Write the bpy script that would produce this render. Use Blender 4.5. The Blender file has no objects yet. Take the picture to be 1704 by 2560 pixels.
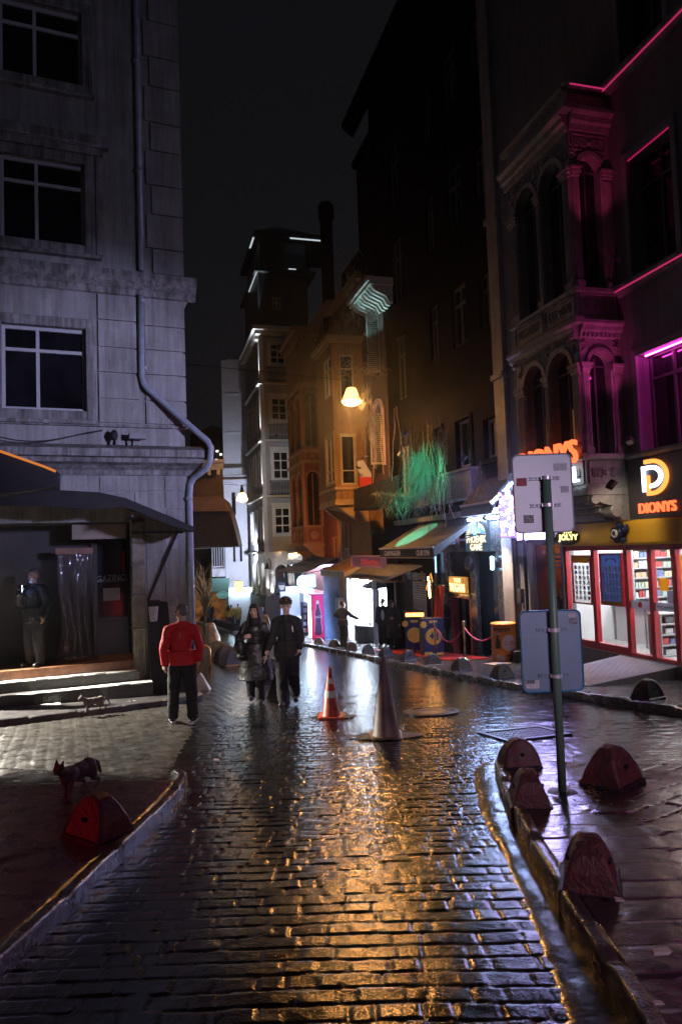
import bpy, bmesh, math, random
import numpy as np
from mathutils import Vector, Matrix
random.seed(7); rng=np.random.default_rng(11)
SC=bpy.context.scene; COL=SC.collection
# ------------------------------------------------------------------ camera model (pitch, roll and focal length solved from the level lines)
F=1750.; CX,CY=852.,1280.; PITCH=math.atan(95/F); ROLL=math.radians(2.0); H=1.6
CAMR=Matrix.Rotation(math.pi/2+PITCH,3,'X')@Matrix.Rotation(-ROLL,3,'Z')
def ray(px,py): return CAMR@Vector(((px-CX)/F,-(py-CY)/F,-1.))
def gz(y):
    return -.083*y if y<40 else -3.32-.054*(y-40)
def G(px,py,dz=0.):
    d=ray(px,py)
    k=d.z+.083*d.y; t=(dz-H)/k if k<0 else 1e9
    if t*d.y>40: t=(dz-H-1.16)/(d.z+.054*d.y)
    return Vector((0,0,H))+d*t
def P(px,py,Y):
    d=ray(px,py); return Vector((0,0,H))+d*(Y/d.y)
# ------------------------------------------------------------------ materials
MATS={}
def nodes(m):
    m.use_nodes=True; nt=m.node_tree; return nt,nt.nodes['Principled BSDF']
def col4(c): return (c[0],c[1],c[2],1)
def M(name,c,rough=.6,var=.3,scale=3.,bump=.0,bscale=40.,metal=0.,streak=0.,spec=.5,rvar=0.,c2=None,stretch=(1,1,1),coat=0.):
    if name in MATS: return MATS[name]
    m=bpy.data.materials.new(name); nt,b=nodes(m); N=nt.nodes; L=nt.links
    b.inputs['Roughness'].default_value=rough; b.inputs['Metallic'].default_value=metal
    b.inputs['Specular IOR Level'].default_value=spec; b.inputs['Coat Weight'].default_value=coat
    tc=N.new('ShaderNodeTexCoord'); mp=N.new('ShaderNodeMapping'); mp.inputs['Scale'].default_value=stretch
    L.new(tc.outputs['Object'],mp.inputs['Vector'])
    if var>0 or c2:
        n=N.new('ShaderNodeTexNoise'); n.inputs['Scale'].default_value=scale; n.inputs['Detail'].default_value=6; n.inputs['Roughness'].default_value=.65
        L.new(mp.outputs[0],n.inputs['Vector'])
        r=N.new('ShaderNodeValToRGB'); r.color_ramp.elements[0].position=.3; r.color_ramp.elements[1].position=.7
        lo=c2 if c2 else tuple(x*(1-var) for x in c); hi=tuple(min(1,x*(1+var*.5)) for x in c)
        r.color_ramp.elements[0].color=col4(lo); r.color_ramp.elements[1].color=col4(hi)
        L.new(n.outputs['Fac'],r.inputs['Fac']); out=r.outputs['Color']
        if streak>0:
            mp2=N.new('ShaderNodeMapping'); mp2.inputs['Scale'].default_value=(5,5,.35); L.new(tc.outputs['Object'],mp2.inputs['Vector'])
            n2=N.new('ShaderNodeTexNoise'); n2.inputs['Scale'].default_value=1.6; n2.inputs['Detail'].default_value=7; n2.inputs['Roughness'].default_value=.7
            L.new(mp2.outputs[0],n2.inputs['Vector'])
            r2=N.new('ShaderNodeValToRGB'); r2.color_ramp.elements[0].position=.36; r2.color_ramp.elements[1].position=.6
            k=1-streak; r2.color_ramp.elements[0].color=(k,k*.96,k*.9,1); r2.color_ramp.elements[1].color=(1,1,1,1)
            L.new(n2.outputs['Fac'],r2.inputs['Fac'])
            mx=N.new('ShaderNodeMix'); mx.data_type='RGBA'; mx.blend_type='MULTIPLY'; mx.inputs['Factor'].default_value=1
            L.new(out,mx.inputs['A']); L.new(r2.outputs['Color'],mx.inputs['B']); out=mx.outputs['Result']
        L.new(out,b.inputs['Base Color'])
        if rvar>0:
            mr=N.new('ShaderNodeMapRange'); mr.inputs['From Min'].default_value=.3; mr.inputs['From Max'].default_value=.7
            mr.inputs['To Min'].default_value=max(.02,rough-rvar); mr.inputs['To Max'].default_value=rough+rvar
            L.new(n.outputs['Fac'],mr.inputs['Value']); L.new(mr.outputs[0],b.inputs['Roughness'])
    else: b.inputs['Base Color'].default_value=col4(c)
    if bump>0:
        n3=N.new('ShaderNodeTexNoise'); n3.inputs['Scale'].default_value=bscale; n3.inputs['Detail'].default_value=5
        L.new(mp.outputs[0],n3.inputs['Vector'])
        bp=N.new('ShaderNodeBump'); bp.inputs['Strength'].default_value=bump; bp.inputs['Distance'].default_value=.02
        L.new(n3.outputs['Fac'],bp.inputs['Height']); L.new(bp.outputs[0],b.inputs['Normal'])
    MATS[name]=m; return m
def EM(name,c,s,base=(.0,.0,.0),var=0.,scale=6.,c2=None):
    if name in MATS: return MATS[name]
    m=bpy.data.materials.new(name); nt,b=nodes(m); N=nt.nodes; L=nt.links
    b.inputs['Base Color'].default_value=col4(base); b.inputs['Emission Color'].default_value=col4(c); b.inputs['Emission Strength'].default_value=s
    b.inputs['Roughness'].default_value=.4
    if c2:
        tc=N.new('ShaderNodeTexCoord'); n=N.new('ShaderNodeTexNoise'); n.inputs['Scale'].default_value=scale; n.inputs['Detail'].default_value=4
        L.new(tc.outputs['Object'],n.inputs['Vector']); r=N.new('ShaderNodeValToRGB')
        r.color_ramp.elements[0].position=.38; r.color_ramp.elements[1].position=.62
        r.color_ramp.elements[0].color=col4(c2); r.color_ramp.elements[1].color=col4(c)
        L.new(n.outputs['Fac'],r.inputs['Fac']); L.new(r.outputs['Color'],b.inputs['Emission Color'])
    MATS[name]=m; return m
def GLASS(name,gl=.08,tint=(.95,.97,1),rough=.02):
    if name in MATS: return MATS[name]
    m=bpy.data.materials.new(name); m.use_nodes=True; nt=m.node_tree; nt.nodes.clear(); N=nt.nodes; L=nt.links
    o=N.new('ShaderNodeOutputMaterial'); t=N.new('ShaderNodeBsdfTransparent'); t.inputs[0].default_value=col4(tint)
    g=N.new('ShaderNodeBsdfGlossy'); g.inputs['Roughness'].default_value=rough
    mx=N.new('ShaderNodeMixShader'); lw=N.new('ShaderNodeLayerWeight'); f=N.new('ShaderNodeMath'); f.operation='POWER'; f.inputs[1].default_value=4; L.new(lw.outputs['Facing'],f.inputs[0])
    ad=N.new('ShaderNodeMath'); ad.operation='ADD'; ad.inputs[1].default_value=gl; ad.use_clamp=True; L.new(f.outputs[0],ad.inputs[0])
    L.new(ad.outputs[0],mx.inputs[0]); L.new(t.outputs[0],mx.inputs[1]); L.new(g.outputs[0],mx.inputs[2]); L.new(mx.outputs[0],o.inputs[0])
    MATS[name]=m; return m
def TR(name,c,f=.55):
    if name in MATS: return MATS[name]
    m=bpy.data.materials.new(name); m.use_nodes=True; nt=m.node_tree; nt.nodes.clear(); N=nt.nodes; L=nt.links
    o=N.new('ShaderNodeOutputMaterial'); d=N.new('ShaderNodeBsdfDiffuse'); d.inputs[0].default_value=col4(c); t=N.new('ShaderNodeBsdfTranslucent'); t.inputs[0].default_value=col4(c)
    x=N.new('ShaderNodeMixShader'); x.inputs[0].default_value=f; L.new(d.outputs[0],x.inputs[1]); L.new(t.outputs[0],x.inputs[2]); L.new(x.outputs[0],o.inputs[0]); MATS[name]=m; return m
# ------------------------------------------------------------------ mesh builder
class Fr:                                     # a facade frame: u along the wall, z up, n out of the wall
    def __init__(s,o,d,n): s.o=Vector((o[0],o[1])); s.d=Vector((d[0],d[1])).normalized(); s.n=Vector((n[0],n[1])).normalized()
    def pt(s,u,z,n=0.):
        q=s.o+s.d*u+s.n*n; return Vector((q.x,q.y,z))
    def d3(s): return Vector((s.d.x,s.d.y,0))
    def n3(s): return Vector((s.n.x,s.n.y,0))
WORLD=Fr((0,0),(1,0),(0,1))
class MB:
    def __init__(s): s.v=[]; s.f=[]; s.mi=[]; s.cur=0
    def add(s,vs,fs):
        b=len(s.v); s.v+= [tuple(p) for p in vs]
        for f in fs: s.f.append([b+i for i in f]); s.mi.append(s.cur)
        return s
    def hexa(s,a): # 8 pts: bottom 4 ccw, top 4
        return s.add(a,[(0,3,2,1),(4,5,6,7),(0,1,5,4),(1,2,6,5),(2,3,7,6),(3,0,4,7)])
    def box(s,fr,u0,u1,z0,z1,n0,n1):
        return s.hexa([fr.pt(u0,z0,n0),fr.pt(u1,z0,n0),fr.pt(u1,z0,n1),fr.pt(u0,z0,n1),fr.pt(u0,z1,n0),fr.pt(u1,z1,n0),fr.pt(u1,z1,n1),fr.pt(u0,z1,n1)])
    def wbox(s,x0,x1,y0,y1,z0,z1): return s.box(WORLD,x0,x1,z0,z1,y0,y1)
    def quad(s,*p): return s.add(p,[tuple(range(len(p)))])
    def prism(s,pts,vec):
        n=len(pts); vec=Vector(vec); a=[Vector(p) for p in pts]; b=[p+vec for p in a]
        return s.add(a+b,[tuple(range(n-1,-1,-1)),tuple(range(n,2*n))]+[(i,(i+1)%n,n+(i+1)%n,n+i) for i in range(n)])
    def fprism(s,fr,uz,n0,n1):   # polygon in (u,z) extruded along n
        return s.prism([fr.pt(u,z,n0) for u,z in uz],fr.n3()*(n1-n0))
    def nprism(s,fr,nz,u0,u1):   # profile in (n,z) extruded along u
        return s.prism([fr.pt(u0,z,n) for n,z in nz],fr.d3()*(u1-u0))
    def tube(s,pts,r,seg=8,cap=True):
        pts=[Vector(p) for p in pts]; rs=r if isinstance(r,(list,tuple)) else [r]*len(pts)
        b=len(s.v); up=None; vs=[]; fs=[]
        for i,p in enumerate(pts):
            t=(pts[min(i+1,len(pts)-1)]-pts[max(i-1,0)])
            if t.length<1e-9: t=Vector((0,0,1))
            t.normalize()
            if up is None: up=Vector((0,0,1)) if abs(t.z)<.9 else Vector((1,0,0))
            x=(up-t*up.dot(t)); 
            if x.length<1e-4: x=t.orthogonal()
            x.normalize(); y=t.cross(x); up=x
            for k in range(seg):
                a=2*math.pi*k/seg; vs.append(p+(x*math.cos(a)+y*math.sin(a))*rs[i])
        for i in range(len(pts)-1):
            for k in range(seg):
                k2=(k+1)%seg; fs.append((i*seg+k,i*seg+k2,(i+1)*seg+k2,(i+1)*seg+k))
        if cap: fs.append(tuple(range(seg-1,-1,-1))); fs.append(tuple((len(pts)-1)*seg+k for k in range(seg)))
        return s.add(vs,fs)
    def lathe(s,c,prof,seg=24,axis=None,cap=True):
        c=Vector(c); vs=[]; fs=[]
        if axis is None: ax,x,y=Vector((0,0,1)),Vector((1,0,0)),Vector((0,1,0))
        else:
            ax=Vector(axis).normalized(); x=ax.orthogonal().normalized(); y=ax.cross(x)
        for r,z in prof:
            for k in range(seg):
                a=2*math.pi*k/seg; vs.append(c+ax*z+(x*math.cos(a)+y*math.sin(a))*r)
        for i in range(len(prof)-1):
            for k in range(seg):
                k2=(k+1)%seg; fs.append((i*seg+k,i*seg+k2,(i+1)*seg+k2,(i+1)*seg+k))
        if cap: fs.append(tuple(range(seg-1,-1,-1))); fs.append(tuple((len(prof)-1)*seg+k for k in range(seg)))
        return s.add(vs,fs)
    def ell(s,c,r,seg=14,rings=9,rot=None):
        c=Vector(c); vs=[]; fs=[]
        for i in range(rings+1):
            th=math.pi*i/rings; th=min(max(th,.02),math.pi-.02)
            for k in range(seg):
                a=2*math.pi*k/seg; v=Vector((r[0]*math.sin(th)*math.cos(a),r[1]*math.sin(th)*math.sin(a),-r[2]*math.cos(th)))
                if rot is not None: v=rot@v
                vs.append(c+v)
        for i in range(rings):
            for k in range(seg):
                k2=(k+1)%seg; fs.append((i*seg+k,i*seg+k2,(i+1)*seg+k2,(i+1)*seg+k))
        fs.append(tuple(range(seg-1,-1,-1))); fs.append(tuple(rings*seg+k for k in range(seg)))
        return s.add(vs,fs)
    def cap(s,p0,r0,p1,r1,seg=10):
        p0=Vector(p0); p1=Vector(p1); L=(p1-p0).length
        if L<1e-5: return s.ell(p0,(r0,r0,r0))
        pr=[]
        for i in range(1,5):
            a=-math.pi/2+math.pi/2*i/4.; pr.append((r0*math.cos(a) if i<4 else r0,r0*math.sin(a)))
        pr.insert(0,(r0*.15,-r0*.99))
        for i in range(0,4):
            a=math.pi/2*i/4.; pr.append((r1*math.cos(a),L+r1*math.sin(a)))
        pr.append((r1*.15,L+r1*.99))
        return s.lathe(p0,pr,seg,axis=(p1-p0))
    def wall(s,fr,u0,u1,z0,z1,n,holes=(),depth=.2):
        us=sorted({u0,u1}|{x for h in holes for x in h[:2] if u0<x<u1}); zs=sorted({z0,z1}|{x for h in holes for x in h[2:4] if z0<x<z1})
        for i in range(len(us)-1):
            for j in range(len(zs)-1):
                cu=(us[i]+us[i+1])/2; cz=(zs[j]+zs[j+1])/2
                if any(h[0]<cu<h[1] and h[2]<cz<h[3] for h in holes): continue
                s.quad(fr.pt(us[i],zs[j],n),fr.pt(us[i+1],zs[j],n),fr.pt(us[i+1],zs[j+1],n),fr.pt(us[i],zs[j+1],n))
        for h in holes:
            a,b,c,d=h[:4]; m=n-depth
            s.quad(fr.pt(a,c,n),fr.pt(b,c,n),fr.pt(b,c,m),fr.pt(a,c,m)); s.quad(fr.pt(a,d,n),fr.pt(b,d,n),fr.pt(b,d,m),fr.pt(a,d,m))
            s.quad(fr.pt(a,c,n),fr.pt(a,d,n),fr.pt(a,d,m),fr.pt(a,c,m)); s.quad(fr.pt(b,c,n),fr.pt(b,d,n),fr.pt(b,d,m),fr.pt(b,c,m))
        return s
    def spandrel(s,fr,u0,u1,zs,zt,n,depth,seg=14):   # fills the corners above a round arch
        c=(u0+u1)/2; r=(u1-u0)/2; pts=[(c-r*math.cos(math.pi*k/seg),zs+r*math.sin(math.pi*k/seg)) for k in range(seg+1)]
        for k in range(seg):
            (a,b),(e,f)=pts[k],pts[k+1]
            s.quad(fr.pt(a,b,n),fr.pt(e,f,n),fr.pt(e,zt,n),fr.pt(a,zt,n)); s.quad(fr.pt(a,b,n),fr.pt(e,f,n),fr.pt(e,f,n-depth),fr.pt(a,b,n-depth))
        return s
    def archring(s,fr,c,zs,r0,r1,n0,n1,seg=14):
        P0=[];
        for k in range(seg):
            a,b=math.pi*k/seg,math.pi*(k+1)/seg
            q=[(c-r0*math.cos(a),zs+r0*math.sin(a)),(c-r0*math.cos(b),zs+r0*math.sin(b)),(c-r1*math.cos(b),zs+r1*math.sin(b)),(c-r1*math.cos(a),zs+r1*math.sin(a))]
            s.fprism(fr,q,n0,n1)
        return s
def origin(p):
    o=Vector((0,0,0))
    while p is not None: o+=p.location; p=p.parent
    return o
def obj(name,mb,mat,parent=None,smooth=False,bevel=0.,local=False,kind=None,seg=1):
    me=bpy.data.meshes.new(name)
    off=Vector((0,0,0)) if (local or parent is None) else origin(parent)
    me.from_pydata([tuple(Vector(v)-off) for v in mb.v],[],mb.f)
    mats=mat if isinstance(mat,(list,tuple)) else [mat]
    for m in mats: me.materials.append(m)
    if len(mats)>1: me.polygons.foreach_set('material_index',mb.mi)
    bm=bmesh.new(); bm.from_mesh(me); bmesh.ops.remove_doubles(bm,verts=bm.verts,dist=1e-5); bmesh.ops.recalc_face_normals(bm,faces=bm.faces); bm.to_mesh(me); bm.free()
    if smooth: me.polygons.foreach_set('use_smooth',[True]*len(me.polygons))
    o=bpy.data.objects.new(name,me); COL.objects.link(o)
    if parent is not None: o.parent=parent
    if bevel>0:
        b=o.modifiers.new('bevel','BEVEL'); b.width=bevel; b.segments=seg; b.limit_method='ANGLE'; b.angle_limit=math.radians(50); b.harden_normals=False
    if kind: o['kind']=kind
    return o
def tag(o,label,cat,group=None):
    o['label']=label; o['category']=cat
    if group: o['group']=group
    return o
def thing(name,label,cat,loc=(0,0,0),group=None):
    o=bpy.data.objects.new(name,None); COL.objects.link(o); o.location=loc; o.empty_display_size=.2
    return tag(o,label,cat,group)
def dup(o,loc=None,rotz=None,parent=None):
    c=o.copy(); COL.objects.link(c)
    if parent is not None: c.parent=parent
    if loc is not None: c.location=loc
    if rotz is not None: c.rotation_euler=(0,0,rotz)
    for ch in list(o.children): dup(ch,parent=c)
    return c
# text as mesh
TXT={}
def textmesh(body,bold=0.,spacing=1.,shear=0.):
    k=(body,bold,spacing,shear)
    if k in TXT: return TXT[k]
    cu=bpy.data.curves.new('t','FONT'); cu.body=body; cu.size=1; cu.extrude=.06; cu.offset=bold; cu.space_character=spacing; cu.shear=shear; cu.resolution_u=3
    o=bpy.data.objects.new('t',cu); COL.objects.link(o); bpy.context.view_layer.update()
    me=bpy.data.meshes.new_from_object(o.evaluated_get(bpy.context.evaluated_depsgraph_get()))
    vs=[Vector(v.co) for v in me.vertices]; fs=[list(p.vertices) for p in me.polygons]
    bpy.data.objects.remove(o); bpy.data.curves.remove(cu); bpy.data.meshes.remove(me)
    TXT[k]=(vs,fs); return TXT[k]
def text(mb,body,p0,p1,h,nrm,thick=.01,bold=0.,shear=0.,up=Vector((0,0,1)),spacing=1.):
    """writes body on mb from p0 (left end of the baseline) to p1 (right end) with cap height h"""
    vs,fs=textmesh(body,bold,spacing,shear); p0=Vector(p0); p1=Vector(p1); ax=(p1-p0); W=ax.length; ax.normalize()
    x0=min(v.x for v in vs); x1=max(v.x for v in vs); y1=max(v.y for v in vs); y0=min(0,min(v.y for v in vs)) if False else 0
    nrm=Vector(nrm).normalized()
    mb.add([p0+ax*((v.x-x0)/(x1-x0)*W)+up*((v.y-y0)/(y1-y0)*h)+nrm*((v.z+.06)/.12*thick) for v in vs],fs)
    return mb
def remeshed(name,mb,mat,parent,voxel=.01,smooth=4,disp=0.,dsize=.12,fac=.5):
    off=origin(parent) if parent else Vector((0,0,0))
    me=bpy.data.meshes.new(name); me.from_pydata([tuple(Vector(v)-off) for v in mb.v],[],mb.f)
    bm=bmesh.new(); bm.from_mesh(me); bmesh.ops.recalc_face_normals(bm,faces=bm.faces); bm.to_mesh(me); bm.free()
    t=bpy.data.objects.new('tmp',me); COL.objects.link(t)
    r=t.modifiers.new('r','REMESH'); r.mode='VOXEL'; r.voxel_size=voxel
    if smooth: s=t.modifiers.new('s','SMOOTH'); s.iterations=smooth; s.factor=fac
    if disp>0:
        tx=bpy.data.textures.get('folds%d'%int(dsize*1000)) or bpy.data.textures.new('folds%d'%int(dsize*1000),'CLOUDS'); tx.noise_scale=dsize
        d=t.modifiers.new('d','DISPLACE'); d.texture=tx; d.strength=disp; d.mid_level=.5
    bpy.context.view_layer.update()
    m2=bpy.data.meshes.new_from_object(t.evaluated_get(bpy.context.evaluated_depsgraph_get()))
    bpy.data.objects.remove(t); bpy.data.meshes.remove(me)
    m2.name=name; m2.materials.clear(); m2.materials.append(mat)
    m2.polygons.foreach_set('use_smooth',[True]*len(m2.polygons))
    o=bpy.data.objects.new(name,m2); COL.objects.link(o)
    if parent: o.parent=parent
    return o
def light(kind,name,loc,col,energy,size=.1,target=None,spot=60,blend=.5,size_y=None,spread=None):
    l=bpy.data.lights.new(name,kind); l.color=col; l.energy=energy
    if kind=='AREA':
        l.size=size
        if size_y: l.shape='RECTANGLE'; l.size_y=size_y
        if spread: l.spread=math.radians(spread)
    elif kind in('POINT','SPOT'): l.shadow_soft_size=size
    if kind=='SPOT': l.spot_size=math.radians(spot); l.spot_blend=blend
    o=bpy.data.objects.new(name,l); COL.objects.link(o); o.location=loc
    if target is not None:
        o.rotation_euler=(Vector(target)-Vector(loc)).to_track_quat('-Z','Y').to_euler()
    return o
# ------------------------------------------------------------------ camera, world, moon
cam=bpy.data.cameras.new('camera'); cam.sensor_fit='VERTICAL'; cam.sensor_height=36; cam.sensor_width=24; cam.lens=F/2560*36; cam.clip_end=600; cam.clip_start=.05
co=bpy.data.objects.new('camera',cam); COL.objects.link(co); co.location=(0,0,H); co.rotation_euler=CAMR.to_euler(); SC.camera=co
W=bpy.data.worlds.new('World'); SC.world=W; W.use_nodes=True; wn=W.node_tree; bg=wn.nodes['Background']
tc=wn.nodes.new('ShaderNodeTexCoord'); sx=wn.nodes.new('ShaderNodeSeparateXYZ'); wr=wn.nodes.new('ShaderNodeValToRGB')
wn.links.new(tc.outputs['Generated'],sx.inputs[0]); wn.links.new(sx.outputs['Z'],wr.inputs['Fac']); wn.links.new(wr.outputs['Color'],bg.inputs['Color'])
wr.color_ramp.elements[0].position=0.; wr.color_ramp.elements[0].color=(.0054,.0057,.007,1)
wr.color_ramp.elements[1].position=.75; wr.color_ramp.elements[1].color=(.0039,.0038,.005,1)
bg.inputs['Strength'].default_value=1.
sun=bpy.data.lights.new('moon','SUN'); sun.energy=.012; sun.angle=math.radians(8); sun.color=(.75,.82,1)
so=bpy.data.objects.new('moon',sun); COL.objects.link(so); so.rotation_euler=(math.radians(38),0,math.radians(-30))
SC.view_settings.view_transform='Standard'; SC.view_settings.look='None'; SC.view_settings.exposure=.28; SC.view_settings.gamma=1
SC.cycles.use_denoising=True
try: SC.cycles.denoiser='OPENIMAGEDENOISE'; SC.cycles.denoising_prefilter='ACCURATE'
except Exception: pass
SC.cycles.use_adaptive_sampling=False
SC.cycles.max_bounces=6; SC.cycles.diffuse_bounces=2; SC.cycles.glossy_bounces=3; SC.cycles.transparent_max_bounces=12; SC.cycles.transmission_bounces=4
SC.cycles.sample_clamp_indirect=4; SC.cycles.sample_clamp_direct=0; SC.cycles.caustics_reflective=False; SC.cycles.caustics_refractive=False
SC.cycles.blur_glossy=.3
# ------------------------------------------------------------------ wet stone relief
def hsh(i,j,s): 
    a=np.sin(i*127.1+j*311.7+s*74.7)*43758.5453; return a-np.floor(a)
def vnoise(x,y,s):
    xi=np.floor(x); yi=np.floor(y); fx=x-xi; fy=y-yi; fx=fx*fx*(3-2*fx); fy=fy*fy*(3-2*fy)
    a=hsh(xi,yi,s)*(1-fx)+hsh(xi+1,yi,s)*fx; b=hsh(xi,yi+1,s)*(1-fx)+hsh(xi+1,yi+1,s)*fx
    return a*(1-fy)+b*fy-.5
def sstep(a,b,x):
    t=np.clip((x-a)/(b-a),0,1); return t*t*(3-2*t)
def stones(X,Y,cw,ch,ang,seed,joint=.02,amp=.012,var=.008,tilt=.05,jit=.35):
    c,s=math.cos(ang),math.sin(ang); u=X*c+Y*s; v=-X*s+Y*c
    v=v+.035*vnoise(u*1.1,v*.7,seed+1)+.016*vnoise(u*5,v*5,seed+2)+.006*vnoise(u*14,v*14,seed+11)
    vi=np.floor(v/ch); fv=v/ch-vi
    uu=u/cw*(.85+.3*hsh(vi,7.,seed))+hsh(vi,3.,seed)*9+.07*vnoise(u*6,v*6,seed+3)+.05*vnoise(u*15,v*15,seed+12); ui=np.floor(uu)
    lb=ui+jit*(hsh(ui,vi,seed)-.5); m=uu<lb; ui=np.where(m,ui-1,ui)
    lb=ui+jit*(hsh(ui,vi,seed)-.5); rb=ui+1+jit*(hsh(ui+1,vi,seed)-.5); m=uu>=rb
    ui=np.where(m,ui+1,ui); lb=ui+jit*(hsh(ui,vi,seed)-.5); rb=ui+1+jit*(hsh(ui+1,vi,seed)-.5)
    lu=(uu-(lb+rb)/2)*cw; lv=(fv-.5)*ch
    du=np.minimum(uu-lb,rb-uu)*cw; dv=np.minimum(fv,1-fv)*ch
    jw=joint*(.6+.9*hsh(ui,vi,seed+9))
    e=np.minimum(du,dv)-.15*np.maximum(0,jw-np.maximum(du,dv)); pr=sstep(0,1,e/jw)
    h=amp*(pr-1)+pr*(var*(hsh(ui,vi,seed+4)-.5)+tilt*2*((hsh(ui,vi,seed+5)-.5)*lu+(hsh(ui,vi,seed+6)-.5)*lv)+.0024*vnoise(X*13,Y*13,seed+7)+.0010*vnoise(X*38,Y*38,seed+8))
    return h
GZ=np.vectorize(gz,otypes=[float])
def sheet(name,X,Y,Z,mat,kind='structure',cut=None):
    ny,nx=X.shape; me=bpy.data.meshes.new(name)
    co=np.stack([X,Y,Z],-1).reshape(-1,3).astype(np.float32)
    idx=np.arange(ny*nx).reshape(ny,nx); q=np.stack([idx[:-1,:-1],idx[:-1,1:],idx[1:,1:],idx[1:,:-1]],-1).reshape(-1,4)
    if cut is not None: q=q[cut.reshape(-1)]
    me.vertices.add(len(co)); me.vertices.foreach_set('co',co.ravel())
    me.loops.add(len(q)*4); me.loops.foreach_set('vertex_index',q.ravel().astype(np.int32))
    me.polygons.add(len(q)); me.polygons.foreach_set('loop_start',np.arange(0,len(q)*4,4,dtype=np.int32)); me.polygons.foreach_set('loop_total',np.full(len(q),4,dtype=np.int32))
    me.polygons.foreach_set('use_smooth',np.ones(len(q),dtype=bool))
    me.update(calc_edges=True); me.validate()
    me.materials.append(mat); o=bpy.data.objects.new(name,me); COL.objects.link(o); o['kind']=kind; return o
def wetstone(name,c,c2,rough=.16,rv=.08,b1=.25,b2=.15,s1=45,s2=260,ripple=0.):
    m=M(name,c,rough,c2=c2,scale=5,rvar=rv); nt=m.node_tree; N=nt.nodes; L=nt.links; b=N['Principled BSDF']; b.inputs['IOR'].default_value=1.5
    tc=N.new('ShaderNodeTexCoord'); n1=N.new('ShaderNodeTexNoise'); n1.inputs['Scale'].default_value=s1; n1.inputs['Detail'].default_value=3
    n2=N.new('ShaderNodeTexNoise'); n2.inputs['Scale'].default_value=s2; n2.inputs['Detail'].default_value=2
    L.new(tc.outputs['Object'],n1.inputs['Vector']); L.new(tc.outputs['Object'],n2.inputs['Vector'])
    p1=N.new('ShaderNodeBump'); p1.inputs['Strength'].default_value=b1; p1.inputs['Distance'].default_value=.006
    p2=N.new('ShaderNodeBump'); p2.inputs['Strength'].default_value=b2; p2.inputs['Distance'].default_value=.0015
    L.new(n1.outputs['Fac'],p1.inputs['Height']); L.new(n2.outputs['Fac'],p2.inputs['Height']); L.new(p1.outputs[0],p2.inputs['Normal']); L.new(p2.outputs[0],b.inputs['Normal'])
    return m
ROAD=wetstone('wet cobbles',(.014,.013,.0125),(.006,.0058,.0058),.15,.05,b1=.26,b2=.3,s1=75)
PAVE=wetstone('wet pavers',(.05,.046,.048),(.025,.023,.026),.2,.07,b1=.2)
REDP=wetstone('wet red pavers',(.08,.028,.026),(.035,.015,.014),.3,.1)
SMOOTHW=wetstone('wet gutter',(.04,.04,.042),(.022,.022,.024),.2,.06,b1=.3,s1=22)
KERB=wetstone('wet kerb granite',(.06,.06,.062),(.03,.03,.032),.24,.1,b1=.4,s1=60)
# kerb lines (world x,y on the sloping street)
K_SHOP=[(-9.5,58),(-6.2,47.5),(-1.9,32),(-.1,25.3),(1.18,20.2),(2.55,15.2),(3.02,13.4),(3.65,11.9),(4.5,9.65),(5.6,6.6),(7.2,2.2)]
K_ISL=[(1.40,6.72),(1.25,5.6),(1.20,5.1),(1.145,4.45),(1.11,3.9),(1.085,3.5),(1.06,3.0),(1.03,2.5),(.98,1.6)]
K_LEFT=[(-1.69,6.86),(-1.56,6.66),(-1.52,6.3),(-1.51,5.87),(-1.53,4.94),(-1.56,4.5),(-1.58,3.8),(-1.62,3.2),(-1.66,2.4),(-1.7,1.6)]
K_APR=[(-6.6,9.45),(-5.25,10.68),(-3.3,12.36),(-2.75,13.1),(-3.6,16.2),(-5.6,21.)]
def poly_x(poly,y):
    a=np.array(sorted(poly,key=lambda p:p[1])); return np.interp(y,a[:,1],a[:,0])
# the road: one sheet out to the hills, finely relieved where the camera stands
xs=np.concatenate([[-140,-60,-30,-18,-12,-9],np.arange(-7.5,-5,.09),np.arange(-5,-1.7,.035),np.arange(-1.7,1.5,.0135),np.arange(1.5,6,.035),[6.1,7,9,12,20,40,140]])
ys=[-30.,-12,-5,-1,1,2]; y=2.2
while y<44: ys.append(y); y+=max(.011,.0031*y)
ys+= [45,47,50,55,60,70,80,95,120,200]
ys=np.array(ys); X,Y=np.meshgrid(xs,ys)
h=stones(X,Y,.158,.122,0.,1,joint=.008,amp=.0075,var=.004,tilt=.015,jit=.6)
h2=stones(X,Y,.30,.17,math.radians(112),2,joint=.014,amp=.007,var=.004,tilt=.018)
left=sstep(0,.25,(-1.75-X)+.0*Y)*sstep(0,.3,Y-6.6)
hh=h*(1-left)+h2*left
fade=np.where(Y>44,0,1)*np.where((np.abs(X)>6.5)|(Y<2.15),0,1)*(1-.25*sstep(7,13,Y)-.3*sstep(14,28,Y))
sheet('road',X,Y,GZ(Y)+hh*fade+.02*vnoise(X*.5,Y*.5,5)*fade,ROAD)
def pave(name,xl,xr,y0,y1,mat,pat,up,nx,dy,growth=0.,edge=.0):
    ys=[]; y=y0
    while y<y1: ys.append(y); y+=max(dy,growth*y)
    ys.append(y1); ys=np.array(ys); t=np.linspace(0,1,nx)**1.15
    L_=xl(ys); R_=xr(ys); X=L_[:,None]*(1-t)+R_[:,None]*t; Y=np.repeat(ys[:,None],nx,1)
    Z=GZ(Y)+up(X,Y)+pat(X,Y)
    # close the rim with a skirt
    X2=np.pad(X,1,mode='edge'); Y2=np.pad(Y,1,mode='edge'); Z2=np.pad(Z,1,mode='edge'); Z2[0]-=.3; Z2[-1]-=.3; Z2[:,0]-=.3; Z2[:,-1]-=.3
    return sheet(name,X2,Y2,Z2,mat)
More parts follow.
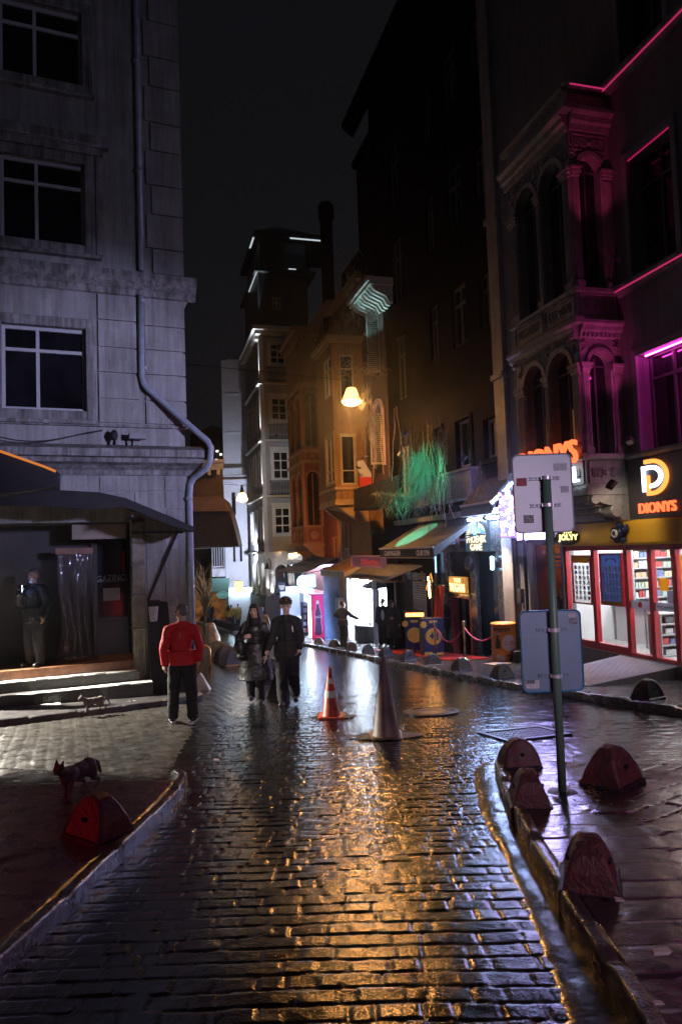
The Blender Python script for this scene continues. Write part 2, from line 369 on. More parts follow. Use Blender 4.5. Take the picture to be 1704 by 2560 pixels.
pave('pavement_right',lambda y:poly_x(K_ISL,y)+.045,lambda y:7.2-.0*y,1.6,6.75,PAVE,
     lambda X,Y:np.where(X<poly_x(K_ISL,Y)+.75,stones(X,Y,.9,.24,math.radians(0),3,joint=.01,amp=.004,var=.003,tilt=.012),stones(X,Y,.42,.2,math.radians(35),4,joint=.012,amp=.007,var=.005,tilt=.03)),
     lambda X,Y:.105-.07*sstep(5.6,6.75,Y)*sstep(1.8,2.6,X),200,.014)
pave('pavement_left',lambda y:-7.5+0*y,lambda y:poly_x(K_LEFT,y)-.042,1.6,6.9,REDP,
     lambda X,Y:stones(X,Y,.5,.25,math.radians(20),5,joint=.01,amp=.004,var=.003,tilt=.02),
     lambda X,Y:.1-.08*sstep(6.5,6.9,Y),130,.03)
pave('pavement_left_apron',lambda y:-7.5+0*y,lambda y:np.interp(y,[6.9,7.05,7.3,7.75],[-1.75,-2.1,-2.7,-3.9]),6.9,7.75,PAVE,
     lambda X,Y:stones(X,Y,.3,.25,math.radians(20),6,joint=.01,amp=.004),lambda X,Y:.02,60,.03)
SIDE=wetstone('side street pavers',(.065,.06,.053),(.03,.028,.025),.32,.1,b1=.3)
pave('side_street',lambda y:-7.5+0*y,lambda y:np.interp(y,[6.9,7.9,9.5,12.4],[-1.72,-1.8,-2.0,-2.55]),7.0,12.5,SIDE,
     lambda X,Y:stones(X,Y,.34,.155,math.radians(112),8,joint=.016,amp=.009,var=.004,tilt=.02),lambda X,Y:.018-.03*sstep(0,.25,X-np.interp(Y,[6.9,7.9,9.5,12.4],[-1.98,-2.06,-2.26,-2.81])),230,.022)
pave('pavement_shop',lambda y:poly_x(K_SHOP,y)+.12,lambda y:poly_x(K_SHOP,y)+6,2.2,57.5,PAVE,
     lambda X,Y:stones(X,Y,.4,.2,math.radians(15),7,joint=.012,amp=.006,var=.006,tilt=.03)*(1-.6*sstep(14,30,Y)),lambda X,Y:.11,110,.03,growth=.004)
# smooth gutter strip beside the island kerb
gx=np.array([(1.42,7.4),(1.17,6.85),(1.07,6.1),(.99,5.5),(.945,4.63),(.9,4.1),(.86,3.6),(.82,3.05),(.76,2.6),(.7,2.)][::-1])
ysg=np.arange(2.,7.2,.03); t=np.linspace(0,1,14)
Lx=np.interp(ysg,gx[:,1],gx[:,0]); Rx_=poly_x(K_ISL+[(1.45,7.4)],ysg)+.03
Xg=Lx[:,None]*(1-t)+Rx_[:,None]*t; Yg=np.repeat(ysg[:,None],14,1)
sheet('gutter',Xg,Yg,GZ(Yg)+.0135+.006*vnoise(Xg*7,Yg*7,3)+.004*vnoise(Xg*20,Yg*14,4)-.02*(1-t)[None,:]**6,SMOOTHW)
def kerb(name,poly,h=.12,w=.13,mat=None,stone=.75,step=.05,jit=.0035):
    mb=MB(); pts=[Vector((a,b,0)) for a,b in poly]; d=[0]
    for i in range(1,len(pts)): d.append(d[-1]+(pts[i]-pts[i-1]).length)
    tot=d[-1]; n=int(tot/step); prof=[(-.5,-.25),(-.5,.8),(-.42,.96),(-.3,1),(.3,1),(.42,.96),(.5,.8),(.5,-.25)]
    rows=[]
    for i in range(n+1):
        s=tot*i/n; k=max(j for j in range(len(d)) if d[j]<=s+1e-9); k=min(k,len(pts)-2); f=(s-d[k])/(d[k+1]-d[k])
        p=pts[k].lerp(pts[k+1],f); tg=(pts[k+1]-pts[k]).normalized(); nn=Vector((-tg.y,tg.x,0))
        g=gz(p.y); st=int(s/stone); gap=min(s-st*stone,(st+1)*stone-s); dz=-.02 if gap<step*.7 else 0; rr=random.Random(st); jz=rr.uniform(-.008,.008); jn=rr.uniform(-.006,.006)
        rows.append([p+nn*(a*w+jn+random.uniform(-jit,jit)*.5)+Vector((0,0,g+b*h+(dz+jz if b>0 else 0)+(random.uniform(-jit,jit) if b>0 else 0))) for a,b in prof])
    m=len(prof); vs=[v for r in rows for v in r]; fs=[]
    for i in range(len(rows)-1):
        for k in range(m-1): fs.append((i*m+k,i*m+k+1,(i+1)*m+k+1,(i+1)*m+k))
    fs.append(tuple(range(m))); fs.append(tuple((len(rows)-1)*m+k for k in range(m)))
    mb.add(vs,fs); return obj(name,mb,mat or KERB,smooth=True,kind='structure')
kerb('kerb_right',K_ISL,.135,.085); kerb('kerb_left',K_LEFT,.12,.08)
kerb('kerb_shop',K_SHOP,.13,.16,stone=.9,step=.09)
DARKSTONE=wetstone('dark wet stone',(.07,.065,.065),(.03,.028,.03),.35,.1)
kerb('kerb_steps',K_APR,.12,.16,DARKSTONE)
# apron pavement in front of the steps
mb=MB(); ap=[(-7.6,8.6),(-6.6,9.5),(-5.3,10.75),(-3.36,12.42),(-2.85,13.1),(-3.7,16.2),(-5.7,21.2),(-8,21.2)]
mb.prism([(a,b,gz(b)-.2) for a,b in ap],(0,0,.31)); obj('pavement_steps',mb,DARKSTONE,kind='structure')
# drain grate and manhole
g=thing('drain_grate','square iron drain grate in the wet cobbles beyond the three near bollards','drain',(2.12,8.6,gz(8.6)))
IRON=M('wet iron',(.05,.05,.055),.3,metal=.8,bump=.1)
def slopebox(mb,cx,cy,ax,u0,u1,v0,v1,z0,z1):
    c,s=math.cos(ax),math.sin(ax); q=[]
    for z in (z0,z1):
        for u,v in((u0,v0),(u1,v0),(u1,v1),(u0,v1)):
            x=cx+u*c-v*s; y=cy+u*s+v*c; q.append((x,y,gz(y)+z))
    mb.hexa(q)
mb=MB()
for a in ((-.45,.45,-.33,-.27),(-.45,.45,.27,.33),(-.45,-.39,-.27,.27),(.39,.45,-.27,.27)): slopebox(mb,2.12,8.62,.35,*a,-.01,.03)
obj('frame',mb,IRON,g)
mb=MB()
for i in range(16): slopebox(mb,2.12,8.62,.35,-.38+i*.048,-.36+i*.048,-.265,.265,-.01,.022)
for i in range(5): slopebox(mb,2.12,8.62,.35,-.38,.38,-.24+i*.11,-.22+i*.11,-.012,.02)
obj('grating',mb,IRON,g)
g=thing('manhole_cover','round iron manhole cover set in the road behind the grey cone','manhole cover',(1.25,10.7,gz(10.7)))
mb=MB(); prof=[(.42,-.02),(.42,.02),(.36,.022),(.355,.012),(.3,.012),(.29,.02),(.16,.02),(.15,.012),(.02,.012)]
vs=MB().lathe((0,0,0),prof,32); 
for p in vs.v: mb.v.append((1.25+p[0],10.7+p[1],gz(10.7+p[1])+p[2]))
mb.f=vs.f; mb.mi=vs.mi; obj('cover',mb,IRON,g)
# ------------------------------------------------------------------ materials for buildings
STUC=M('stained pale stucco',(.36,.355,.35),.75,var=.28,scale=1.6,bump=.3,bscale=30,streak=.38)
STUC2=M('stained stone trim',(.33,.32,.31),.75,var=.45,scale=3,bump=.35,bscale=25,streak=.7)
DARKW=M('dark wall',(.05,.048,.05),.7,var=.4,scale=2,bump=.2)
BLACK=M('black interior',(.012,.012,.013),.7,var=0)
PVC=M('white window frame',(.5,.5,.52),.35,var=.1,scale=8)
DGLASS=M('dark window glass',(.014,.014,.018),.07,c2=(.003,.003,.004),scale=1.3,spec=.6)
PIPE=M('painted zinc pipe',(.33,.36,.42),.4,var=.25,scale=6,bump=.05)
CANV=M('black canvas',(.018,.017,.019),.75,var=.3,scale=8,bump=.2,bscale=60)
STEPM=M('worn shaded step',(.05,.048,.046),.5,c2=(.025,.024,.024),scale=3,bump=.4,bscale=25); EDGEM=M('worn lit white edge',(.55,.55,.53),.55,c2=(.3,.3,.29),scale=6,bump=.3,bscale=30)  # stone darkened for shaded risers; worn white edge also stands for lit treads
OLDST=M('old stone pillar',(.27,.24,.19),.7,var=.5,scale=5,bump=.5,bscale=18,streak=.4)
LF=Fr((-3.1,14.06),(.927,.374),(.374,-.927))
def window(par,fr,u0,u1,z0,z1,n,mull=(.45,),trans=None,fw=.06,depth=.07,mat=None,glass=None,name='window',back=.05,mw=None):
    mat=mat or PVC; glass=glass or DGLASS; mb=MB(); mw=mw or fw
    mb.box(fr,u0,u0+fw,z0,z1,n-depth,n); mb.box(fr,u1-fw,u1,z0,z1,n-depth,n)
    mb.box(fr,u0+fw,u1-fw,z0,z0+fw,n-depth,n-.002); mb.box(fr,u0+fw,u1-fw,z1-fw,z1,n-depth,n-.002)
    for m in mull:
        um=u0+(u1-u0)*m; mb.box(fr,um-mw/2,um+mw/2,z0+fw,z1-fw,n-depth,n-.004)
    if trans:
        for t in (trans if isinstance(trans,(list,tuple)) else [trans]):
            zt=z0+(z1-z0)*t; mb.box(fr,u0+fw,u1-fw,zt-mw/2,zt+mw/2,n-depth,n-.006)
    w=obj(name,mb,mat,par,bevel=.006)
    mb=MB(); mb.box(fr,u0+fw*.5,u1-fw*.5,z0+fw*.5,z1-fw*.5,n-back-.02,n-back); obj('pane',mb,glass,w); return w
def surround(mb,fr,u0,u1,z0,z1,w,n0,n1,wb=None):
    wb=wb or w
    mb.box(fr,u0-w,u0,z0-wb,z1+w,n0,n1); mb.box(fr,u1,u1+w,z0-wb,z1+w,n0,n1); mb.box(fr,u0,u1,z1,z1+w,n0,n1-.004); mb.box(fr,u0,u1,z0-wb,z0,n0,n1-.004)
# ------------------------------------------------------------------ left corner building
LB=thing('corner_building','tall stained stucco corner building with downpipe above the dark porch and steps','building',(-3.1,14.06,gz(14)))
wins=[(-3.34,-1.86,4.43,6.04),(-3.34,-1.84,7.69,9.32),(-3.34,-1.85,10.92,12.42),(-3.34,-1.85,14.2,15.8)]
lw=[(a-4.6,b-4.6,c,d) for a,b,c,d in wins]
mb=MB(); mb.wall(LF,-12,0,2.3,20,0,wins+lw,.24)
mb.wall(LF,-1.08,0,-1.6,2.3,0,[],.2)
e0=LF.pt(0,0); d2=Vector((-.374,.927,0))
mb.quad(e0+Vector((0,0,-3)),e0+d2*10+Vector((0,0,-3)),e0+d2*10+Vector((0,0,20)),e0+Vector((0,0,20)))
mb.quad(LF.pt(-12,20,0),LF.pt(0,20,0),LF.pt(0,20,-10),LF.pt(-12,20,-10))
mb.quad(LF.pt(-12,-2,0),LF.pt(-12,20,0),LF.pt(-12,20,-10),LF.pt(-12,-2,-10))
# rusticated courses between the cornices and quoins above
for (a,b) in ((-1.63,-.89),(-.75,0.035)):
    zs=[4.215,4.69,5.21,5.71,6.25,6.78] if a<-1 else [4.215,4.69,5.21,5.71,6.2,6.78]
    for i in range(5):
        mb.box(LF,a,b,zs[i]+.018,zs[i+1]-.018,-.02,.055)
zq=[7.28,7.8,8.51,9.12,9.84,10.44,11.2,11.83,12.59,13.3,14,14.7,15.4,16.1]
for i in range(len(zq)-1): mb.box(LF,-.56 if i%2==0 else -.67,.045,zq[i]+.018,zq[i+1]-.018,-.02,.065)
for (z0,z1,cuts) in ((2.55,2.87,(-1.65,-1.0,-.42,.03)),(2.9,3.18,(-1.65,-.42,.03)),(1.6,2.5,(-.8,-.4,.03)),(.8,1.57,(-.8,-.45,.03)),(.1,.78,(-.8,-.35,.03)),(-1.3,.08,(-.8,.03))):
    for i in range(len(cuts)-1): mb.box(LF,cuts[i]+.008,cuts[i+1]-.008,z0,z1,-.02,.03)
obj('wall',mb,STUC,LB)
for i,(a,b,c,d) in enumerate(wins+lw):
    mb=MB(); surround(mb,LF,a,b,c,d,.19,-.03,.07)
    mb.box(LF,a-.3 if i%4==1 else a-.22,b+.3 if i%4==1 else b+.22,c-.26,c-.19,-.02,.14)
    if i%4==1:
        mb.box(LF,a-.35,b+.35,d+.2,d+.33,-.02,.12); mb.box(LF,a-.46,b+.46,d+.33,d+.52,-.02,.24)
        mb.box(LF,b+.2,b+.33,c-.15,d+.2,-.02,.05)
    obj('window_surround',mb,STUC2,LB,bevel=.012)
for k,(a,b,c,d) in enumerate(wins+lw): window(LB,LF,a,b,c,d,-.08,mull=(.42,),trans=.72,fw=.065)
mb=MB()
mb.nprism(LF,[(0,6.78),(.05,6.8),(.08,6.9),(.2,7.0),(.27,7.1),(.27,7.2),(.0,7.28)],-12,.27)
mb.nprism(Fr(LF.pt(0,0)[:2],d2[:2],LF.d[:]),[(0,6.78),(.05,6.8),(.08,6.9),(.2,7.0),(.27,7.1),(.27,7.2),(.0,7.28)],0.0,8)
mb.nprism(LF,[(0,4.14),(.06,4.15),(.06,4.2),(0,4.21)],-12,.06)
obj('upper_cornice',mb,STUC2,LB)
mb=MB()
pf=[(0,3.2),(.05,3.2),(.08,3.3),(.2,3.38),(.34,3.42),(.36,3.5),(.45,3.52),(.45,3.66),(.3,3.72),(0,3.8)]
mb.nprism(LF,pf,-12,.0); mb.nprism(LF,pf,0,.3); mb.nprism(Fr(LF.pt(0,0)[:2],d2[:2],LF.d[:]),[(a*.7,b) for a,b in pf],0.0,8)
obj('lower_cornice',mb,STUC2,LB)
mb=MB()
path=[LF.pt(-.8,19,.1),LF.pt(-.8,7.3,.1)]; mb.tube(path,.055,10)
path=[LF.pt(-.82,6.8,.12),LF.pt(-.83,5.15,.12),LF.pt(-.8,5.0,.13),LF.pt(-.72,4.9,.15),LF.pt(.22,3.98,.42),LF.pt(.36,3.84,.5),LF.pt(.42,3.7,.52),LF.pt(.4,3.45,.5),LF.pt(.33,3.3,.42),LF.pt(.13,3.15,.15),LF.pt(.07,3.02,.1),LF.pt(.05,2.8,.09),LF.pt(.03,-1.1,.09)]
mb.tube(path,.062,10)
for z in (9.3,11.6,6.65,5.3): mb.tube([LF.pt(-.81,z,.11),LF.pt(-.81,z+.06,.11)],.072,10)
for z in (2.7,1.4,.2): mb.tube([LF.pt(.035,z,.09),LF.pt(.035,z+.07,.09)],.078,10)
obj('drainpipe',mb,PIPE,LB,smooth=True)
# porch under the facade
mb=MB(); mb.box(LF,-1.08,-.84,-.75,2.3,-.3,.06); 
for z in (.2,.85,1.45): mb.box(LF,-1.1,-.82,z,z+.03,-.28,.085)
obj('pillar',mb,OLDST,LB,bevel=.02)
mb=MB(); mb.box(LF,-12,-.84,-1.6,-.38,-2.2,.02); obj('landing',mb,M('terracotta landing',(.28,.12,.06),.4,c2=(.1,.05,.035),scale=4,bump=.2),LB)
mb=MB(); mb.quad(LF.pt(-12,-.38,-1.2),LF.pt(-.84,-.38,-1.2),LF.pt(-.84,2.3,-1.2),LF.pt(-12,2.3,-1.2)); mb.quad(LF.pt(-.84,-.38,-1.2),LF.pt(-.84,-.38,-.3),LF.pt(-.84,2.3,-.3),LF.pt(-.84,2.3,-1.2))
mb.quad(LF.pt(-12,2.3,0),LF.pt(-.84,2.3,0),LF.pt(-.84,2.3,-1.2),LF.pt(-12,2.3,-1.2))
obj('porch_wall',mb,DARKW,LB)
mb=MB(); mb.box(LF,-2.15,-1.15,1.98,2.27,-.35,-.3); obj('transom_board',mb,M('pale board',(.3,.24,.2),.7,var=.3),LB)
DOORM=M('dark blue door',(.035,.04,.06),.4,var=.3,scale=5)
dr=None
mb=MB(); mb.box(LF,-1.78,-1.72,-.38,2.0,-1.2,-1.08); mb.box(LF,-1.06,-1.0,-.38,2.0,-1.2,-1.08); mb.box(LF,-1.72,-1.06,1.94,2.0,-1.2,-1.08); mb.box(LF,-1.72,-1.06,.3,.38,-1.17,-1.1); mb.box(LF,-1.72,-1.06,-.38,.3,-1.19,-1.13); mb.box(LF,-1.72,-1.06,1.1,1.16,-1.17,-1.1)
dr=obj('door',mb,DOORM,LB,bevel=.006)
mb=MB(); mb.box(LF,-1.72,-1.06,.38,1.1,-1.17,-1.15); mb.box(LF,-1.72,-1.06,1.16,1.94,-1.17,-1.15); obj('pane',mb,M('dusty dark glass',(.02,.022,.03),.15,var=.4,scale=6),dr)
mb=MB(); text(mb,'GAZINO',LF.pt(-1.68,1.12,-1.09),LF.pt(-1.1,1.14,-1.09),.12,LF.n3(),.006,shear=.1); obj('lettering',mb,M('chalk paint',(.35,.38,.42),.7,var=.5,scale=20),dr)
mb=MB(); mb.box(LF,-1.55,-1.22,.72,.98,-1.145,-1.14); obj('notice',mb,M('paper',(.55,.54,.56),.7,var=.1),dr)
mb=MB(); mb.box(LF,-1.17,-1.12,1.3,1.75,-1.08,-1.06); obj('reflector',mb,M('red plastic',(.4,.02,.02),.3,var=.2),dr)
# stone steps
ST=thing('stone_steps','three worn stone steps with white edges leading up to the dark porch','steps',LF.pt(-4,gz(13),.5))
rr=random.Random(3)
for k,(z,n1,ur) in enumerate(((-.55,.34,-1.0),(-.73,.68,-.72),(-.91,1.02,-2.35))):
    mb=MB(); us=np.arange(-9,ur+.01,.2)
    for i in range(len(us)-1):
        a,b=us[i],us[i+1]; j0=0 if i==0 else j1; j1=rr.uniform(-.03,.0)*(2 if rr.random()<.2 else 1); zj=rr.uniform(-.012,.006)
        mb.hexa([LF.pt(a,-1.6,n1-.45),LF.pt(b,-1.6,n1-.45),LF.pt(b,-1.6,n1+j1-.03),LF.pt(a,-1.6,n1+j0-.03),LF.pt(a,z,n1-.45),LF.pt(b,z,n1-.45),LF.pt(b,z+zj,n1+j1),LF.pt(a,z+zj,n1+j0)])
    stp=obj('step',mb,STEPM,ST); mb=MB(); w1=.2
    for i in range(len(us)-1):
        w0=w1; w1=min(.3,max(.05,w1+rr.uniform(-.05,.05)))
        if k==2 and us[i]>-2.6 or rr.random()<.05: continue
        mb.add([LF.pt(us[i],z+.004,n1-w0),LF.pt(us[i+1],z+.004,n1-w1),LF.pt(us[i+1],z+.003,n1-.055),LF.pt(us[i],z+.003,n1-.055)],[(0,1,2,3)])
    obj('painted_lit_edge',mb,EDGEM,stp)
mb=MB(); us=np.arange(-9,-.55,.2)
for i in range(len(us)-1): mb.box(LF,us[i],us[i+1]-.004,-1.6,-1.06+rr.uniform(-.03,.02)+.006*i*0,1.0,1.22+rr.uniform(-.05,.05))
obj('base_course',mb,DARKSTONE,ST)
# canopies
CN=thing('porch_canopy','sagging black tarpaulin canopy hung over the porch steps','canopy',LF.pt(-2.5,2.7,.8))
mb=MB(); zu=[(-5.2,2.83),(-3.5,2.83),(-2.6,2.79),(-1.73,2.74),(-1.3,2.64),(-.99,2.5),(-.5,2.29),(-.12,2.11)]
for i in range(len(zu)-1):
    (a,z0),(b,z1)=zu[i],zu[i+1]; dz0=.3 if a<-1.3 else .16; dz1=.3 if b<-1.3 else .16
    if i==len(zu)-2: dz1=.1
    mb.hexa([LF.pt(a,z0-.05,.05),LF.pt(b,z1-.05,.05),LF.pt(b,z1-dz1,1.5),LF.pt(a,z0-dz0,1.5),LF.pt(a,z0+.02,.05),LF.pt(b,z1+.02,.05),LF.pt(b,z1,1.5),LF.pt(a,z0,1.5)])
obj('cover',mb,CANV,CN,bevel=.01)
mb=MB()
for a,z in ((-3.4,2.5),(-2.1,2.42),(-1.2,2.3)): mb.tube([LF.pt(a,z,.05),LF.pt(a+.02,z+.02,1.45)],.025,6)
mb.tube([LF.pt(-1.15,2.05,.9),LF.pt(-.3,2.02,1.4)],.02,6)
obj('rib',mb,IRON,CN)
AW=thing('barrel_awning','big rounded black awning with an orange lamp reflection glowing along its top edge','awning',LF.pt(-4,2.8,1.5))
mb=MB(); mb.fprism(LF,[(-2.36,2.84),(-2.35,2.98),(-2.41,3.06),(-2.6,3.14),(-3.3,3.4),(-6.5,4.5),(-6.5,2.1),(-3.2,2.66),(-2.42,2.78)],.3,2.0); obj('cover',mb,CANV,AW,bevel=.04,seg=3)
mb=MB(); mb.tube([LF.pt(-2.42,3.03,2.03),LF.pt(-2.6,3.11,2.03),LF.pt(-3.3,3.37,2.03),LF.pt(-6.5,4.47,2.03)],.02,6); obj('glow_strip',mb,EM('orange lamp reflection',(1,.3,.06),.55),AW)  # glowing strip stands in for the street lamp's reflection on the edge
for (nm,lab,u,z,n,cat) in (('security_camera','boxy white security camera on the ledge below the lowest window',-.95,3.9,.25,'x'),('dome_lamp','small round black lamp on the ledge beside the security camera',-1.38,3.92,.22,'y')):
    t=thing(nm,lab,'security camera' if cat=='x' else 'lamp',LF.pt(u,z,n)); mb=MB()
    if cat=='x':
        mb.box(LF,u-.16,u+.16,z-.02,z+.1,n-.07,n+.07); obj('housing',mb,M('grey plastic',(.25,.25,.26),.5,var=.2),t,bevel=.01)
        mb=MB(); mb.tube([LF.pt(u-.1,z-.18,n-.1),LF.pt(u-.1,z-.03,n)],.02,6); obj('bracket',mb,IRON,t)
    else:
        mb.ell(LF.pt(u,z+.03,n),(.07,.07,.11)); obj('housing',mb,CANV,t,smooth=True); mb=MB(); mb.tube([LF.pt(u,z-.16,n),LF.pt(u,z,n)],.03,6); obj('bracket',mb,IRON,t)
tag(obj('power_cable',MB().tube([LF.pt(-6,4.0,.2)]+[LF.pt(-3.6+i*.25,3.92-.13*math.sin(i/6*math.pi)-.0*i,.24) for i in range(9)],.013,5),CANV),'black cable sagging along the ledge below the windows','cable')
# plastic sheeting, posters, litter
PL=bpy.data.materials.new('clear plastic sheet'); PL.use_nodes=True; nt=PL.node_tree; nt.nodes.clear()
o_=nt.nodes.new('ShaderNodeOutputMaterial'); tr=nt.nodes.new('ShaderNodeBsdfTransparent'); tr.inputs[0].default_value=(.75,.74,.76,1); gl=nt.nodes.new('ShaderNodeBsdfPrincipled'); gl.inputs['Base Color'].default_value=(.16,.14,.15,1); gl.inputs['Roughness'].default_value=.13; gl.inputs['Specular IOR Level'].default_value=.9
ms=nt.nodes.new('ShaderNodeMixShader'); ms.inputs[0].default_value=.6; nt.links.new(tr.outputs[0],ms.inputs[1]); nt.links.new(gl.outputs[0],ms.inputs[2]); nt.links.new(ms.outputs[0],o_.inputs[0])
nx,nz=46,70; uu=np.linspace(-2.42,-1.79,nx); zz=np.linspace(-.34,1.72,nz); U,Z=np.meshgrid(uu,zz)
fold=.05*np.sin((U+1.79)*22+Z*1.3)*sstep(-.34,1.5,1.6-Z)+.09*np.abs(vnoise(U*5,Z*2.2,41))+.03*vnoise(U*13,Z*6,42)
t_=(Z+.34)/2.06; U2=-2.1+(U+2.1)*(1-.28*np.sin(np.clip(t_*1.4,0,1)*math.pi)**2*.6)
mb=MB(); vs=[LF.pt(float(U2[j,i]),float(Z[j,i]),-.55+float(fold[j,i])) for j in range(nz) for i in range(nx)]
mb.add(vs,[(j*nx+i,j*nx+i+1,(j+1)*nx+i+1,(j+1)*nx+i) for j in range(nz-1) for i in range(nx-1)])
PT=thing('plastic_sheeting','crumpled clear plastic sheet hanging beside the blue door of the porch','plastic sheet',LF.pt(-2.1,-.38,-.55))
obj('sheet',mb,PL,PT,smooth=True); mb=MB(); mb.box(LF,-2.45,-1.77,1.7,1.82,-.6,-.48); obj('rail',mb,M('pinkish wood',(.25,.13,.1),.6),PT); mb=MB(); mb.box(LF,-1.77,-1.69,-.38,1.9,-.62,-.5); obj('post',mb,DARKW,PT)
PAP=M('paper poster',(.42,.4,.42),.7,var=.25,scale=14)
for (lab,u0,u1,z0,z1,m) in (('torn pale poster on the corner wall just behind the red jacket',-.52,-.08,.1,.62,PAP),('red brown poster on the corner wall next to the torn pale poster',-.78,-.56,.1,.75,M('red poster',(.16,.04,.035),.6,var=.5,scale=9)),('small pale poster stuck high on the corner wall',-.42,-.2,1.75,1.95,PAP)):
    mb=MB(); mb.box(LF,u0,u1,z0,z1,.032,.037); tag(obj('poster',mb,m),lab,'poster')
JK=thing('stacked_boards','dark boards and a white tub leaning against the stone pillar of the porch','clutter',LF.pt(-.7,-1,.3)); mb=MB()
mb.hexa([LF.pt(-.82,-1.1,.1),LF.pt(-.35,-1.1,.1),LF.pt(-.35,-1.1,.4),LF.pt(-.82,-1.1,.4),LF.pt(-.8,.75,.02),LF.pt(-.42,.7,.02),LF.pt(-.42,.7,.09),LF.pt(-.8,.75,.09)]); mb.box(LF,-.3,.0,-1.1,-.1,.1,.45); mb.tube([LF.pt(-.8,.75,.1),LF.pt(-.2,2.1,.15)],.03,6)
obj('board',mb,CANV,JK,bevel=.01); mb=MB(); mb.lathe(LF.pt(-.72,.36,.28),[(.07,0),(.1,.28)],12); obj('tub',mb,PAP,JK)
# low building farther down the left side with its own awning
L2=thing('low_building','low brown building with a white roof ledge behind the corner building','building',(-7,26,gz(26)))
mb=MB(); mb.prism([(-11,26,1.9),(-4.35,26,1.9),(-6.9,36,1.9),(-13,36,1.9)],(0,0,3.1)); mb.prism([(-11,26.1,-4),(-6.0,26.1,-4),(-8.6,36,-4),(-13,36,-4)],(0,0,5.9)); obj('wall',mb,M('brown dim wall',(.1,.075,.06),.7,var=.4),L2)
mb=MB(); mb.prism([(-11,25.85,5.0),(-4.25,25.85,5.0),(-6.85,36.1,5.0),(-13,36.1,5.0)],(0,0,.12)); mb.prism([(-11,25.9,4.75),(-4.3,25.9,4.75),(-6.87,36.05,4.75),(-13,36,4.75)],(0,0,.25)); 
for i in range(6): mb.wbox(-6.2+i*.33,-6.1+i*.33,25.82,25.95,4.55,4.75)
obj('roof_ledge',mb,M('white ledge',(.5,.52,.55),.6,var=.2),L2)
A2=thing('side_awning','rounded brown and black awning of the low building, behind the downpipe','awning',(-4.6,25,2.7))
pr=[(-6.6,3.66),(-4.3,3.66),(-4.12,3.5),(-3.95,3.1),(-3.8,2.5),(-3.68,1.84),(-6.6,1.86)]
mb=MB(); mb.prism([(a,25.,b) for a,b in pr],(0,1,0)); obj('cover',mb,CANV,A2,bevel=.03)
mb=MB(); mb.prism([(a,24.95,b) for a,b in ((-6.6,3.67),(-4.28,3.67),(-4.1,3.48),(-3.98,3.13),(-6.6,3.2))],(0,.045,0)); obj('upper_panel',mb,M('brown canvas',(.2,.11,.07),.6,var=.3),A2)
mb=MB(); mb.prism([(a,24.96,b) for a,b in ((-3.9,2.9),(-3.66,1.84),(-6.6,1.86),(-6.6,1.9),(-3.72,1.9))],(0,.03,0)); obj('valance',mb,DARKW,A2)
# ------------------------------------------------------------------ right side: the grey bay-window building with the market
RF=Fr((4.49,18.27),(-.268,.963),(-.963,-.268))
def side(u): return Fr(RF.pt(u,0)[:2],RF.n[:],(-RF.d)[:])          # a face looking back at the street corner: u axis = out of the wall
def wsurf(px,py,fr,n=0):
    r=ray(px,py); o=fr.o+fr.n*n; k=fr.n.x*r.x+fr.n.y*r.y; t=(fr.n.x*o.x+fr.n.y*o.y)/k; p=Vector((0,0,H))+r*t
    return (p.x-fr.o.x)*fr.d.x+(p.y-fr.o.y)*fr.d.y, p.z
GREY=M('dark grey render',(.16,.16,.175),.65,var=.2,scale=1.5,bump=.2,streak=.3)
CARV=M('carved grey stone',(.27,.26,.265),.6,var=.35,scale=6,bump=.4,bscale=22,streak=.25)
PALE=M('pale painted pilaster',(.34,.31,.30),.6,var=.3,scale=2,bump=.2,streak=.4)
TRIM=M('grey window trim',(.2,.2,.22),.5,var=.15)
RED=M('red lacquered frame',(.42,.02,.03),.3,var=.2,scale=6)
MAG=EM('magenta tube',(1,.05,.25),.38); MAGS=EM('magenta tube dim',(1,.03,.22),.3)
AB=thing('bay_window_building','dark grey building with a carved two storey bay window and magenta light lines','building',(4.9,14,gz(14)))
upw=[(-6.28,-5.09,6.66,9.05),(-6.35,-5.06,3.3,5.15),(-6.28,-5.1,10.82,13.2),(-6.28,-5.1,15,17.3)]
upl=[(a-2.6,b-2.6,c,d) for a,b,c,d in upw]
mb=MB(); mb.wall(RF,-14,.5,-2.2,23,0,upw+upl+[(-7.5,-2.15,-.72,1.5),(-2.05,-1.02,-1.5,1.55)],.3)
mb.quad(RF.pt(-14,23),RF.pt(.5,23),RF.pt(.5,23,-9),RF.pt(-14,23,-9)); mb.quad(RF.pt(.5,-2,0),RF.pt(.5,23,0),RF.pt(.5,23,-9),RF.pt(.5,-2,-9)); mb.quad(RF.pt(-14,-2,0),RF.pt(-14,23,0),RF.pt(-14,23,-9),RF.pt(-14,-2,-9))
obj('wall',mb,GREY,AB)
for a,b,c,d in upw+upl: mb=MB(); surround(mb,RF,a,b,c,d,.13,-.02,.06); obj('window_surround',mb,TRIM,AB,bevel=.008)
for i,(a,b,c,d) in enumerate(upw+upl): window(AB,RF,a,b,c,d,-.24,mull=(.5,),trans=.75,fw=.06,mat=M('black window frame',(.05,.05,.055),.4,var=.1))
for k,(a,b,c,d) in enumerate((upw[1],upl[1])):       # lit reveals: magenta tube under the lintel, plus an added one for the jamb
    mb=MB(); mb.box(RF,a+.1,b-.1,d-.035,d-.015,-.1,-.08); mb.box(RF,a+.015,a+.035,c+.1,d-.1,-.14,-.12); obj('light_tube',mb,EM('magenta reveal tube',(1,.05,.55),36),AB)
mb=MB(); mb.box(RF,upw[0][0],upw[0][1],upw[0][3]-.03,upw[0][3]-.01,-.02,.0); obj('light_tube',mb,MAGS,AB)
mb=MB()
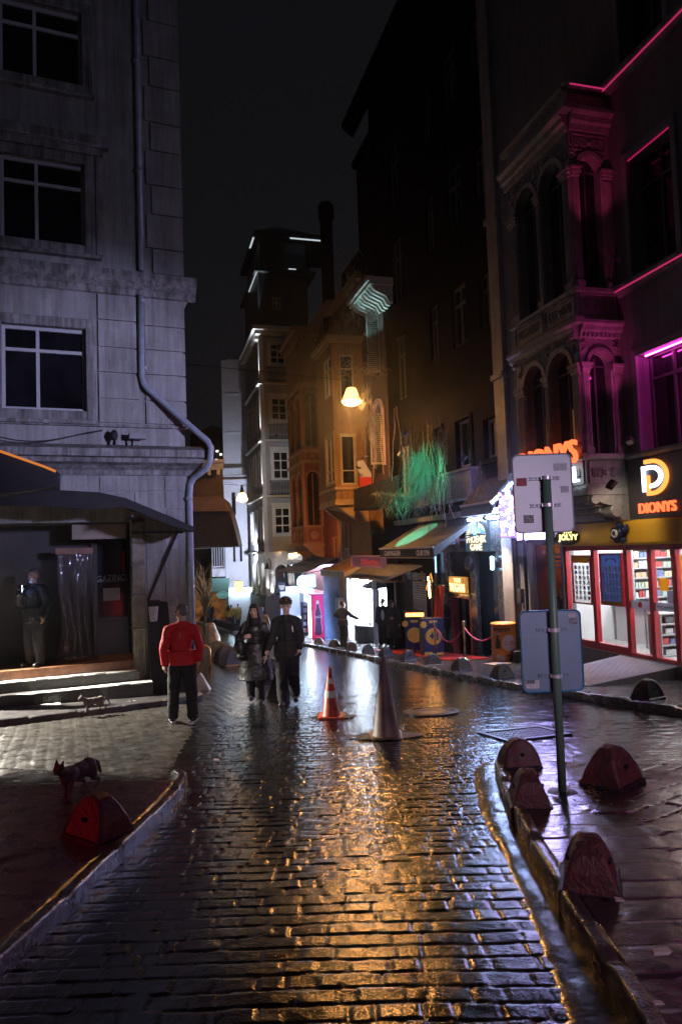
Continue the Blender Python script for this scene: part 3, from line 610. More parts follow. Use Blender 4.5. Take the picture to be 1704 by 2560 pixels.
mb.nprism(RF,[(0,6.45),(.06,6.47),(.1,6.56),(.16,6.58),(.16,6.64),(0,6.66)],-14,-4.62); mb.nprism(RF,[(0,10.62),(.08,10.64),(.14,10.72),(.2,10.74),(.2,10.82),(0,10.84)],-14,-4.62)
mb.nprism(RF,[(0,3.16),(.06,3.17),(.1,3.24),(.1,3.29),(0,3.3)],-14,-4.62)
obj('ledge',mb,CARV,AB)
mb=MB(); mb.box(RF,-14,-4.64,6.545,6.57,.1,.125); obj('light_tube',mb,MAG,AB)
mb=MB(); mb.box(RF,-14,-4.64,10.70,10.722,.145,.165); S=side(-4.62); mb.box(S,.0,.95,10.70,10.722,.1,.12); obj('light_tube',mb,MAG,AB)
mb=MB(); mb.box(RF,-.06,.5,-1.6,23,-.02,.13); mb.box(RF,-1.0,-.5,-1.6,2.6,-.02,.09)
for z in (2.45,6.0,10.3): mb.box(RF,-.1,.54,z,z+.16,-.02,.2)
obj('pilaster',mb,PALE,AB,bevel=.015)
mb=MB(); mb.tube([RF.pt(-.75,-1.4,.16),RF.pt(-.75,2.3,.16)],.045,8); mb.tube([RF.pt(-.3,-1.4,.1),RF.pt(-.32,.3,.1),RF.pt(-.26,.8,.12),RF.pt(-.3,2.4,.1)],.022,6); mb.box(RF,-.4,-.22,.1,.45,.0,.14); mb.tube([RF.pt(-.15,-1.2,.16),RF.pt(-.18,2.4,.16)],.018,5)
obj('conduit',mb,M('dark conduit',(.05,.045,.05),.5,var=.2),AB)
# ---- bay window: front face n=.93, side face at u=-4.55
BN=.93; U0,U1=-4.55,-2.1
BAY=MB(); LA=[(-4.27,-3.47,3.32,5.5),(-3.27,-2.47,3.32,5.5)]; UA=[(-4.27,-3.47,6.66,9.5),(-3.27,-2.47,6.66,9.5)]
BAY.wall(RF,U0,U1,2.65,10.75,BN,LA+UA,.22)
S=side(U0); SLA=[(.24,.74,3.32,5.36)]; SUA=[(.24,.74,6.66,9.38)]
BAY.wall(S,-.02,BN,2.65,10.75,0,SLA+SUA,.22)
for (a,b,c,d) in LA+UA: BAY.spandrel(RF,a,b,d-(b-a)/2,d,BN,.22)
for (a,b,c,d) in SLA+SUA: BAY.spandrel(S,a,b,d-(b-a)/2,d,0,.22)
BAY.quad(RF.pt(U1,2.65,0),RF.pt(U1,2.65,BN),RF.pt(U1,10.75,BN),RF.pt(U1,10.75,0)); BAY.quad(RF.pt(U0,10.75,0),RF.pt(U1,10.75,0),RF.pt(U1,10.75,BN),RF.pt(U0,10.75,BN)); BAY.quad(RF.pt(U0,2.65,0),RF.pt(U1,2.65,0),RF.pt(U1,2.65,BN),RF.pt(U0,2.65,BN))
bay=obj('bay',BAY,CARV,AB)
mb=MB()
def pilaster(fr,u0,u1,z0,z1,n):
    mb=MB(); w=(u1-u0); mb.box(fr,u0-.02,u1+.02,z0,z0+.12,n-.02,n+.07); mb.box(fr,u0,u1,z0+.12,z1-.2,n-.02,n+.03)
    k=max(3,int(w/.05)); 
    for i in range(k): mb.box(fr,u0+.012+i*(w-.01)/k,u0+.012+(i+.62)*(w-.01)/k,z0+.16,z1-.24,n+.03,n+.05)
    mb.box(fr,u0-.015,u1+.015,z1-.2,z1-.13,n-.02,n+.06); mb.box(fr,u0-.04,u1+.04,z1-.13,z1-.06,n-.02,n+.085); mb.box(fr,u0-.06,u1+.06,z1-.06,z1,n-.02,n+.11); obj('column',mb,CARV,bay,bevel=.006)
for z0,z1 in ((3.32,5.12),(6.66,9.1)):
    pilaster(RF,-4.53,-4.29,z0,z1,BN); pilaster(RF,-3.45,-3.29,z0,z1,BN); pilaster(RF,-2.45,-2.13,z0,z1,BN)
    pilaster(S,.01,.2,z0,z1,0); pilaster(S,.77,.91,z0,z1,0)
for c,zs in ((-3.87,5.1),(-2.87,5.1),(-3.87,9.1),(-2.87,9.1)): mb=MB(); mb.archring(RF,c,zs,.4,.5,BN-.02,BN+.05); obj('arch_moulding',mb,CARV,bay)
for zs in (5.11,9.13): mb=MB(); mb.archring(S,.49,zs,.25,.33,-.02,.05); obj('arch_moulding',mb,CARV,bay)
mb=MB()
def wrap(pf):
    mb=MB()
    mb.nprism(RF,[(BN+a,b) for a,b in pf],U0-.0,U1+.1); mb.nprism(S,pf,0,BN); m=max(a for a,b in pf); b0=min(b for a,b in pf if a>m-.04); b1=max(b for a,b in pf)
    mb.box(RF,U0-m,U0,b0,b1,BN-.0,BN+m-.003); obj('moulding',mb,CARV,bay,bevel=.004)
wrap([(0,5.62),(.04,5.64),(.06,5.72),(.12,5.76),(.14,5.84),(.2,5.88),(.2,5.95),(0,6.0)])
wrap([(0,9.85),(.04,9.87),(.07,9.98),(.13,10.02),(.15,10.12),(.23,10.18),(.23,10.26),(0,10.32)])
wrap([(0,6.55),(.07,6.56),(.07,6.64),(0,6.655)]); wrap([(0,3.2),(.07,3.21),(.1,3.27),(.1,3.31),(0,3.32)]); wrap([(0,6.0),(.05,6.01),(.05,6.08),(0,6.09)])
wrap([(0,10.66),(.1,10.68),(.14,10.75),(0,10.77)])
mb=MB()
for i in range(26): mb.box(RF,U0+.03+i*.095,U0+.08+i*.095,5.64,5.72,BN,BN+.1)
for i in range(9): mb.box(S,.03+i*.1,.08+i*.1,5.64,5.72,0,.1)
obj('dentil_band',mb,CARV,bay,bevel=.004)
mb=MB()   # carved panels: framed rosettes and scrolls
rr=random.Random(5)
def panel(fr,u0,u1,z0,z1,n):
    mb=MB(); surround(mb,fr,u0+.04,u1-.04,z0+.04,z1-.04,.035,n-.01,n+.03); c=(u0+u1)/2; zc=(z0+z1)/2; hh=(z1-z0)*.28
    mb.lathe(fr.pt(c,zc,n-.01),[(hh*.5,0),(hh*.45,.035),(hh*.2,.05)],12,axis=fr.n3())
    for sg in (-1,1):
        for k in range(4):
            a0=k*.9; pts=[fr.pt(c+sg*(hh*.8+.02+k*(u1-u0)*.07+.035*math.cos(a0+t*.9)*1.2),zc+.07*math.sin(a0+t*.9)*(1 if k%2 else -1)*1.3,n+.012) for t in range(7)]
            if abs(pts[-1].z-zc)<hh*2 and hh*.8+.07+k*(u1-u0)*.07<(u1-u0)/2-.06: mb.tube(pts,.018,5)
    obj('carving',mb,CARV,bay)
for z0,z1 in ((2.72,3.18),(6.1,6.54)):
    panel(RF,-4.5,-3.4,z0,z1,BN); panel(RF,-3.34,-2.15,z0,z1,BN); panel(S,.06,.88,z0,z1,0)
panel(RF,-4.5,-3.4,9.52,9.84,BN); panel(RF,-3.34,-2.15,9.52,9.84,BN); panel(S,.06,.88,9.45,9.82,0)
for fr,n,cs,r in ((RF,BN,(-4.42,-3.37,-2.3),.1),(S,0,(.09,.86),.07)):
    for zc in (5.45,9.4):
        for c in cs:
            mb=MB()
            for k in range(3): mb.tube([fr.pt(c+rr.uniform(-r,r)*.8,zc-.1+.08*k,n+.005),fr.pt(c+rr.uniform(-r,r),zc-.05+.08*k,n+.02),fr.pt(c+rr.uniform(-r,r)*.6,zc+.02+.08*k,n+.005)],.02,5)
            obj('carving',mb,CARV,bay)
mb=MB()   # corbel below the bay
for i,(z0,z1,n1,ua,ub) in enumerate(((2.5,2.65,.99,-4.62,-2.04),(2.38,2.5,.9,-4.5,-2.15),(2.28,2.38,.72,-4.4,-2.25),(2.16,2.28,.5,-4.3,-2.35),(2.02,2.16,.3,-4.2,-2.45))): mb.box(RF,ua,ub,z0,z1,0,n1)
for u in (-4.5,-2.35):
    mb.nprism(RF,[(0,1.98),(.18,2.0),(.3,2.12),(.34,2.28),(.6,2.33),(.82,2.42),(.86,2.52),(0,2.52)],u-.08,u+.18)
    for c,z,r in ((.3,2.2,.14),(.78,2.42,.1)): mb.lathe(RF.pt(u-.1,z,c),[(r,0),(r,.3),(r*.4,.31)],14,axis=RF.d3())
obj('corbel',mb,CARV,bay,bevel=.01)
for k,(fr,n,h_) in enumerate([(RF,BN,h_) for h_ in LA+UA]+[(S,0,h_) for h_ in SLA+SUA]):
    a,b,c,d=h_; mb=MB(); mb.box(fr,a-.02,b+.02,c-.02,d+.02,n-.24,n-.2); 
    w=obj('bay_window',mb,DGLASS,bay); mb=MB(); mb.box(fr,(a+b)/2-.02,(a+b)/2+.02,c,d-.1,n-.2,n-.17); mb.box(fr,a,b,d-(b-a)/2-.02,d-(b-a)/2+.02,n-.2,n-.172); obj('frame',mb,M('black window frame',(.05,.05,.055),.4),w)
    if fr is RF and d<6:
        mb=MB(); mb.box(fr,a+.03,(a+b)/2-.05,c+.05,c+1.0,n-.198,n-.19); 
        obj('lit_blind',mb,EM('amber blind',(1,.42,.12),.09,base=(.1,.06,.04)),w)
# ---- market shop front
SH=[-2.15,-3.2,-4.28,-4.98,-5.62,-6.5,-7.5]
mb=MB()
for u in SH: mb.box(RF,u-.055,u+.055,-.72,1.5,-.16,-.04)
for i in range(len(SH)-1):
    a,b=SH[i+1]+.055,SH[i]-.055; mb.box(RF,a,b,1.4,1.5,-.15,-.045)
    mb.box(RF,a,b,-.72,-.56 if b>-4.2 else -.64,-.15,-.045)
fr_=obj('shopfront',mb,RED,AB,bevel=.008)
mb=MB()
for i in range(len(SH)-1): mb.box(RF,SH[i+1]+.055,SH[i]-.055,-.56 if SH[i]>-4.2 else -.64,1.4,-.105,-.098)
obj('glass',mb,GLASS('shop glass',.02),fr_)
mb=MB(); mb.box(RF,-4.92,-4.32,.24,.4,-.096,-.09); mb.box(RF,-5.56,-5.03,.24,.4,-.096,-.09); obj('door_stripe',mb,TR('frosted stripe',(.5,.47,.55)),fr_)
mb=MB(); mb.lathe(RF.pt(-4.6,.32,-.09),[(.06,0),(.06,.004)],20,axis=RF.n3()); obj('no_entry_mark',mb,M('sticker red',(.5,.02,.03),.4,var=0),fr_)
mb=MB(); text(mb,'Hoş geldiniz',RF.pt(-5.08,.285,-.089),RF.pt(-5.55,.285,-.089),.075,RF.n3(),.003); obj('lettering',mb,M('dark lettering',(.06,.03,.05),.5,var=0),fr_)
FAS=M('black fascia',(.03,.028,.032),.35,var=.2)
mb=MB(); mb.box(RF,-9,-4.66,2.0,3.15,.0,.08); obj('fascia',mb,FAS,AB)
YEL=M('yellow awning band',(.62,.34,.015),.45,var=.12,scale=2)
mb=MB(); mb.nprism(RF,[(0,1.5),(.1,1.5),(.13,1.55),(.1,1.98),(0,2.0)],-9,-2.1); obj('awning_band',mb,YEL,AB)
# posters hung in the window
def wall_poster(lab,u0,u1,z0,z1,bgc,kind):
    t=thing('window_poster',lab,'poster',RF.pt((u0+u1)/2,z0,-.03)); mb=MB(); surround(mb,RF,u0+.03,u1-.03,z0+.03,z1-.03,.03,-.095,-.03); obj('frame',mb,RED,t)
    mb=MB(); mb.quad(RF.pt(u0+.03,z0+.03,-.065),RF.pt(u1-.03,z0+.03,-.065),RF.pt(u1-.03,z1-.03,-.065),RF.pt(u0+.03,z1-.03,-.065)); obj('sheet',mb,bgc,t)
    mb=MB(); rr=random.Random(kind); mats=[TR('print %d'%i,c) for i,c in enumerate(((.5,.3,.05),(.45,.45,.5),(.3,.05,.05),(.1,.2,.4),(.5,.5,.48)))]
    w=u1-u0-.1; hh=z1-z0-.1
    if kind==1:
        mb.cur=0; mb.box(RF,u0+.03,u1-.03,z1-.17,z1-.03,-.06,-.058)
        for r in range(7):
            for c in range(4):
                mb.cur=rr.choice((1,2,3,4,4)); mb.box(RF,u0+.08+c*w/4+rr.uniform(0,.02),u0+.06+(c+.75)*w/4,z0+.1+r*(hh-.2)/7,z0+.1+(r+.7)*(hh-.2)/7,-.06,-.057)
    else:
        mb.cur=0; mb.box(RF,u0+.03,u1-.03,z0+.03,z0+.09,-.06,-.058)
        for r in range(5):
            for c in range(6):
                mb.cur=1; mb.box(RF,u0+.07+c*w/6,u0+.05+(c+.8)*w/6,z0+.12+r*(hh-.25)/5,z0+.12+(r+.6)*(hh-.25)/5,-.06,-.057)
                mb.cur=0; mb.box(RF,u0+.075+c*w/6,u0+.05+(c+.65)*w/6,z0+.12+(r+.65)*(hh-.25)/5,z0+.12+(r+.82)*(hh-.25)/5,-.06,-.057)
        mb.cur=2
        for k in range(9): a=math.pi*k/8; mb.box(RF,(u0+u1)/2+.16*math.cos(a)-.012,(u0+u1)/2+.16*math.cos(a)+.012,z1-.2+.06*math.sin(a),z1-.15+.06*math.sin(a),-.06,-.057)
    obj('print',mb,mats,t)
wall_poster('pale framed price poster with an orange top behind the market glass',-3.13,-2.43,.22,1.3,TR('poster white',(.6,.6,.62)),1)
wall_poster('dark blue framed poster with rows of small cards behind the market glass',-4.17,-3.44,.25,1.34,TR('poster blue',(.02,.035,.11)),2)
mb=MB(); mb.box(RF,-5.38,-5.16,.62,.86,-.112,-.106); tag(obj('yellow_notice',mb,TR('notice yellow',(.7,.42,.03))),'small yellow notice stuck on the glass market door','notice')
mb=MB(); mb.box(RF,-6.4,-5.72,-.3,1.3,-.112,-.106); tag(obj('banner_poster',mb,TR('banner yellow',(.7,.42,.12))),'tall yellow and orange poster on the glass at the right end of the market','poster')
# ---- inside the market
IN=thing('market_interior','bright white market room seen through the red framed glass','room',RF.pt(-4.6,-.7,-2)); WH=M('white shop wall',(.6,.61,.62),.5,var=.06)
mb=MB(); mb.box(RF,-7.6,-2.1,-.74,-.72,-4.4,-.17); obj('tiled_floor',mb,M('shop floor',(.4,.4,.4),.25,var=.1),IN)
mb=MB(); mb.quad(RF.pt(-7.6,-.72,-3.1),RF.pt(-2.1,-.72,-3.1),RF.pt(-2.1,1.9,-3.1),RF.pt(-7.6,1.9,-3.1)); mb.quad(RF.pt(-2.1,-.72,-4.4),RF.pt(-2.1,-.72,-.17),RF.pt(-2.1,1.9,-.17),RF.pt(-2.1,1.9,-4.4)); mb.quad(RF.pt(-7.6,-.72,-4.4),RF.pt(-7.6,-.72,-.17),RF.pt(-7.6,1.9,-.17),RF.pt(-7.6,1.9,-4.4)); mb.quad(RF.pt(-7.6,1.9,-4.4),RF.pt(-2.1,1.9,-4.4),RF.pt(-2.1,1.9,-.17),RF.pt(-7.6,1.9,-.17)); obj('room_wall',mb,WH,IN)
mb=MB()
for u in (-3,-4.6,-6.2):
    for n in (-.9,-2.2): mb.box(RF,u-.6,u+.6,1.86,1.88,n-.3,n+.3)
obj('ceiling_panel',mb,EM('shop panel',(1,.98,.95),22),IN)
PK=[M('pack %d'%i,c,.4,var=.15,scale=30) for i,c in enumerate(((.4,.06,.06),(.12,.16,.3),(.5,.45,.3),(.55,.55,.56),(.3,.36,.3),(.5,.5,.52),(.5,.3,.2),(.1,.1,.11)))]
def shelves(FS,lab,u0,u1,z0,z1,n0,n1,rows,name):
    RF=FS; t=thing(name,lab,'shelf',RF.pt((u0+u1)/2,z0,n0)); mb=MB(); mb.box(RF,u0,u1,z0,z1,n0-.03,n0)
    for r in range(rows+1): z=z0+(z1-z0)*r/rows; mb.box(RF,u0,u1,z-.015,z+.015,n0,n1)
    mb.box(RF,u0-.03,u0,z0,z1,n0,n1+.01); mb.box(RF,u1,u1+.03,z0,z1,n0,n1+.01); obj('rack',mb,M('grey rack',(.3,.3,.31),.5,var=.1),t,bevel=.003); return t
S21=side(-2.13); S43=side(-4.38)
t1=shelves(S21,'wall shelf of small packs at the far side of the market',-3.05,-1.7,.0,1.62,0,.28,7,'wall_shelf')
t2=shelves(S43,'low white snack shelf just inside the market door',-2.0,-.45,-.7,.12,0,.35,4,'snack_shelf')
protos={}
def pack(w,h_,d,mi):
    k=(round(w,2),round(h_,2),mi)
    if k not in protos:
        b=MB(); b.wbox(-w/2,w/2,-d/2,d/2,0,h_); o=obj('snack_pack',b,PK[mi],bevel=.006); protos[k]=o; first=True
    else: o=dup(protos[k])
    return o
rr=random.Random(9); ang=math.atan2(RF.n.y,RF.n.x)
def fill(FS,u0,u1,z0,z1,n,rows,label,group,ws,hs):
    for r in range(rows):
        z=z0+(z1-z0)*r/rows+.016; u=u0+.05
        while u<u1-.08:
            w=rr.choice(ws); h_=rr.choice(hs); mi=rr.randrange(8)
            for c in range(rr.choice((1,2,3))):
                if u>u1-w: break
                o=pack(w,h_,.1,mi); o.location=FS.pt(u+w/2,z,n); o.rotation_euler=(0,0,ang); tag(o,label,'pack',group); u+=w+.012
            u+=rr.uniform(.0,.03)
fill(S21,-3.05,-1.7,.0,1.62,.2,7,'small boxed pack standing on the wall shelf of the market','packs on the wall shelf',(.07,.1,.14),(.12,.16))
fill(S43,-2.0,-.45,-.7,.12,.25,4,'bright snack pack lying on the low shelf inside the market door','packs on the snack shelf',(.12,.18,.24),(.1,.13))
CT=thing('shop_counter','white market counter with a dark top behind the glass','counter',RF.pt(-3.4,-.7,-1.8)); mb=MB(); mb.box(RF,-4.3,-2.2,-.72,.08,-1.9,-1.3); obj('body',mb,WH,CT); mb=MB(); mb.box(RF,-4.35,-2.15,.08,.13,-1.95,-1.25); obj('top',mb,M('counter top',(.12,.13,.14),.3),CT)
mb=MB(); mb.box(RF,-4.2,-3.75,.15,.5,-1.75,-1.45); mb.box(RF,-4.02,-3.93,.13,.15,-1.7,-1.5); tag(obj('cash_register',mb,M('dark till',(.06,.05,.09),.4)),'dark cash register on the white market counter','cash register')
mb=MB(); mb.lathe(RF.pt(-4.45,-.1,-1.0),[(.09,-.08),(.12,0),(.09,.08)],16,axis=RF.d3()); mb.tube([RF.pt(-4.45,-.72,-1.0),RF.pt(-4.45,.14,-1.0),RF.pt(-3.6,.14,-1.0),RF.pt(-3.6,-.72,-1.0)],.03,6); tag(obj('entry_rail',mb,M('steel rail',(.4,.4,.42),.3,metal=.7)),'grey tubular entry rail inside the market beside the counter','rail')
RM=thing('entrance_ramp','ribbed grey metal ramp climbing from the wet pavement to the market door','ramp',RF.pt(-4.5,gz(14),1))
a=[RF.pt(-5.6,0,.0),RF.pt(-4.0,0,.0),RF.pt(-3.9,0,2.0),RF.pt(-5.7,0,1.9)]; tops=[-.74,-.74,None,None]
mb=MB(); q=[]
for dz in (0,1):
    for p,z in zip(a,tops): g0=gz(p.y)+.1; q.append(Vector((p.x,p.y,g0 if dz==0 else (z if z is not None else g0+.025))))
mb.hexa(q); obj('plate',mb,M('ribbed steel',(.3,.3,.31),.35,metal=.6,var=.2,bump=.3,bscale=60),RM)
mb=MB()
for i in range(30):
    t=i/30.; l=q[4].lerp(q[7],t)+Vector((0,0,.0)); r_=q[5].lerp(q[6],t); mb.tube([l+Vector((0,0,.003)),r_+Vector((0,0,.003))],.008,4)
obj('tread_rib',mb,M('ribbed steel',(.3,.3,.31)),RM)
# ---- signs
def sign_letters(name,lab,parts,loc,cat='sign'):
    t=thing(name,lab,cat,loc)
    for nm,mb,m in parts: obj(nm,mb,m,t)
    return t
ORN=EM('orange channel letter',(1,.12,.035),2.2); WHT=EM('white channel letter',(.75,.9,1),4); NEO=EM('amber neon stroke',(1,.27,.05),2.0)
n3=RF.n3()
def dlogo(u0,u1,z0,z1,stroke):
    """a D: straight stem at u0 side (left as read, u larger), bow to the right"""
    outer=[];inner=[]
    return
mbw=MB(); mbo=MB(); ul,ur=-5.13,-5.8; zc=2.74
def arcD(mb,uc,zc,rx,rz,w,a0,a1,n0,n1,seg=18):
    for k in range(seg):
        a=a0+(a1-a0)*k/seg; b=a0+(a1-a0)*(k+1)/seg
        q=[(uc-rx*math.cos(a),zc+rz*math.sin(a)),(uc-rx*math.cos(b),zc+rz*math.sin(b)),(uc-(rx-w)*math.cos(b),zc+(rz-w)*math.sin(b)),(uc-(rx-w)*math.cos(a),zc+(rz-w)*math.sin(a))]
        mb.fprism(RF,q,n0,n1)
h2=math.pi/2
arcD(mbo,-5.38,zc+.02,.43,.34,.075,-h2,h2,.09,.13); mbo.box(RF,-5.38,-5.24,zc-.32,zc-.245,.09,.129); mbo.box(RF,-5.315,-5.24,zc-.245,zc+.06,.09,.129)
mbo.box(RF,-5.38,-5.2,zc+.285,zc+.36,.09,.129)
arcD(mbw,-5.36,zc+.03,.3,.21,.07,-h2,h2,.09,.135); mbw.box(RF,-5.36,-5.13,zc+.17,zc+.24,.09,.134); mbw.box(RF,-5.2,-5.13,zc-.24,zc+.17,.09,.134); mbw.box(RF,-5.36,-5.33,zc-.18,zc-.11,.09,.134)
mbt=MB(); text(mbt,'DIONYS',RF.pt(-4.98,2.1,.09),RF.pt(-5.96,2.1,.09),.19,n3,.04,bold=.01)
sign_letters('monogram_sign','glowing orange and white monogram with orange letters below on the black fascia',[('white_stroke',mbw,WHT),('orange_stroke',mbo,NEO),('lettering',mbt,ORN)],RF.pt(-5.4,2.1,.1))
mb=MB(); text(mb,'DIONYS',RF.pt(-2.3,3.17,1.05),RF.pt(-4.5,3.17,1.05),.45,n3,.07,bold=.01)
mb2=MB(); text(mb2,'HOTEL',RF.pt(-3.35,2.78,1.05),RF.pt(-4.5,2.78,1.05),.3,n3,.06,bold=.01); mb3=MB(); mb3.box(RF,-4.6,-1.8,3.22,3.25,.98,1.05); mb3.box(RF,-4.5,-2.3,3.52,3.55,.98,1.05); mb3.box(RF,-4.45,-3.35,2.86,2.89,.98,1.05)
sign_letters('letter_sign','orange over white channel letters on rails across the bay window behind the pole sign',[('rail',mb3,FAS),('lettering',mb,ORN),('second_line',mb2,WHT)],RF.pt(-4,2.8,1))
JS=side(-3.0); mb=MB(); mb.lathe(JS.pt(.42,1.7,-.06),[(.02,0),(.31,.0),(.31,.1),(.02,.1)],28,axis=JS.n3()); 
mb.v=[tuple(Vector((v[0],v[1],1.7+(v[2]-1.7)*.55))) for v in mb.v]
mb2=MB(); text(mb2,'JOLYY',JS.pt(.66,1.65,.045),JS.pt(.18,1.65,.045),.12,JS.n3(),.012,bold=.03)
for k in range(4): mb2.box(JS,.5-k*.055,.52-k*.055,1.79,1.83,.045,.055)
sign_letters('oval_sign','oval black sign with glowing yellow letters under the bay window',[('board',mb,FAS),('lettering',mb2,EM('yellow letters',(1,.85,.25),2.5))],RF.pt(-3,1.6,.4))
EY=thing('bead_ornament','dark blue bead ornament hanging on the yellow awning band','ornament',RF.pt(-4.45,1.6,.2)); mb=MB()
for dx,dz,r in ((0,0,.13),(.17,.05,.08),(-.17,.07,.08),(.1,-.13,.07),(-.1,-.14,.07),(.22,-.07,.05),(-.2,.14,.04),(0,.15,.08)): mb.ell(RF.pt(-4.45+dx,1.74+dz,.17),(r,r,r),10,7)
obj('beads',mb,M('navy beads',(.015,.02,.06),.2,var=.2),EY,smooth=True); mb=MB(); mb.lathe(RF.pt(-4.45,1.74,.28),[(.085,0),(.085,.03),(.04,.031)],18,axis=n3); obj('eye_ring',mb,M('white bead',(.7,.7,.72),.3,var=0),EY); mb=MB(); mb.lathe(RF.pt(-4.45,1.74,.3),[(.045,0),(.045,.016)],14,axis=n3); obj('pupil',mb,M('navy beads',(.015,.02,.06)),EY)
# doorway with amber light
EN=thing('amber_passage','narrow doorway passage glowing amber between the market and the pilaster','doorway',RF.pt(-1.5,-1.2,-1)); mb=MB()
mb.quad(RF.pt(-2.05,-1.25,-2.4),RF.pt(-1.02,-1.25,-2.4),RF.pt(-1.02,1.55,-2.4),RF.pt(-2.05,1.55,-2.4)); mb.quad(RF.pt(-2.05,-1.25,-2.4),RF.pt(-2.05,-1.25,-.05),RF.pt(-2.05,1.55,-.05),RF.pt(-2.05,1.55,-2.4)); mb.quad(RF.pt(-1.02,-1.25,-2.4),RF.pt(-1.02,-1.25,-.05),RF.pt(-1.02,1.55,-.05),RF.pt(-1.02,1.55,-2.4)); mb.box(RF,-2.05,-1.02,-1.7,-1.22,-2.4,.02); mb.quad(RF.pt(-2.05,1.55,-2.4),RF.pt(-1.02,1.55,-2.4),RF.pt(-1.02,1.55,-.05),RF.pt(-2.05,1.55,-.05)); obj('passage_wall',mb,M('ochre wall',(.3,.13,.05),.6,var=.4),EN)
mb=MB(); mb.box(RF,-1.6,-1.5,1.3,1.5,-1.0,-.9); obj('bulb',mb,EM('amber bulb',(1,.35,.08),26),EN)
mb=MB()
for k in range(4): mb.box(RF,-2.02,-1.05,.98+k*.1,1.03+k*.1,-.25-.05*k,-.2-.05*k)
obj('lintel',mb,PALE,EN)
# ------------------------------------------------------------------ B: dark club building with the vines
BW=M('near black stone',(.009,.008,.0075),.85,spec=.05,var=.5,scale=1.5,bump=.3,streak=.5)  # stone kept near black all over
OLIVE=M('dark olive cloth',(.03,.027,.022),.75,var=.3,scale=6,bump=.15)
BB=thing('club_building','tall dark building hung with vines above the club awning','building',(2.5,23,gz(23)))
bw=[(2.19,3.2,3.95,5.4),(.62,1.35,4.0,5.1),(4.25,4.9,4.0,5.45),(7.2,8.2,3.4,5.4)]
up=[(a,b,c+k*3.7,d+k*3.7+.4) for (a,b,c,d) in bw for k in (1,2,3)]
mb=MB(); mb.wall(RF,.52,10.4,6.4,20.4,0,up,.22); mb.quad(RF.pt(.52,6.4,0),RF.pt(10.4,6.4,0),RF.pt(10.4,6.4,-.1),RF.pt(.52,6.4,-.1)); obj('upper_wall',mb,M('darkened upper wall',(.007,.0068,.007),.9,spec=.03,var=.5,scale=2,bump=.3),BB); mb=MB(); mb.wall(RF,.52,10.4,2.2,6.4,0,bw,.22); mb.wall(RF,5.0,12.1,-3,2.2,-.05,[(6.3,9.0,-2.3,1.1),(9.4,12.05,-2.9,.2)],.2); mb.wall(RF,.52,5.0,-3,2.2,-.12,[(2.75,4.05,-1.75,.03),(1.05,2.25,-1.6,1.4)],.2)  # upper wall coloured darker where little lamp light falls
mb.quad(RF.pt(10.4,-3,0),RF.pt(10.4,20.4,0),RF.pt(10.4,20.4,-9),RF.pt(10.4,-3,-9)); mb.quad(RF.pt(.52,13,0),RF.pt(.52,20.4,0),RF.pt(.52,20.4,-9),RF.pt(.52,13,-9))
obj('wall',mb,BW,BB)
mb=MB(); mb.nprism(RF,[(0,20.0),(.3,20.2),(.5,20.4),(.5,20.6),(0,20.6)],.5,12.6); obj('eaves',mb,BW,BB)
FR2=M('old window frame',(.22,.2,.2),.5,var=.3,scale=9)
for i,(a,b,c,d) in enumerate(bw+up): window(BB,RF,a,b,c,d,-.1,mull=() if i in(0,) else (.5,),trans=.7 if i>3 else None,fw=.09,mat=FR2 if i<4 else M('black window frame',(.05,.05,.055)))
for a,b,c,d in bw[:3]: mb=MB(); surround(mb,RF,a,b,c,d,.09,-.02,.06); mb.box(RF,a-.15,b+.15,c-.16,c-.09,-.02,.14); obj('window_surround',mb,BW,BB)
mb=MB()   # shallow box balcony, underside band
mb.box(RF,1.75,6.2,2.95,3.0,0,.35); mb.box(RF,1.8,6.1,3.0,3.78,0,.28); mb.box(RF,1.75,6.2,3.78,3.86,0,.34); mb.box(RF,.55,8.5,2.45,2.62,0,.25)
obj('balcony',mb,M('balcony panel',(.17,.15,.15),.6,var=.35,bump=.2,streak=.4),BB,bevel=.01)
# ledge + hanging planter shelf left part
mb=MB(); mb.box(RF,6.2,11.5,3.2,3.3,0,.9); mb.box(RF,6.2,11.5,3.3,4.1,.82,.88)
for k in range(24): mb.box(RF,6.25+k*.22,6.28+k*.22,3.3,4.1,.84,.9)
obj('balcony_rail',mb,M('black iron',(.02,.02,.022),.5,metal=.4),BB)
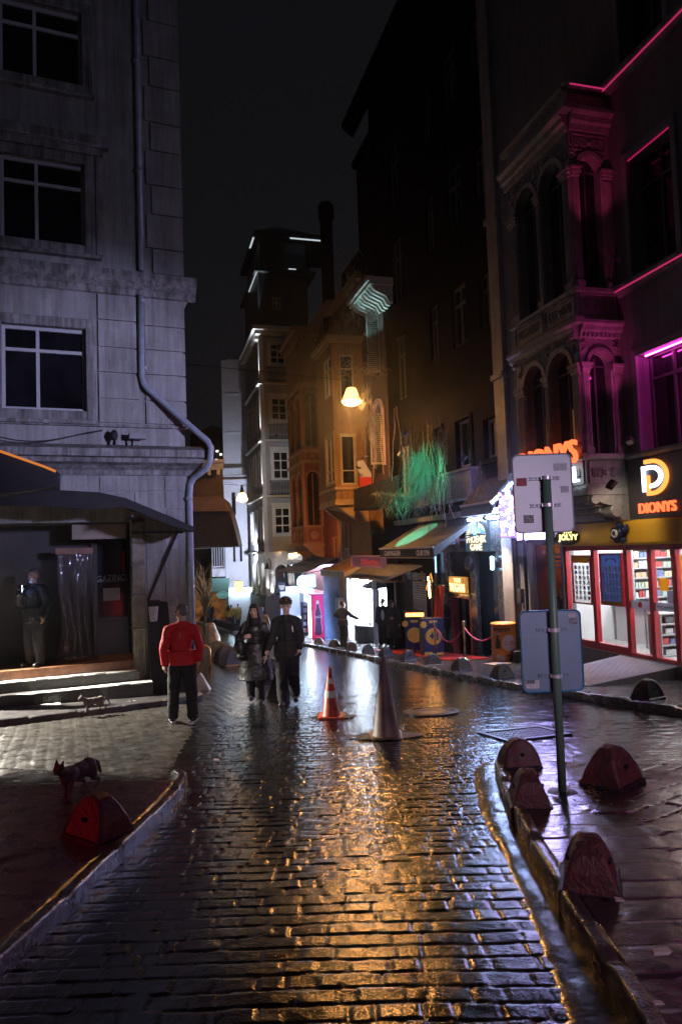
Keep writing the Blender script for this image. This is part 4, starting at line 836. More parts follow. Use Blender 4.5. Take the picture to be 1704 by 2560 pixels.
# shuttered arched window bay at the far end with the teal lit cornice
mb=MB(); T=side(10.4)
mb.wall(RF,9.3,12.1,4.1,12.2,.08,[(9.75,10.75,4.9,7.5),(9.75,10.75,8.6,11.3)],.3); S9=side(9.3); mb.wall(S9,0,.08,4.1,12.2,0,[],.1); mb.spandrel(RF,9.75,10.75,7.0,7.5,.08,.3)
obj('shutter_bay',mb,M('plum stucco',(.07,.045,.05),.7,var=.35,scale=3,bump=.2),BB)
SHU=M('grey shutter',(.2,.19,.19),.6,var=.2)
for zc0,zc1 in ((4.95,7.0),(8.65,11.25)):
    mb=MB(); Fs=Fr(RF.pt(9.78,0,.09)[:2],(RF.n*.93+RF.d*.35)[:],(-RF.d*.93+RF.n*.35)[:])
    surround(mb,Fs,.05,.47,zc0+.05,zc1-.05,.05,-.03,.0)
    k=int((zc1-zc0)/.085)
    for i in range(k): z=zc0+.08+i*.083; mb.hexa([Fs.pt(.05,z,-.025),Fs.pt(.47,z,-.025),Fs.pt(.47,z-.02,.0),Fs.pt(.05,z-.02,.0),Fs.pt(.05,z+.018,-.025),Fs.pt(.47,z+.018,-.025),Fs.pt(.47,z-.002,.0),Fs.pt(.05,z-.002,.0)])
    obj('shutter',mb,SHU,BB)
    mb=MB(); mb.box(RF,9.75,10.75,zc0-.05,zc1+.5 if zc0<6 else zc1,-.16,-.14); obj('dark_opening',mb,BLACK,BB)
mb=MB(); mb.archring(RF,10.25,7.0,.5,.66,.06,.18); mb.box(RF,9.6,9.75,4.9,7.0,.06,.15); mb.box(RF,10.75,10.9,4.9,7.0,.06,.15); obj('arch_moulding',mb,M('pink moulding',(.4,.3,.32),.6,var=.25,bump=.3),BB)
mb=MB(); mb.box(RF,8.2,11.0,11.6,11.72,.0,.95); mb.box(RF,8.2,11.0,11.72,11.9,.0,1.05)
for k in range(9): mb.nprism(RF,[(0,10.95),(.15,11.0),(.27,11.22),(.7,11.4),(.9,11.6),(.0,11.6)],8.3+k*.3,8.44+k*.3)
obj('cornice',mb,M('pale cornice',(.42,.42,.42),.6,var=.25,bump=.2),BB)
# the club front
CL=M('black glossy cladding',(.018,.017,.019),.25,c2=(.05,.05,.04),scale=2.5,var=.5,rvar=.12)
mb=MB(); mb.box(RF,.62,1.02,-1.9,2.2,-.1,.02); mb.box(RF,2.3,2.7,-1.9,1.45,-.1,.02); mb.box(RF,4.1,4.95,-2.0,2.2,-.1,.0); mb.box(RF,.62,4.95,1.42,2.25,-.1,.03); mb.box(RF,2.72,4.08,.05,.15,-.1,.05); obj('club_cladding',mb,CL,BB,bevel=.01)
mb=MB(); mb.box(RF,1.05,2.25,-1.6,1.4,-.3,-.26); obj('club_glass_door',mb,M('smoky door glass',(.01,.013,.012),.08,c2=(.03,.045,.04),scale=3),BB)
mb=MB(); mb.box(RF,2.75,4.05,-1.8,.03,-.9,-.85); obj('club_door',mb,M('black door',(.012,.012,.016),.4),BB)
mb=MB(); mb.box(RF,2.72,2.78,-1.75,.05,-.2,.04); mb.box(RF,4.02,4.08,-1.75,.05,-.2,.04); mb.box(RF,2.78,4.02,.0,.06,-.2,.038); obj('door_frame',mb,M('red door frame',(.25,.03,.02),.4,var=.2),BB)
t=thing('roller_shutter','grey ribbed roller shutter of the closed shop left of the club','shutter',RF.pt(7.5,-2,0)); mb=MB()
for k in range(34): mb.box(RF,6.35,7.9,-2.2+k*.085,-2.135+k*.085,-.2,-.16-.01*(k%2))
obj('slats',mb,M('galvanised slat',(.28,.27,.29),.4,var=.15,metal=.3),t); mb=MB(); mb.box(RF,7.95,8.95,-2.3,1.05,-.2,-.15); obj('side_panel',mb,M('dark glass panel',(.05,.045,.055),.15,var=.3),t)
mb=MB(); rr=random.Random(21)
for c,z0 in ((6.7,.75),(7.3,.7),(8.6,.8)):
    pts=[RF.pt(c+.16*math.sin(i*1.9)*(1-i/22),z0-i*.045,-.12) for i in range(18 if c<8.5 else 12)]; mb.tube(pts,.016,5); pts=[RF.pt(c+.1+.12*math.cos(i*2.3),z0-i*.04,-.115) for i in range(12)]; mb.tube(pts,.012,5)
obj('gilt_ornament',mb,M('gilt script',(.4,.24,.06),.4,metal=.4,var=.2),t)
# signs of the club
PH=thing('lightbox_sign','square club lightbox with a blue bird over glowing cream letters','sign',RF.pt(2,1.5,0)); mb=MB(); mb.box(RF,1.3,2.72,1.42,2.32,.03,.1); obj('box',mb,EM('lightbox ground',(.1,.3,.42),.16),PH)
mb=MB()
for sg in (-1,1):
    for k in range(7):
        a=.15+k*.2; mb.fprism(RF,[(2.02+sg*.06,1.95),(2.02+sg*(.08+.5*math.cos(a)),1.9+.45*math.sin(a)*.85),(2.02+sg*(.14+.5*math.cos(a)),1.86+.45*math.sin(a)*.8)],.1,.112)
obj('bird_wings',mb,EM('wing glow',(1,.75,.4),1.3,c2=(.1,.5,.9),scale=5),PH); mb=MB(); mb.ell(RF.pt(2.02,2.0,.11),(.07,.07,.17)); mb.ell(RF.pt(2.02,2.2,.11),(.06,.06,.06)); obj('bird_body',mb,EM('bird blue',(.2,.65,1),2.5),PH)
mb=MB(); text(mb,'PHOENIX',RF.pt(2.62,1.68,.1),RF.pt(1.4,1.68,.1),.2,n3,.012,bold=.02); text(mb,'GAME',RF.pt(2.4,1.46,.1),RF.pt(1.65,1.46,.1),.19,n3,.012,bold=.02); obj('lettering',mb,EM('cream letters',(1,.8,.5),1.6),PH)
CS=thing('club_sign','word in pale blue letters between two pink diamonds on black cladding','sign',RF.pt(3.9,1.7,.03)); mb=MB(); text(mb,'CLUB',RF.pt(4.3,1.66,.03),RF.pt(3.55,1.66,.03),.22,n3,.03); obj('lettering',mb,EM('pale blue letter',(.35,.45,.75),.35,base=(.2,.2,.25)),CS); mb=MB()
for u in (4.5,3.35): surround(mb,RF,u-.01,u+.01,1.76,1.78,.015,.03,.045); mb.fprism(RF,[(u-.11,1.77),(u,1.66),(u+.11,1.77),(u,1.88)],.03,.04)
obj('diamond',mb,EM('pink diamond',(.7,.2,.35),.35),CS)
VG=thing('amber_light_sign','bright yellow light box sign over the club door','sign',RF.pt(3.5,.2,.05)); mb=MB(); mb.box(RF,2.78,3.95,.18,.66,.04,.14); obj('box',mb,EM('yellow lightbox',(1,.5,.08),.5,c2=(.5,.16,.02),scale=7),VG); mb=MB(); text(mb,'VEGAN',RF.pt(3.9,.22,.14),RF.pt(2.83,.22,.14),.24,n3,.01,bold=.03); text(mb,'YES',RF.pt(3.6,.5,.14),RF.pt(3.1,.5,.14),.12,n3,.01,bold=.02); obj('lettering',mb,EM('yellow white letters',(1,.78,.3),2.2),VG)
mb=MB(); mb.lathe(RF.pt(1.0,1.1,.06),[(.02,-.02),(.16,0),(.16,.08),(.02,.09)],16,axis=n3); OL=thing('blue_wall_lamp','glowing blue white lamp on the black cladding beside the glass door','lamp',RF.pt(1,1.1,.05)); obj('housing',mb,CL,OL); mb=MB(); mb.box(RF,.93,1.07,.92,1.28,.14,.17); obj('tube',mb,EM('blue tube',(.3,.6,1),25),OL)
OC=thing('ring_lamp','dark round wall badge with a pale centre on the club cladding','badge',RF.pt(2.7,1.1,.05)); mb=MB(); mb.lathe(RF.pt(2.62,1.08,.03),[(.12,0),(.22,.0),(.22,.08),(.16,.1),(.12,.08)],8,axis=n3); obj('ring',mb,M('black iron',(.02,.02,.022),.5),OC); mb=MB(); mb.lathe(RF.pt(2.62,1.08,.03),[(.12,0),(.11,.03),(.02,.035)],8,axis=n3); obj('centre',mb,EM('badge glow',(.3,.4,.5),.25),OC)
BP=thing('blue_neon_pole','thin vertical blue white neon tube left of the club cladding','neon tube',RF.pt(4.95,1,.1)); mb=MB(); mb.tube([RF.pt(4.98,.75,.12),RF.pt(4.97,1.75,.12)],.022,6); obj('tube',mb,EM('blue white tube',(.35,.65,1),2.2),BP); mb=MB(); mb.box(RF,5.02,5.2,-.2,1.9,.02,.1); obj('backplate',mb,CL,BP)
def awning(name,lab,u0,u1,zw,n,zf,val,mat,mv,tr=None,nw=.0,thick=.03,ribs=0,valm=None):
    t=thing(name,lab,'awning',RF.pt((u0+u1)/2,zf,n)); mb=MB()
    mb.hexa([RF.pt(u0,zw-thick,nw),RF.pt(u1,zw-thick,nw),RF.pt(u1,zf-thick,n),RF.pt(u0,zf-thick,n),RF.pt(u0,zw,nw),RF.pt(u1,zw,nw),RF.pt(u1,zf,n),RF.pt(u0,zf,n)])
    for i in range(ribs):
        u=u0+(u1-u0)*(i+.5)/ribs; mb.tube([RF.pt(u,zw+.01,nw),RF.pt(u,zf+.01,n)],.03,6)
    obj('cover',mb,mat,t); mb=MB(); mb.box(RF,u0,u1,zf-val,zf-.035,n-.02,n+.005); 
    for u in (u0,u1): mb.add([RF.pt(u,zw-thick,nw),RF.pt(u,zf-thick,n),RF.pt(u,zf-val,n)],[(0,1,2)])
    obj('valance',mb,valm or mat,t)
    if tr: mb=MB(); mb.box(RF,u0,u1,zf-.035,zf+.02,n-.02,n+.03); mb.box(RF,u0,u1,zf-val-.02,zf-val,n-.02,n+.01); obj('edge_bar',mb,tr,t)
    mb=MB(); 
    for u in (u0+.1,u1-.1): mb.tube([RF.pt(u,zf-.06,n-.05),RF.pt(u,zw-.5,nw)],.02,6)
    obj('arm',mb,IRON,t); return t
BAR=M('pale edge bar',(.5,.47,.43),.4,var=.1)
a1=awning('club_awning','olive awning with lettered valance lit green by a floodlight above the club',1.67,6.35,2.45,1.57,1.6,.3,OLIVE,None,BAR)
mb=MB(); text(mb,'CLUB MAGAZIN',RF.pt(5.85,1.36,1.578),RF.pt(4.35,1.36,1.578),.16,n3,.006); text(mb,"CLUB 'EYN",RF.pt(2.95,1.36,1.578),RF.pt(1.98,1.36,1.578),.16,n3,.006); obj('lettering',mb,EM('pale valance letters',(.8,.55,.4),.12,base=(.5,.4,.33)),a1)
a2=awning('black_awning','black awning with a pale edge bar between the club lightbox and the grey pole sign',-.05,1.75,3.45,.66,2.72,.3,CANV,None,BAR)
mb=MB(); mb.tube([RF.pt(-.05,2.68,.64),RF.pt(-.05,3.2,.0)],.03,6); mb.box(RF,.2,1.7,2.3,2.36,.1,.5); obj('under_light',mb,EM('cool under light',(.4,.55,1),110),a2)
VN=thing('led_screen_sign','blue white glowing screen sign with red dots mostly hidden by the upper pole board','sign',RF.pt(-1,2,.1)); mb=MB(); SS=side(-.4); mb.box(SS,.14,.62,1.75,2.95,-.03,.0); mb.box(RF,-1.98,-.36,1.62,2.9,.1,.14); obj('board',mb,FAS,VN); mb=MB(); mb.box(RF,-1.95,-.4,1.7,2.85,.14,.15); obj('screen',mb,EM('screen blue white',(.55,.62,1),34,c2=(.25,.12,.8),scale=3),VN)
mb=MB(); rr=random.Random(2); mb2=MB()
for k in range(60):
    x=rr.uniform(.17,.57); z=rr.uniform(1.78,2.9); (mb if k%2 else mb2).box(SS,x,x+.05,z,z+rr.uniform(.03,.1),0,.01)
obj('red_dots',mb,EM('red dots',(1,.1,.25),16),VN); obj('white_dots',mb2,EM('white dots',(.5,.55,1),40),VN)
# red curtain and heater arms at the club door
mb=MB(); us=np.linspace(4.05,4.75,16); vs=[]
for z in (-1.9,-1.2,-.4,.35):
    for i,u in enumerate(us): vs.append(RF.pt(float(u),z,.25+.06*math.sin(i*1.7)+(.35-z)*.08))
mb.add(vs,[(j*16+i,j*16+i+1,(j+1)*16+i+1,(j+1)*16+i) for j in range(3) for i in range(15)])
CU=thing('door_curtain','heavy red curtain glowing under the amber heater beside the club door','curtain',RF.pt(4.4,-1.9,.3)); obj('cloth',mb,M('red velvet',(.35,.02,.01),.7,var=.4,scale=9),CU,smooth=True); mb=MB(); mb.tube([RF.pt(4.0,.37,.26),RF.pt(4.8,.37,.26)],.02,6); obj('rod',mb,IRON,CU)
HT=thing('hanging_heater','slanted glowing heater tube above the red curtain','heater',RF.pt(4.5,.3,.6)); mb=MB(); mb.tube([RF.pt(4.72,.62,.5),RF.pt(4.35,.0,.6)],[.03,.055],8); obj('element',mb,EM('heater white orange',(1,.42,.09),60),HT); mb=MB(); mb.tube([RF.pt(4.78,.66,.45),RF.pt(4.36,-.02,.55)],.07,8); obj('reflector',mb,IRON,HT)
OS=thing('orange_streamer','dim orange tube slanting down left of the heater','light tube',RF.pt(4,.3,1)); mb=MB(); mb.tube([RF.pt(3.45,.8,.95),RF.pt(3.72,.3,1.0)],.02,6); mb.tube([RF.pt(3.45,.8,.95),RF.pt(3.2,.55,1.0)],.015,6); obj('tube',mb,EM('dim orange',(1,.28,.05),1.6),OS); mb=MB(); mb.tube([RF.pt(3.47,-1.75,.95),RF.pt(3.45,.84,.95)],.03,6); obj('stand',mb,IRON,OS)
# ------------------------------------------------------------------ pharmacy / lit shop under the awnings
PS=thing('white_lit_shop','dazzling white lit shop opening under the ribbed grey awning','shop',RF.pt(13.5,-2.5,0)); mb=MB()
q=lambda u0,u1,z0,z1,n0,n1:None
mb.box(RF,9.45,16.0,-3.3,-2.66,-3,-.02)
mb.quad(RF.pt(9.45,-2.66,-3),RF.pt(16,-2.66,-3),RF.pt(16,.3,-3),RF.pt(9.45,.3,-3)); mb.quad(RF.pt(9.45,-2.66,-3),RF.pt(9.45,-2.66,0),RF.pt(9.45,.3,0),RF.pt(9.45,.3,-3)); mb.quad(RF.pt(16,-2.66,-3),RF.pt(16,-2.66,0),RF.pt(16,.3,0),RF.pt(16,.3,-3)); mb.quad(RF.pt(9.45,.3,-3),RF.pt(16,.3,-3),RF.pt(16,.3,0),RF.pt(9.45,.3,0)); obj('room',mb,M('white lit wall',(.8,.82,.85),.5,var=.04),PS)
mb=MB(); mb.box(RF,12.2,15.7,.2,.25,-2.6,-.3); mb.box(RF,12.2,15.7,-2.3,.1,-2.98,-2.94); obj('light_panel',mb,EM('cold shop light',(.7,.84,1),230),PS)
for q in ((15.75,16.05,-2.9,.4,-.05,.1),(11.75,11.95,-2.9,.4,-.05,.1),(13.6,13.68,-2.66,.25,-.1,-.04)): mb=MB(); mb.box(RF,*q); obj('door_jamb',mb,M('lilac frame',(.45,.4,.5),.5),PS)
mb=MB(); mb.box(RF,14.6,15.7,-2.66,-1.9,-.6,-.2); mb.box(RF,12.1,13.2,-2.66,-1.2,-1.5,-1.2); obj('display_case',mb,M('white case',(.7,.7,.72),.4),PS)
GRY=M('ribbed plastic sheet',(.13,.125,.12),.5,var=.3,scale=4)
awning('ribbed_awning','ribbed grey plastic awning sagging over the white lit shop',6.4,12.5,.95,1.5,.5,.05,GRY,None,None,ribs=22)
awning('brown_awning','brown cloth awning with a pale valance left of the ribbed grey awning',11.2,15.2,1.25,1.5,.72,.26,M('brown awning cloth',(.25,.13,.05),.7,var=.3,scale=5),None,BAR,valm=M('cream valance',(.45,.38,.3),.6,var=.2))
PKS=thing('pink_sign_box','long pink trough sign standing on the ribbed awning','sign',RF.pt(8.3,.9,1.5)); mb=MB(); mb.box(RF,6.45,10.2,.92,1.36,1.3,1.45); obj('box',mb,EM('pink sign face',(.5,.16,.25),.05,base=(.3,.12,.16)),PKS); mb=MB(); surround(mb,RF,6.5,10.15,.97,1.31,.05,1.44,1.5); obj('frame',mb,EM('pink sign rim',(.8,.3,.45),.05,base=(.3,.17,.2)),PKS,bevel=.005)
mb=MB(); rr=random.Random(4)
for k in range(12): mb.box(RF,7.0+k*.17,7.1+k*.17-rr.uniform(0,.05),1.03,1.03+rr.uniform(.12,.24),1.45,1.46)
obj('red_strokes',mb,EM('red strokes',(1,.06,.05),.35),PKS)
# meter boxes, door surround beside it
MT=thing('meter_cabinet','pale grey meter cabinet on the pier left of the white lit shop','meter box',RF.pt(17,-1.5,.3)); mb=MB(); mb.box(RF,16.6,17.3,-1.4,-.72,.05,.35); obj('box',mb,M('pale cabinet',(.5,.5,.5),.5,var=.15),MT,bevel=.015); mb=MB(); mb.box(RF,16.7,16.76,-1.1,-1.04,.35,.36); mb.tube([RF.pt(16.8,-2.9,.2),RF.pt(16.8,-1.4,.2)],.05,8); mb.tube([RF.pt(17.1,-2.9,.2),RF.pt(17.1,-1.4,.2)],.04,8); obj('conduit',mb,PALE,MT)
# ------------------------------------------------------------------ C: orange building with the two storey box bay
OR=M('ochre stucco',(.30,.155,.055),.7,var=.3,scale=1.6,bump=.15,streak=.35)
CC=thing('ochre_building','ochre house with a box bay window behind the big street lamp','building',RF.pt(14,-3,0)); S12=side(12.2); CN_=1.45
mb=MB(); mb.wall(RF,12.15,17,.4,13.6,0,[(15.4,16.6,1.6,4.4)],.15); mb.wall(RF,16.05,17,-3.6,.4,0,[],.1)
mb.wall(S12,-.3,CN_,3.6,10.6,0,[(.55,1.16,4.4,6.5),(.5,1.1,8.0,10.0)],.15); mb.wall(RF,12.2,15.0,3.6,10.6,CN_,[(12.3,13.7,4.5,6.6),(12.4,13.6,8.3,10.0)],.15)
mb.quad(RF.pt(12.2,3.6,0),RF.pt(15,3.6,0),RF.pt(15,3.6,CN_),RF.pt(12.2,3.6,CN_)); mb.quad(RF.pt(15,3.6,0),RF.pt(15,10.6,0),RF.pt(15,10.6,CN_),RF.pt(15,3.6,CN_)); mb.quad(RF.pt(12.2,10.6,-.3),RF.pt(15,10.6,-.3),RF.pt(15,10.6,CN_),RF.pt(12.2,10.6,CN_)); mb.quad(RF.pt(12.15,13.6,0),RF.pt(17,13.6,0),RF.pt(17,13.6,-8),RF.pt(12.15,13.6,-8)); mb.quad(RF.pt(12.15,.4,0),RF.pt(12.15,13.6,0),RF.pt(12.15,13.6,-8),RF.pt(12.15,.4,-8))
obj('wall',mb,OR,CC)
OTR=M('cream window trim',(.42,.38,.33),.6,var=.15)
window(CC,S12,.55,1.16,4.4,6.5,-.02,mull=(),trans=.28,fw=.05,mat=OTR); window(CC,RF,12.3,13.7,4.5,6.6,CN_-.02,mull=(.5,),trans=.25,fw=.09,mat=OTR); window(CC,S12,.5,1.1,8.0,10.0,-.02,mull=(),trans=.7,fw=.05,mat=OTR); window(CC,RF,12.4,13.6,8.3,10.0,CN_-.02,mull=(.5,),trans=.7,fw=.08,mat=OTR); window(CC,RF,15.4,16.6,1.6,4.4,-.05,mull=(.5,),trans=.7,fw=.08,mat=OTR)
mb=MB(); surround(mb,S12,.55,1.16,4.4,6.5,.07,-.02,.03); surround(mb,RF,12.3,13.7,4.5,6.6,.1,CN_-.02,CN_+.03)
for z0,z1,o in ((4.15,4.28,.06),(3.5,3.62,.08),(3.62,3.75,.04),(10.5,10.62,.1),(10.62,10.8,.22)):
    mb.box(S12,-.3,CN_+o,z0,z1,-.02,o); mb.box(RF,12.2,15+o,z0,z1,CN_-.02,CN_+o-.003)
mb.nprism(RF,[(0,2.75),(.5,2.85),(1.0,3.15),(1.35,3.45),(1.4,3.5),(0,3.5)],12.3,12.6); mb.nprism(RF,[(0,2.75),(.5,2.85),(1.0,3.15),(1.35,3.45),(1.4,3.5),(0,3.5)],14.4,14.7); mb.nprism(RF,[(0,3.2),(1.2,3.42),(1.25,3.5),(0,3.5)],12.6,14.4); mb.box(RF,12.1,17.1,13.4,13.7,-.02,.3)
mb.box(RF,15.2,15.4,-1,4.6,-.02,.08); mb.box(RF,16.6,16.8,-1,4.6,-.02,.08)
for k in range(9): mb.tube([RF.pt(15.45+k*.14,1.65,.1),RF.pt(15.45+k*.14,3.2,.1)],.014,5)
obj('moulding',mb,M('ochre moulding',(.4,.26,.13),.65,var=.3,bump=.2),CC,bevel=.01)
FG=thing('striped_flag','white and red flag hanging from a pole on the ochre house','flag',S12.pt(.4,4.6,.7)); mb=MB()
pts=[(0.66,5.28),(.40,5.32),(-.06,4.55),(-.08,4.0),(.62,4.0),(.66,4.6)]
mb.fprism(S12,[(.68,5.3),(.42,5.33),(-.02,4.62),(.62,4.62)],.68,.70); obj('white_half',mb,M('flag white',(.5,.5,.52),.7,var=.1),FG); mb=MB(); mb.fprism(S12,[(.62,4.62),(-.02,4.62),(-.04,4.02),(.58,4.02)],.68,.70); obj('red_half',mb,M('flag red',(.5,.03,.025),.7,var=.1),FG); mb=MB(); mb.tube([S12.pt(.7,5.36,.69),S12.pt(.2,4.3,.0)],.015,6); obj('flagpole',mb,IRON,FG)
# ------------------------------------------------------------------ D: red house with the arched bay
RD=M('rust red stucco',(.22,.06,.038),.7,var=.35,scale=1.5,bump=.15,streak=.3)
DD=thing('red_house','rust red house with tall arched bay windows beside the white lit corner block','building',RF.pt(20,-3,0)); S20=side(20.3); DN=1.05
mb=MB(); mb.wall(RF,17,26,-.6,14.0,0,[(17.5,18.6,3.4,6.4),(17.5,18.6,-.2,2.3)],.2)
mb.wall(S20,0,DN,1.9,13.6,0,[(.2,.84,3.0,5.9),(.2,.84,7.25,10.2)],.15); mb.wall(RF,20.3,24,1.9,13.6,DN,[(20.6,21.9,3.0,5.9),(22.2,23.5,3.0,5.9),(20.6,21.9,7.25,10.2),(22.2,23.5,7.25,10.2)],.15)
for a,b in ((3.0,5.9),(7.25,10.2)):
    mb.spandrel(S20,.2,.84,b-.32,b,0,.15); mb.spandrel(RF,20.6,21.9,b-.65,b,DN,.15); mb.spandrel(RF,22.2,23.5,b-.65,b,DN,.15)
mb.quad(RF.pt(20.3,1.9,0),RF.pt(24,1.9,0),RF.pt(24,1.9,DN),RF.pt(20.3,1.9,DN)); mb.quad(RF.pt(24,1.9,0),RF.pt(24,13.6,0),RF.pt(24,13.6,DN),RF.pt(24,1.9,DN)); mb.quad(RF.pt(20.3,13.6,0),RF.pt(24,13.6,0),RF.pt(24,13.6,DN),RF.pt(20.3,13.6,DN)); mb.quad(RF.pt(17,14,0),RF.pt(26,14,0),RF.pt(26,14,-8),RF.pt(17,14,-8)); mb.quad(RF.pt(17,10,0),RF.pt(17,14,0),RF.pt(17,14,-8),RF.pt(17,10,-8)); mb.quad(RF.pt(26,-4,0),RF.pt(26,14,0),RF.pt(26,14,-8),RF.pt(26,-4,-8))
obj('wall',mb,RD,DD)
DTR=M('red brown moulding',(.3,.14,.09),.6,var=.25,bump=.15); mb=MB()
for z0,z1,o in ((2.88,2.98,.08),(1.86,2.02,.12),(6.35,6.5,.12),(6.95,7.1,.06),(10.5,10.7,.14),(13.3,13.5,.25),(13.5,13.75,.4)):
    mb.box(S20,-.05,DN+o,z0,z1,-.02,o); mb.box(RF,20.3,24+o,z0,z1,DN-.02,DN+o-.003)
for i in range(14): mb.box(RF,20.4+i*.26,20.52+i*.26,13.05,13.3,DN,DN+.22)
for i in range(4): mb.box(S20,.1+i*.26,.22+i*.26,13.05,13.3,0,.22)
for a,b in ((3.0,5.9),(7.25,10.2)):
    mb.archring(S20,.52,b-.32,.32,.4,-.02,.05); mb.archring(RF,21.25,b-.65,.65,.75,DN-.02,DN+.05); mb.archring(RF,22.85,b-.65,.65,.75,DN-.02,DN+.05)
    mb.box(S20,.97,1.07,a,b+.5,-.02,.05); mb.box(S20,.0,.12,a,b+.5,-.02,.05); mb.box(RF,20.3,20.42,a,b+.5,DN-.02,DN+.045)
panel_mb=mb
def pan2(fr,u0,u1,z0,z1,n): surround(mb,fr,u0+.05,u1-.05,z0+.05,z1-.05,.04,n-.01,n+.03); mb.lathe(fr.pt((u0+u1)/2,(z0+z1)/2,n-.01),[((z1-z0)*.3,0),((z1-z0)*.27,.04),(.05,.06)],12,axis=fr.n3())
for z0,z1 in ((2.04,2.86),(6.5,6.95)): pan2(S20,.08,.95,z0,z1,0); pan2(RF,20.45,22.1,z0,z1,DN); pan2(RF,22.2,23.9,z0,z1,DN)
mb.box(RF,17.0,17.15,-1,4.5,0,.1); mb.nprism(RF,[(0,1.2),(.5,1.35),(.8,1.6),(1.0,1.86),(0,1.86)],20.4,20.7); mb.nprism(RF,[(0,1.2),(.5,1.35),(.8,1.6),(1.0,1.86),(0,1.86)],23.5,23.8); mb.nprism(RF,[(0,1.55),(.9,1.7),(.95,1.86),(0,1.86)],20.7,23.5)
mb.box(RF,17,26,13.6,14.2,-.02,.3)
obj('moulding',mb,DTR,DD,bevel=.01)
for fr,n,a,b in ((S20,0,.2,.84),(RF,DN,20.6,21.9),(RF,DN,22.2,23.5)):
    for z0,z1 in ((3.0,5.9),(7.25,10.2)):
        mb=MB(); mb.box(fr,a,b,z0,z1,n-.18,n-.13); w=obj('arched_window',mb,M('brown glass',(.02,.014,.013),.15,var=.2),DD); mb=MB(); mb.box(fr,(a+b)/2-.02,(a+b)/2+.02,z0,z1-.1,n-.13,n-.09); obj('frame',mb,DTR,w)
for z0,z1 in ((3.4,6.4),(-.2,2.3)): window(DD,RF,17.5,18.6,z0,z1,-.08,mull=(.5,),trans=.7,fw=.08,mat=DTR)
# kiosk below the red house
KI=thing('kiosk','small kiosk glowing blue and white under its dark awning','kiosk',RF.pt(21,-3,1)); mb=MB()
mb.quad(RF.pt(17.2,-3.6,-2),RF.pt(26,-3.6,-2),RF.pt(26,1,-2),RF.pt(17.2,1,-2)); mb.quad(RF.pt(17.2,-3.6,-2),RF.pt(17.2,-3.6,.9),RF.pt(17.2,.8,.9),RF.pt(17.2,1,-2)); mb.quad(RF.pt(17.2,1,-2),RF.pt(26,1,-2),RF.pt(26,.9,1.2),RF.pt(17.2,.9,1.2)); obj('wall',mb,M('kiosk blue wall',(.12,.2,.5),.5,var=.2),KI)
mb=MB(); mb.box(RF,24.5,26,-3.6,-.9,.2,.3); mb.box(RF,22.3,24.4,-3.6,-2.2,.6,.9); S25=side(25.7); mb.box(S25,-.6,1.5,-3.8,-.5,-.1,0); obj('counter',mb,M('kiosk white',(.7,.72,.75),.4,var=.05),KI)
mb=MB(); mb.box(RF,18.5,25.5,.75,.8,-1.4,.8); mb.box(RF,22.0,25.8,-1.9,.5,-1.95,-1.9); obj('light_panel',mb,EM('kiosk light',(.5,.64,1),24),KI); mb=MB(); mb.box(RF,18.6,19.6,-2.8,.2,-1.2,-1.1); mb.box(RF,17.35,17.45,-2.6,.5,-.8,.6); obj('blue_panel',mb,EM('kiosk blue panel',(.05,.15,1),7),KI)
t=awning('kiosk_awning','dark blue kiosk awning with a lilac valance beyond the soft drink fridge',17.3,23.6,1.25,1.9,.55,.06,M('navy awning',(.06,.06,.1),.6,var=.2),None,BAR)
mb=MB(); mb.box(RF,22.2,24.4,.18,.55,1.88,1.92); obj('valance_flap',mb,M('lilac valance',(.3,.25,.34),.6),t)
S18=side(18.2); CR=thing('round_sign','glowing white round sign with a blue rim hung under the kiosk awning','sign',S18.pt(1.72,.07,0)); mb=MB(); mb.lathe(S18.pt(1.7,.07,-.06),[(.02,0),(.33,0),(.33,.12),(.02,.121)],32,axis=S18.n3()); obj('disc',mb,EM('cyan white disc',(.6,.95,.95),5),CR); mb=MB(); mb.lathe(S18.pt(1.7,.07,-.07),[(.33,0),(.36,0),(.36,.15),(.33,.15)],32,axis=S18.n3(),cap=False); obj('rim',mb,M('blue rim',(.03,.2,.35),.4),CR); mb=MB(); mb.tube([S18.pt(1.7,.4,0),S18.pt(1.7,.7,0)],.03,6); obj('bracket',mb,IRON,CR)
SQ=thing('square_light_sign','pale cyan square light sign just right of the round kiosk sign','sign',S18.pt(1.15,-.1,-.4)); mb=MB(); mb.box(S18,.95,1.38,-.25,.4,-.5,-.4); obj('face',mb,EM('cyan square',(.3,.7,1),7),SQ); mb=MB(); surround(mb,S18,.97,1.36,-.23,.38,.03,-.41,-.38); obj('frame',mb,M('blue rim',(.03,.2,.35),.4),SQ)
MN=thing('menu_board','small dark menu board with white writing on the kiosk front','menu board',S18.pt(2.2,-.3,0)); mb=MB(); mb.box(S18,2.0,2.42,-.55,-.05,-3.2,-3.15); obj('board',mb,M('slate',(.05,.05,.09),.5),MN); mb=MB()
for k in range(4): mb.box(S18,2.04+.02*k,2.38-.03*k,-.25-.06*k,-.22-.06*k,-3.15,-3.14)
obj('writing',mb,EM('white writing',(.9,.95,1),1.),MN)
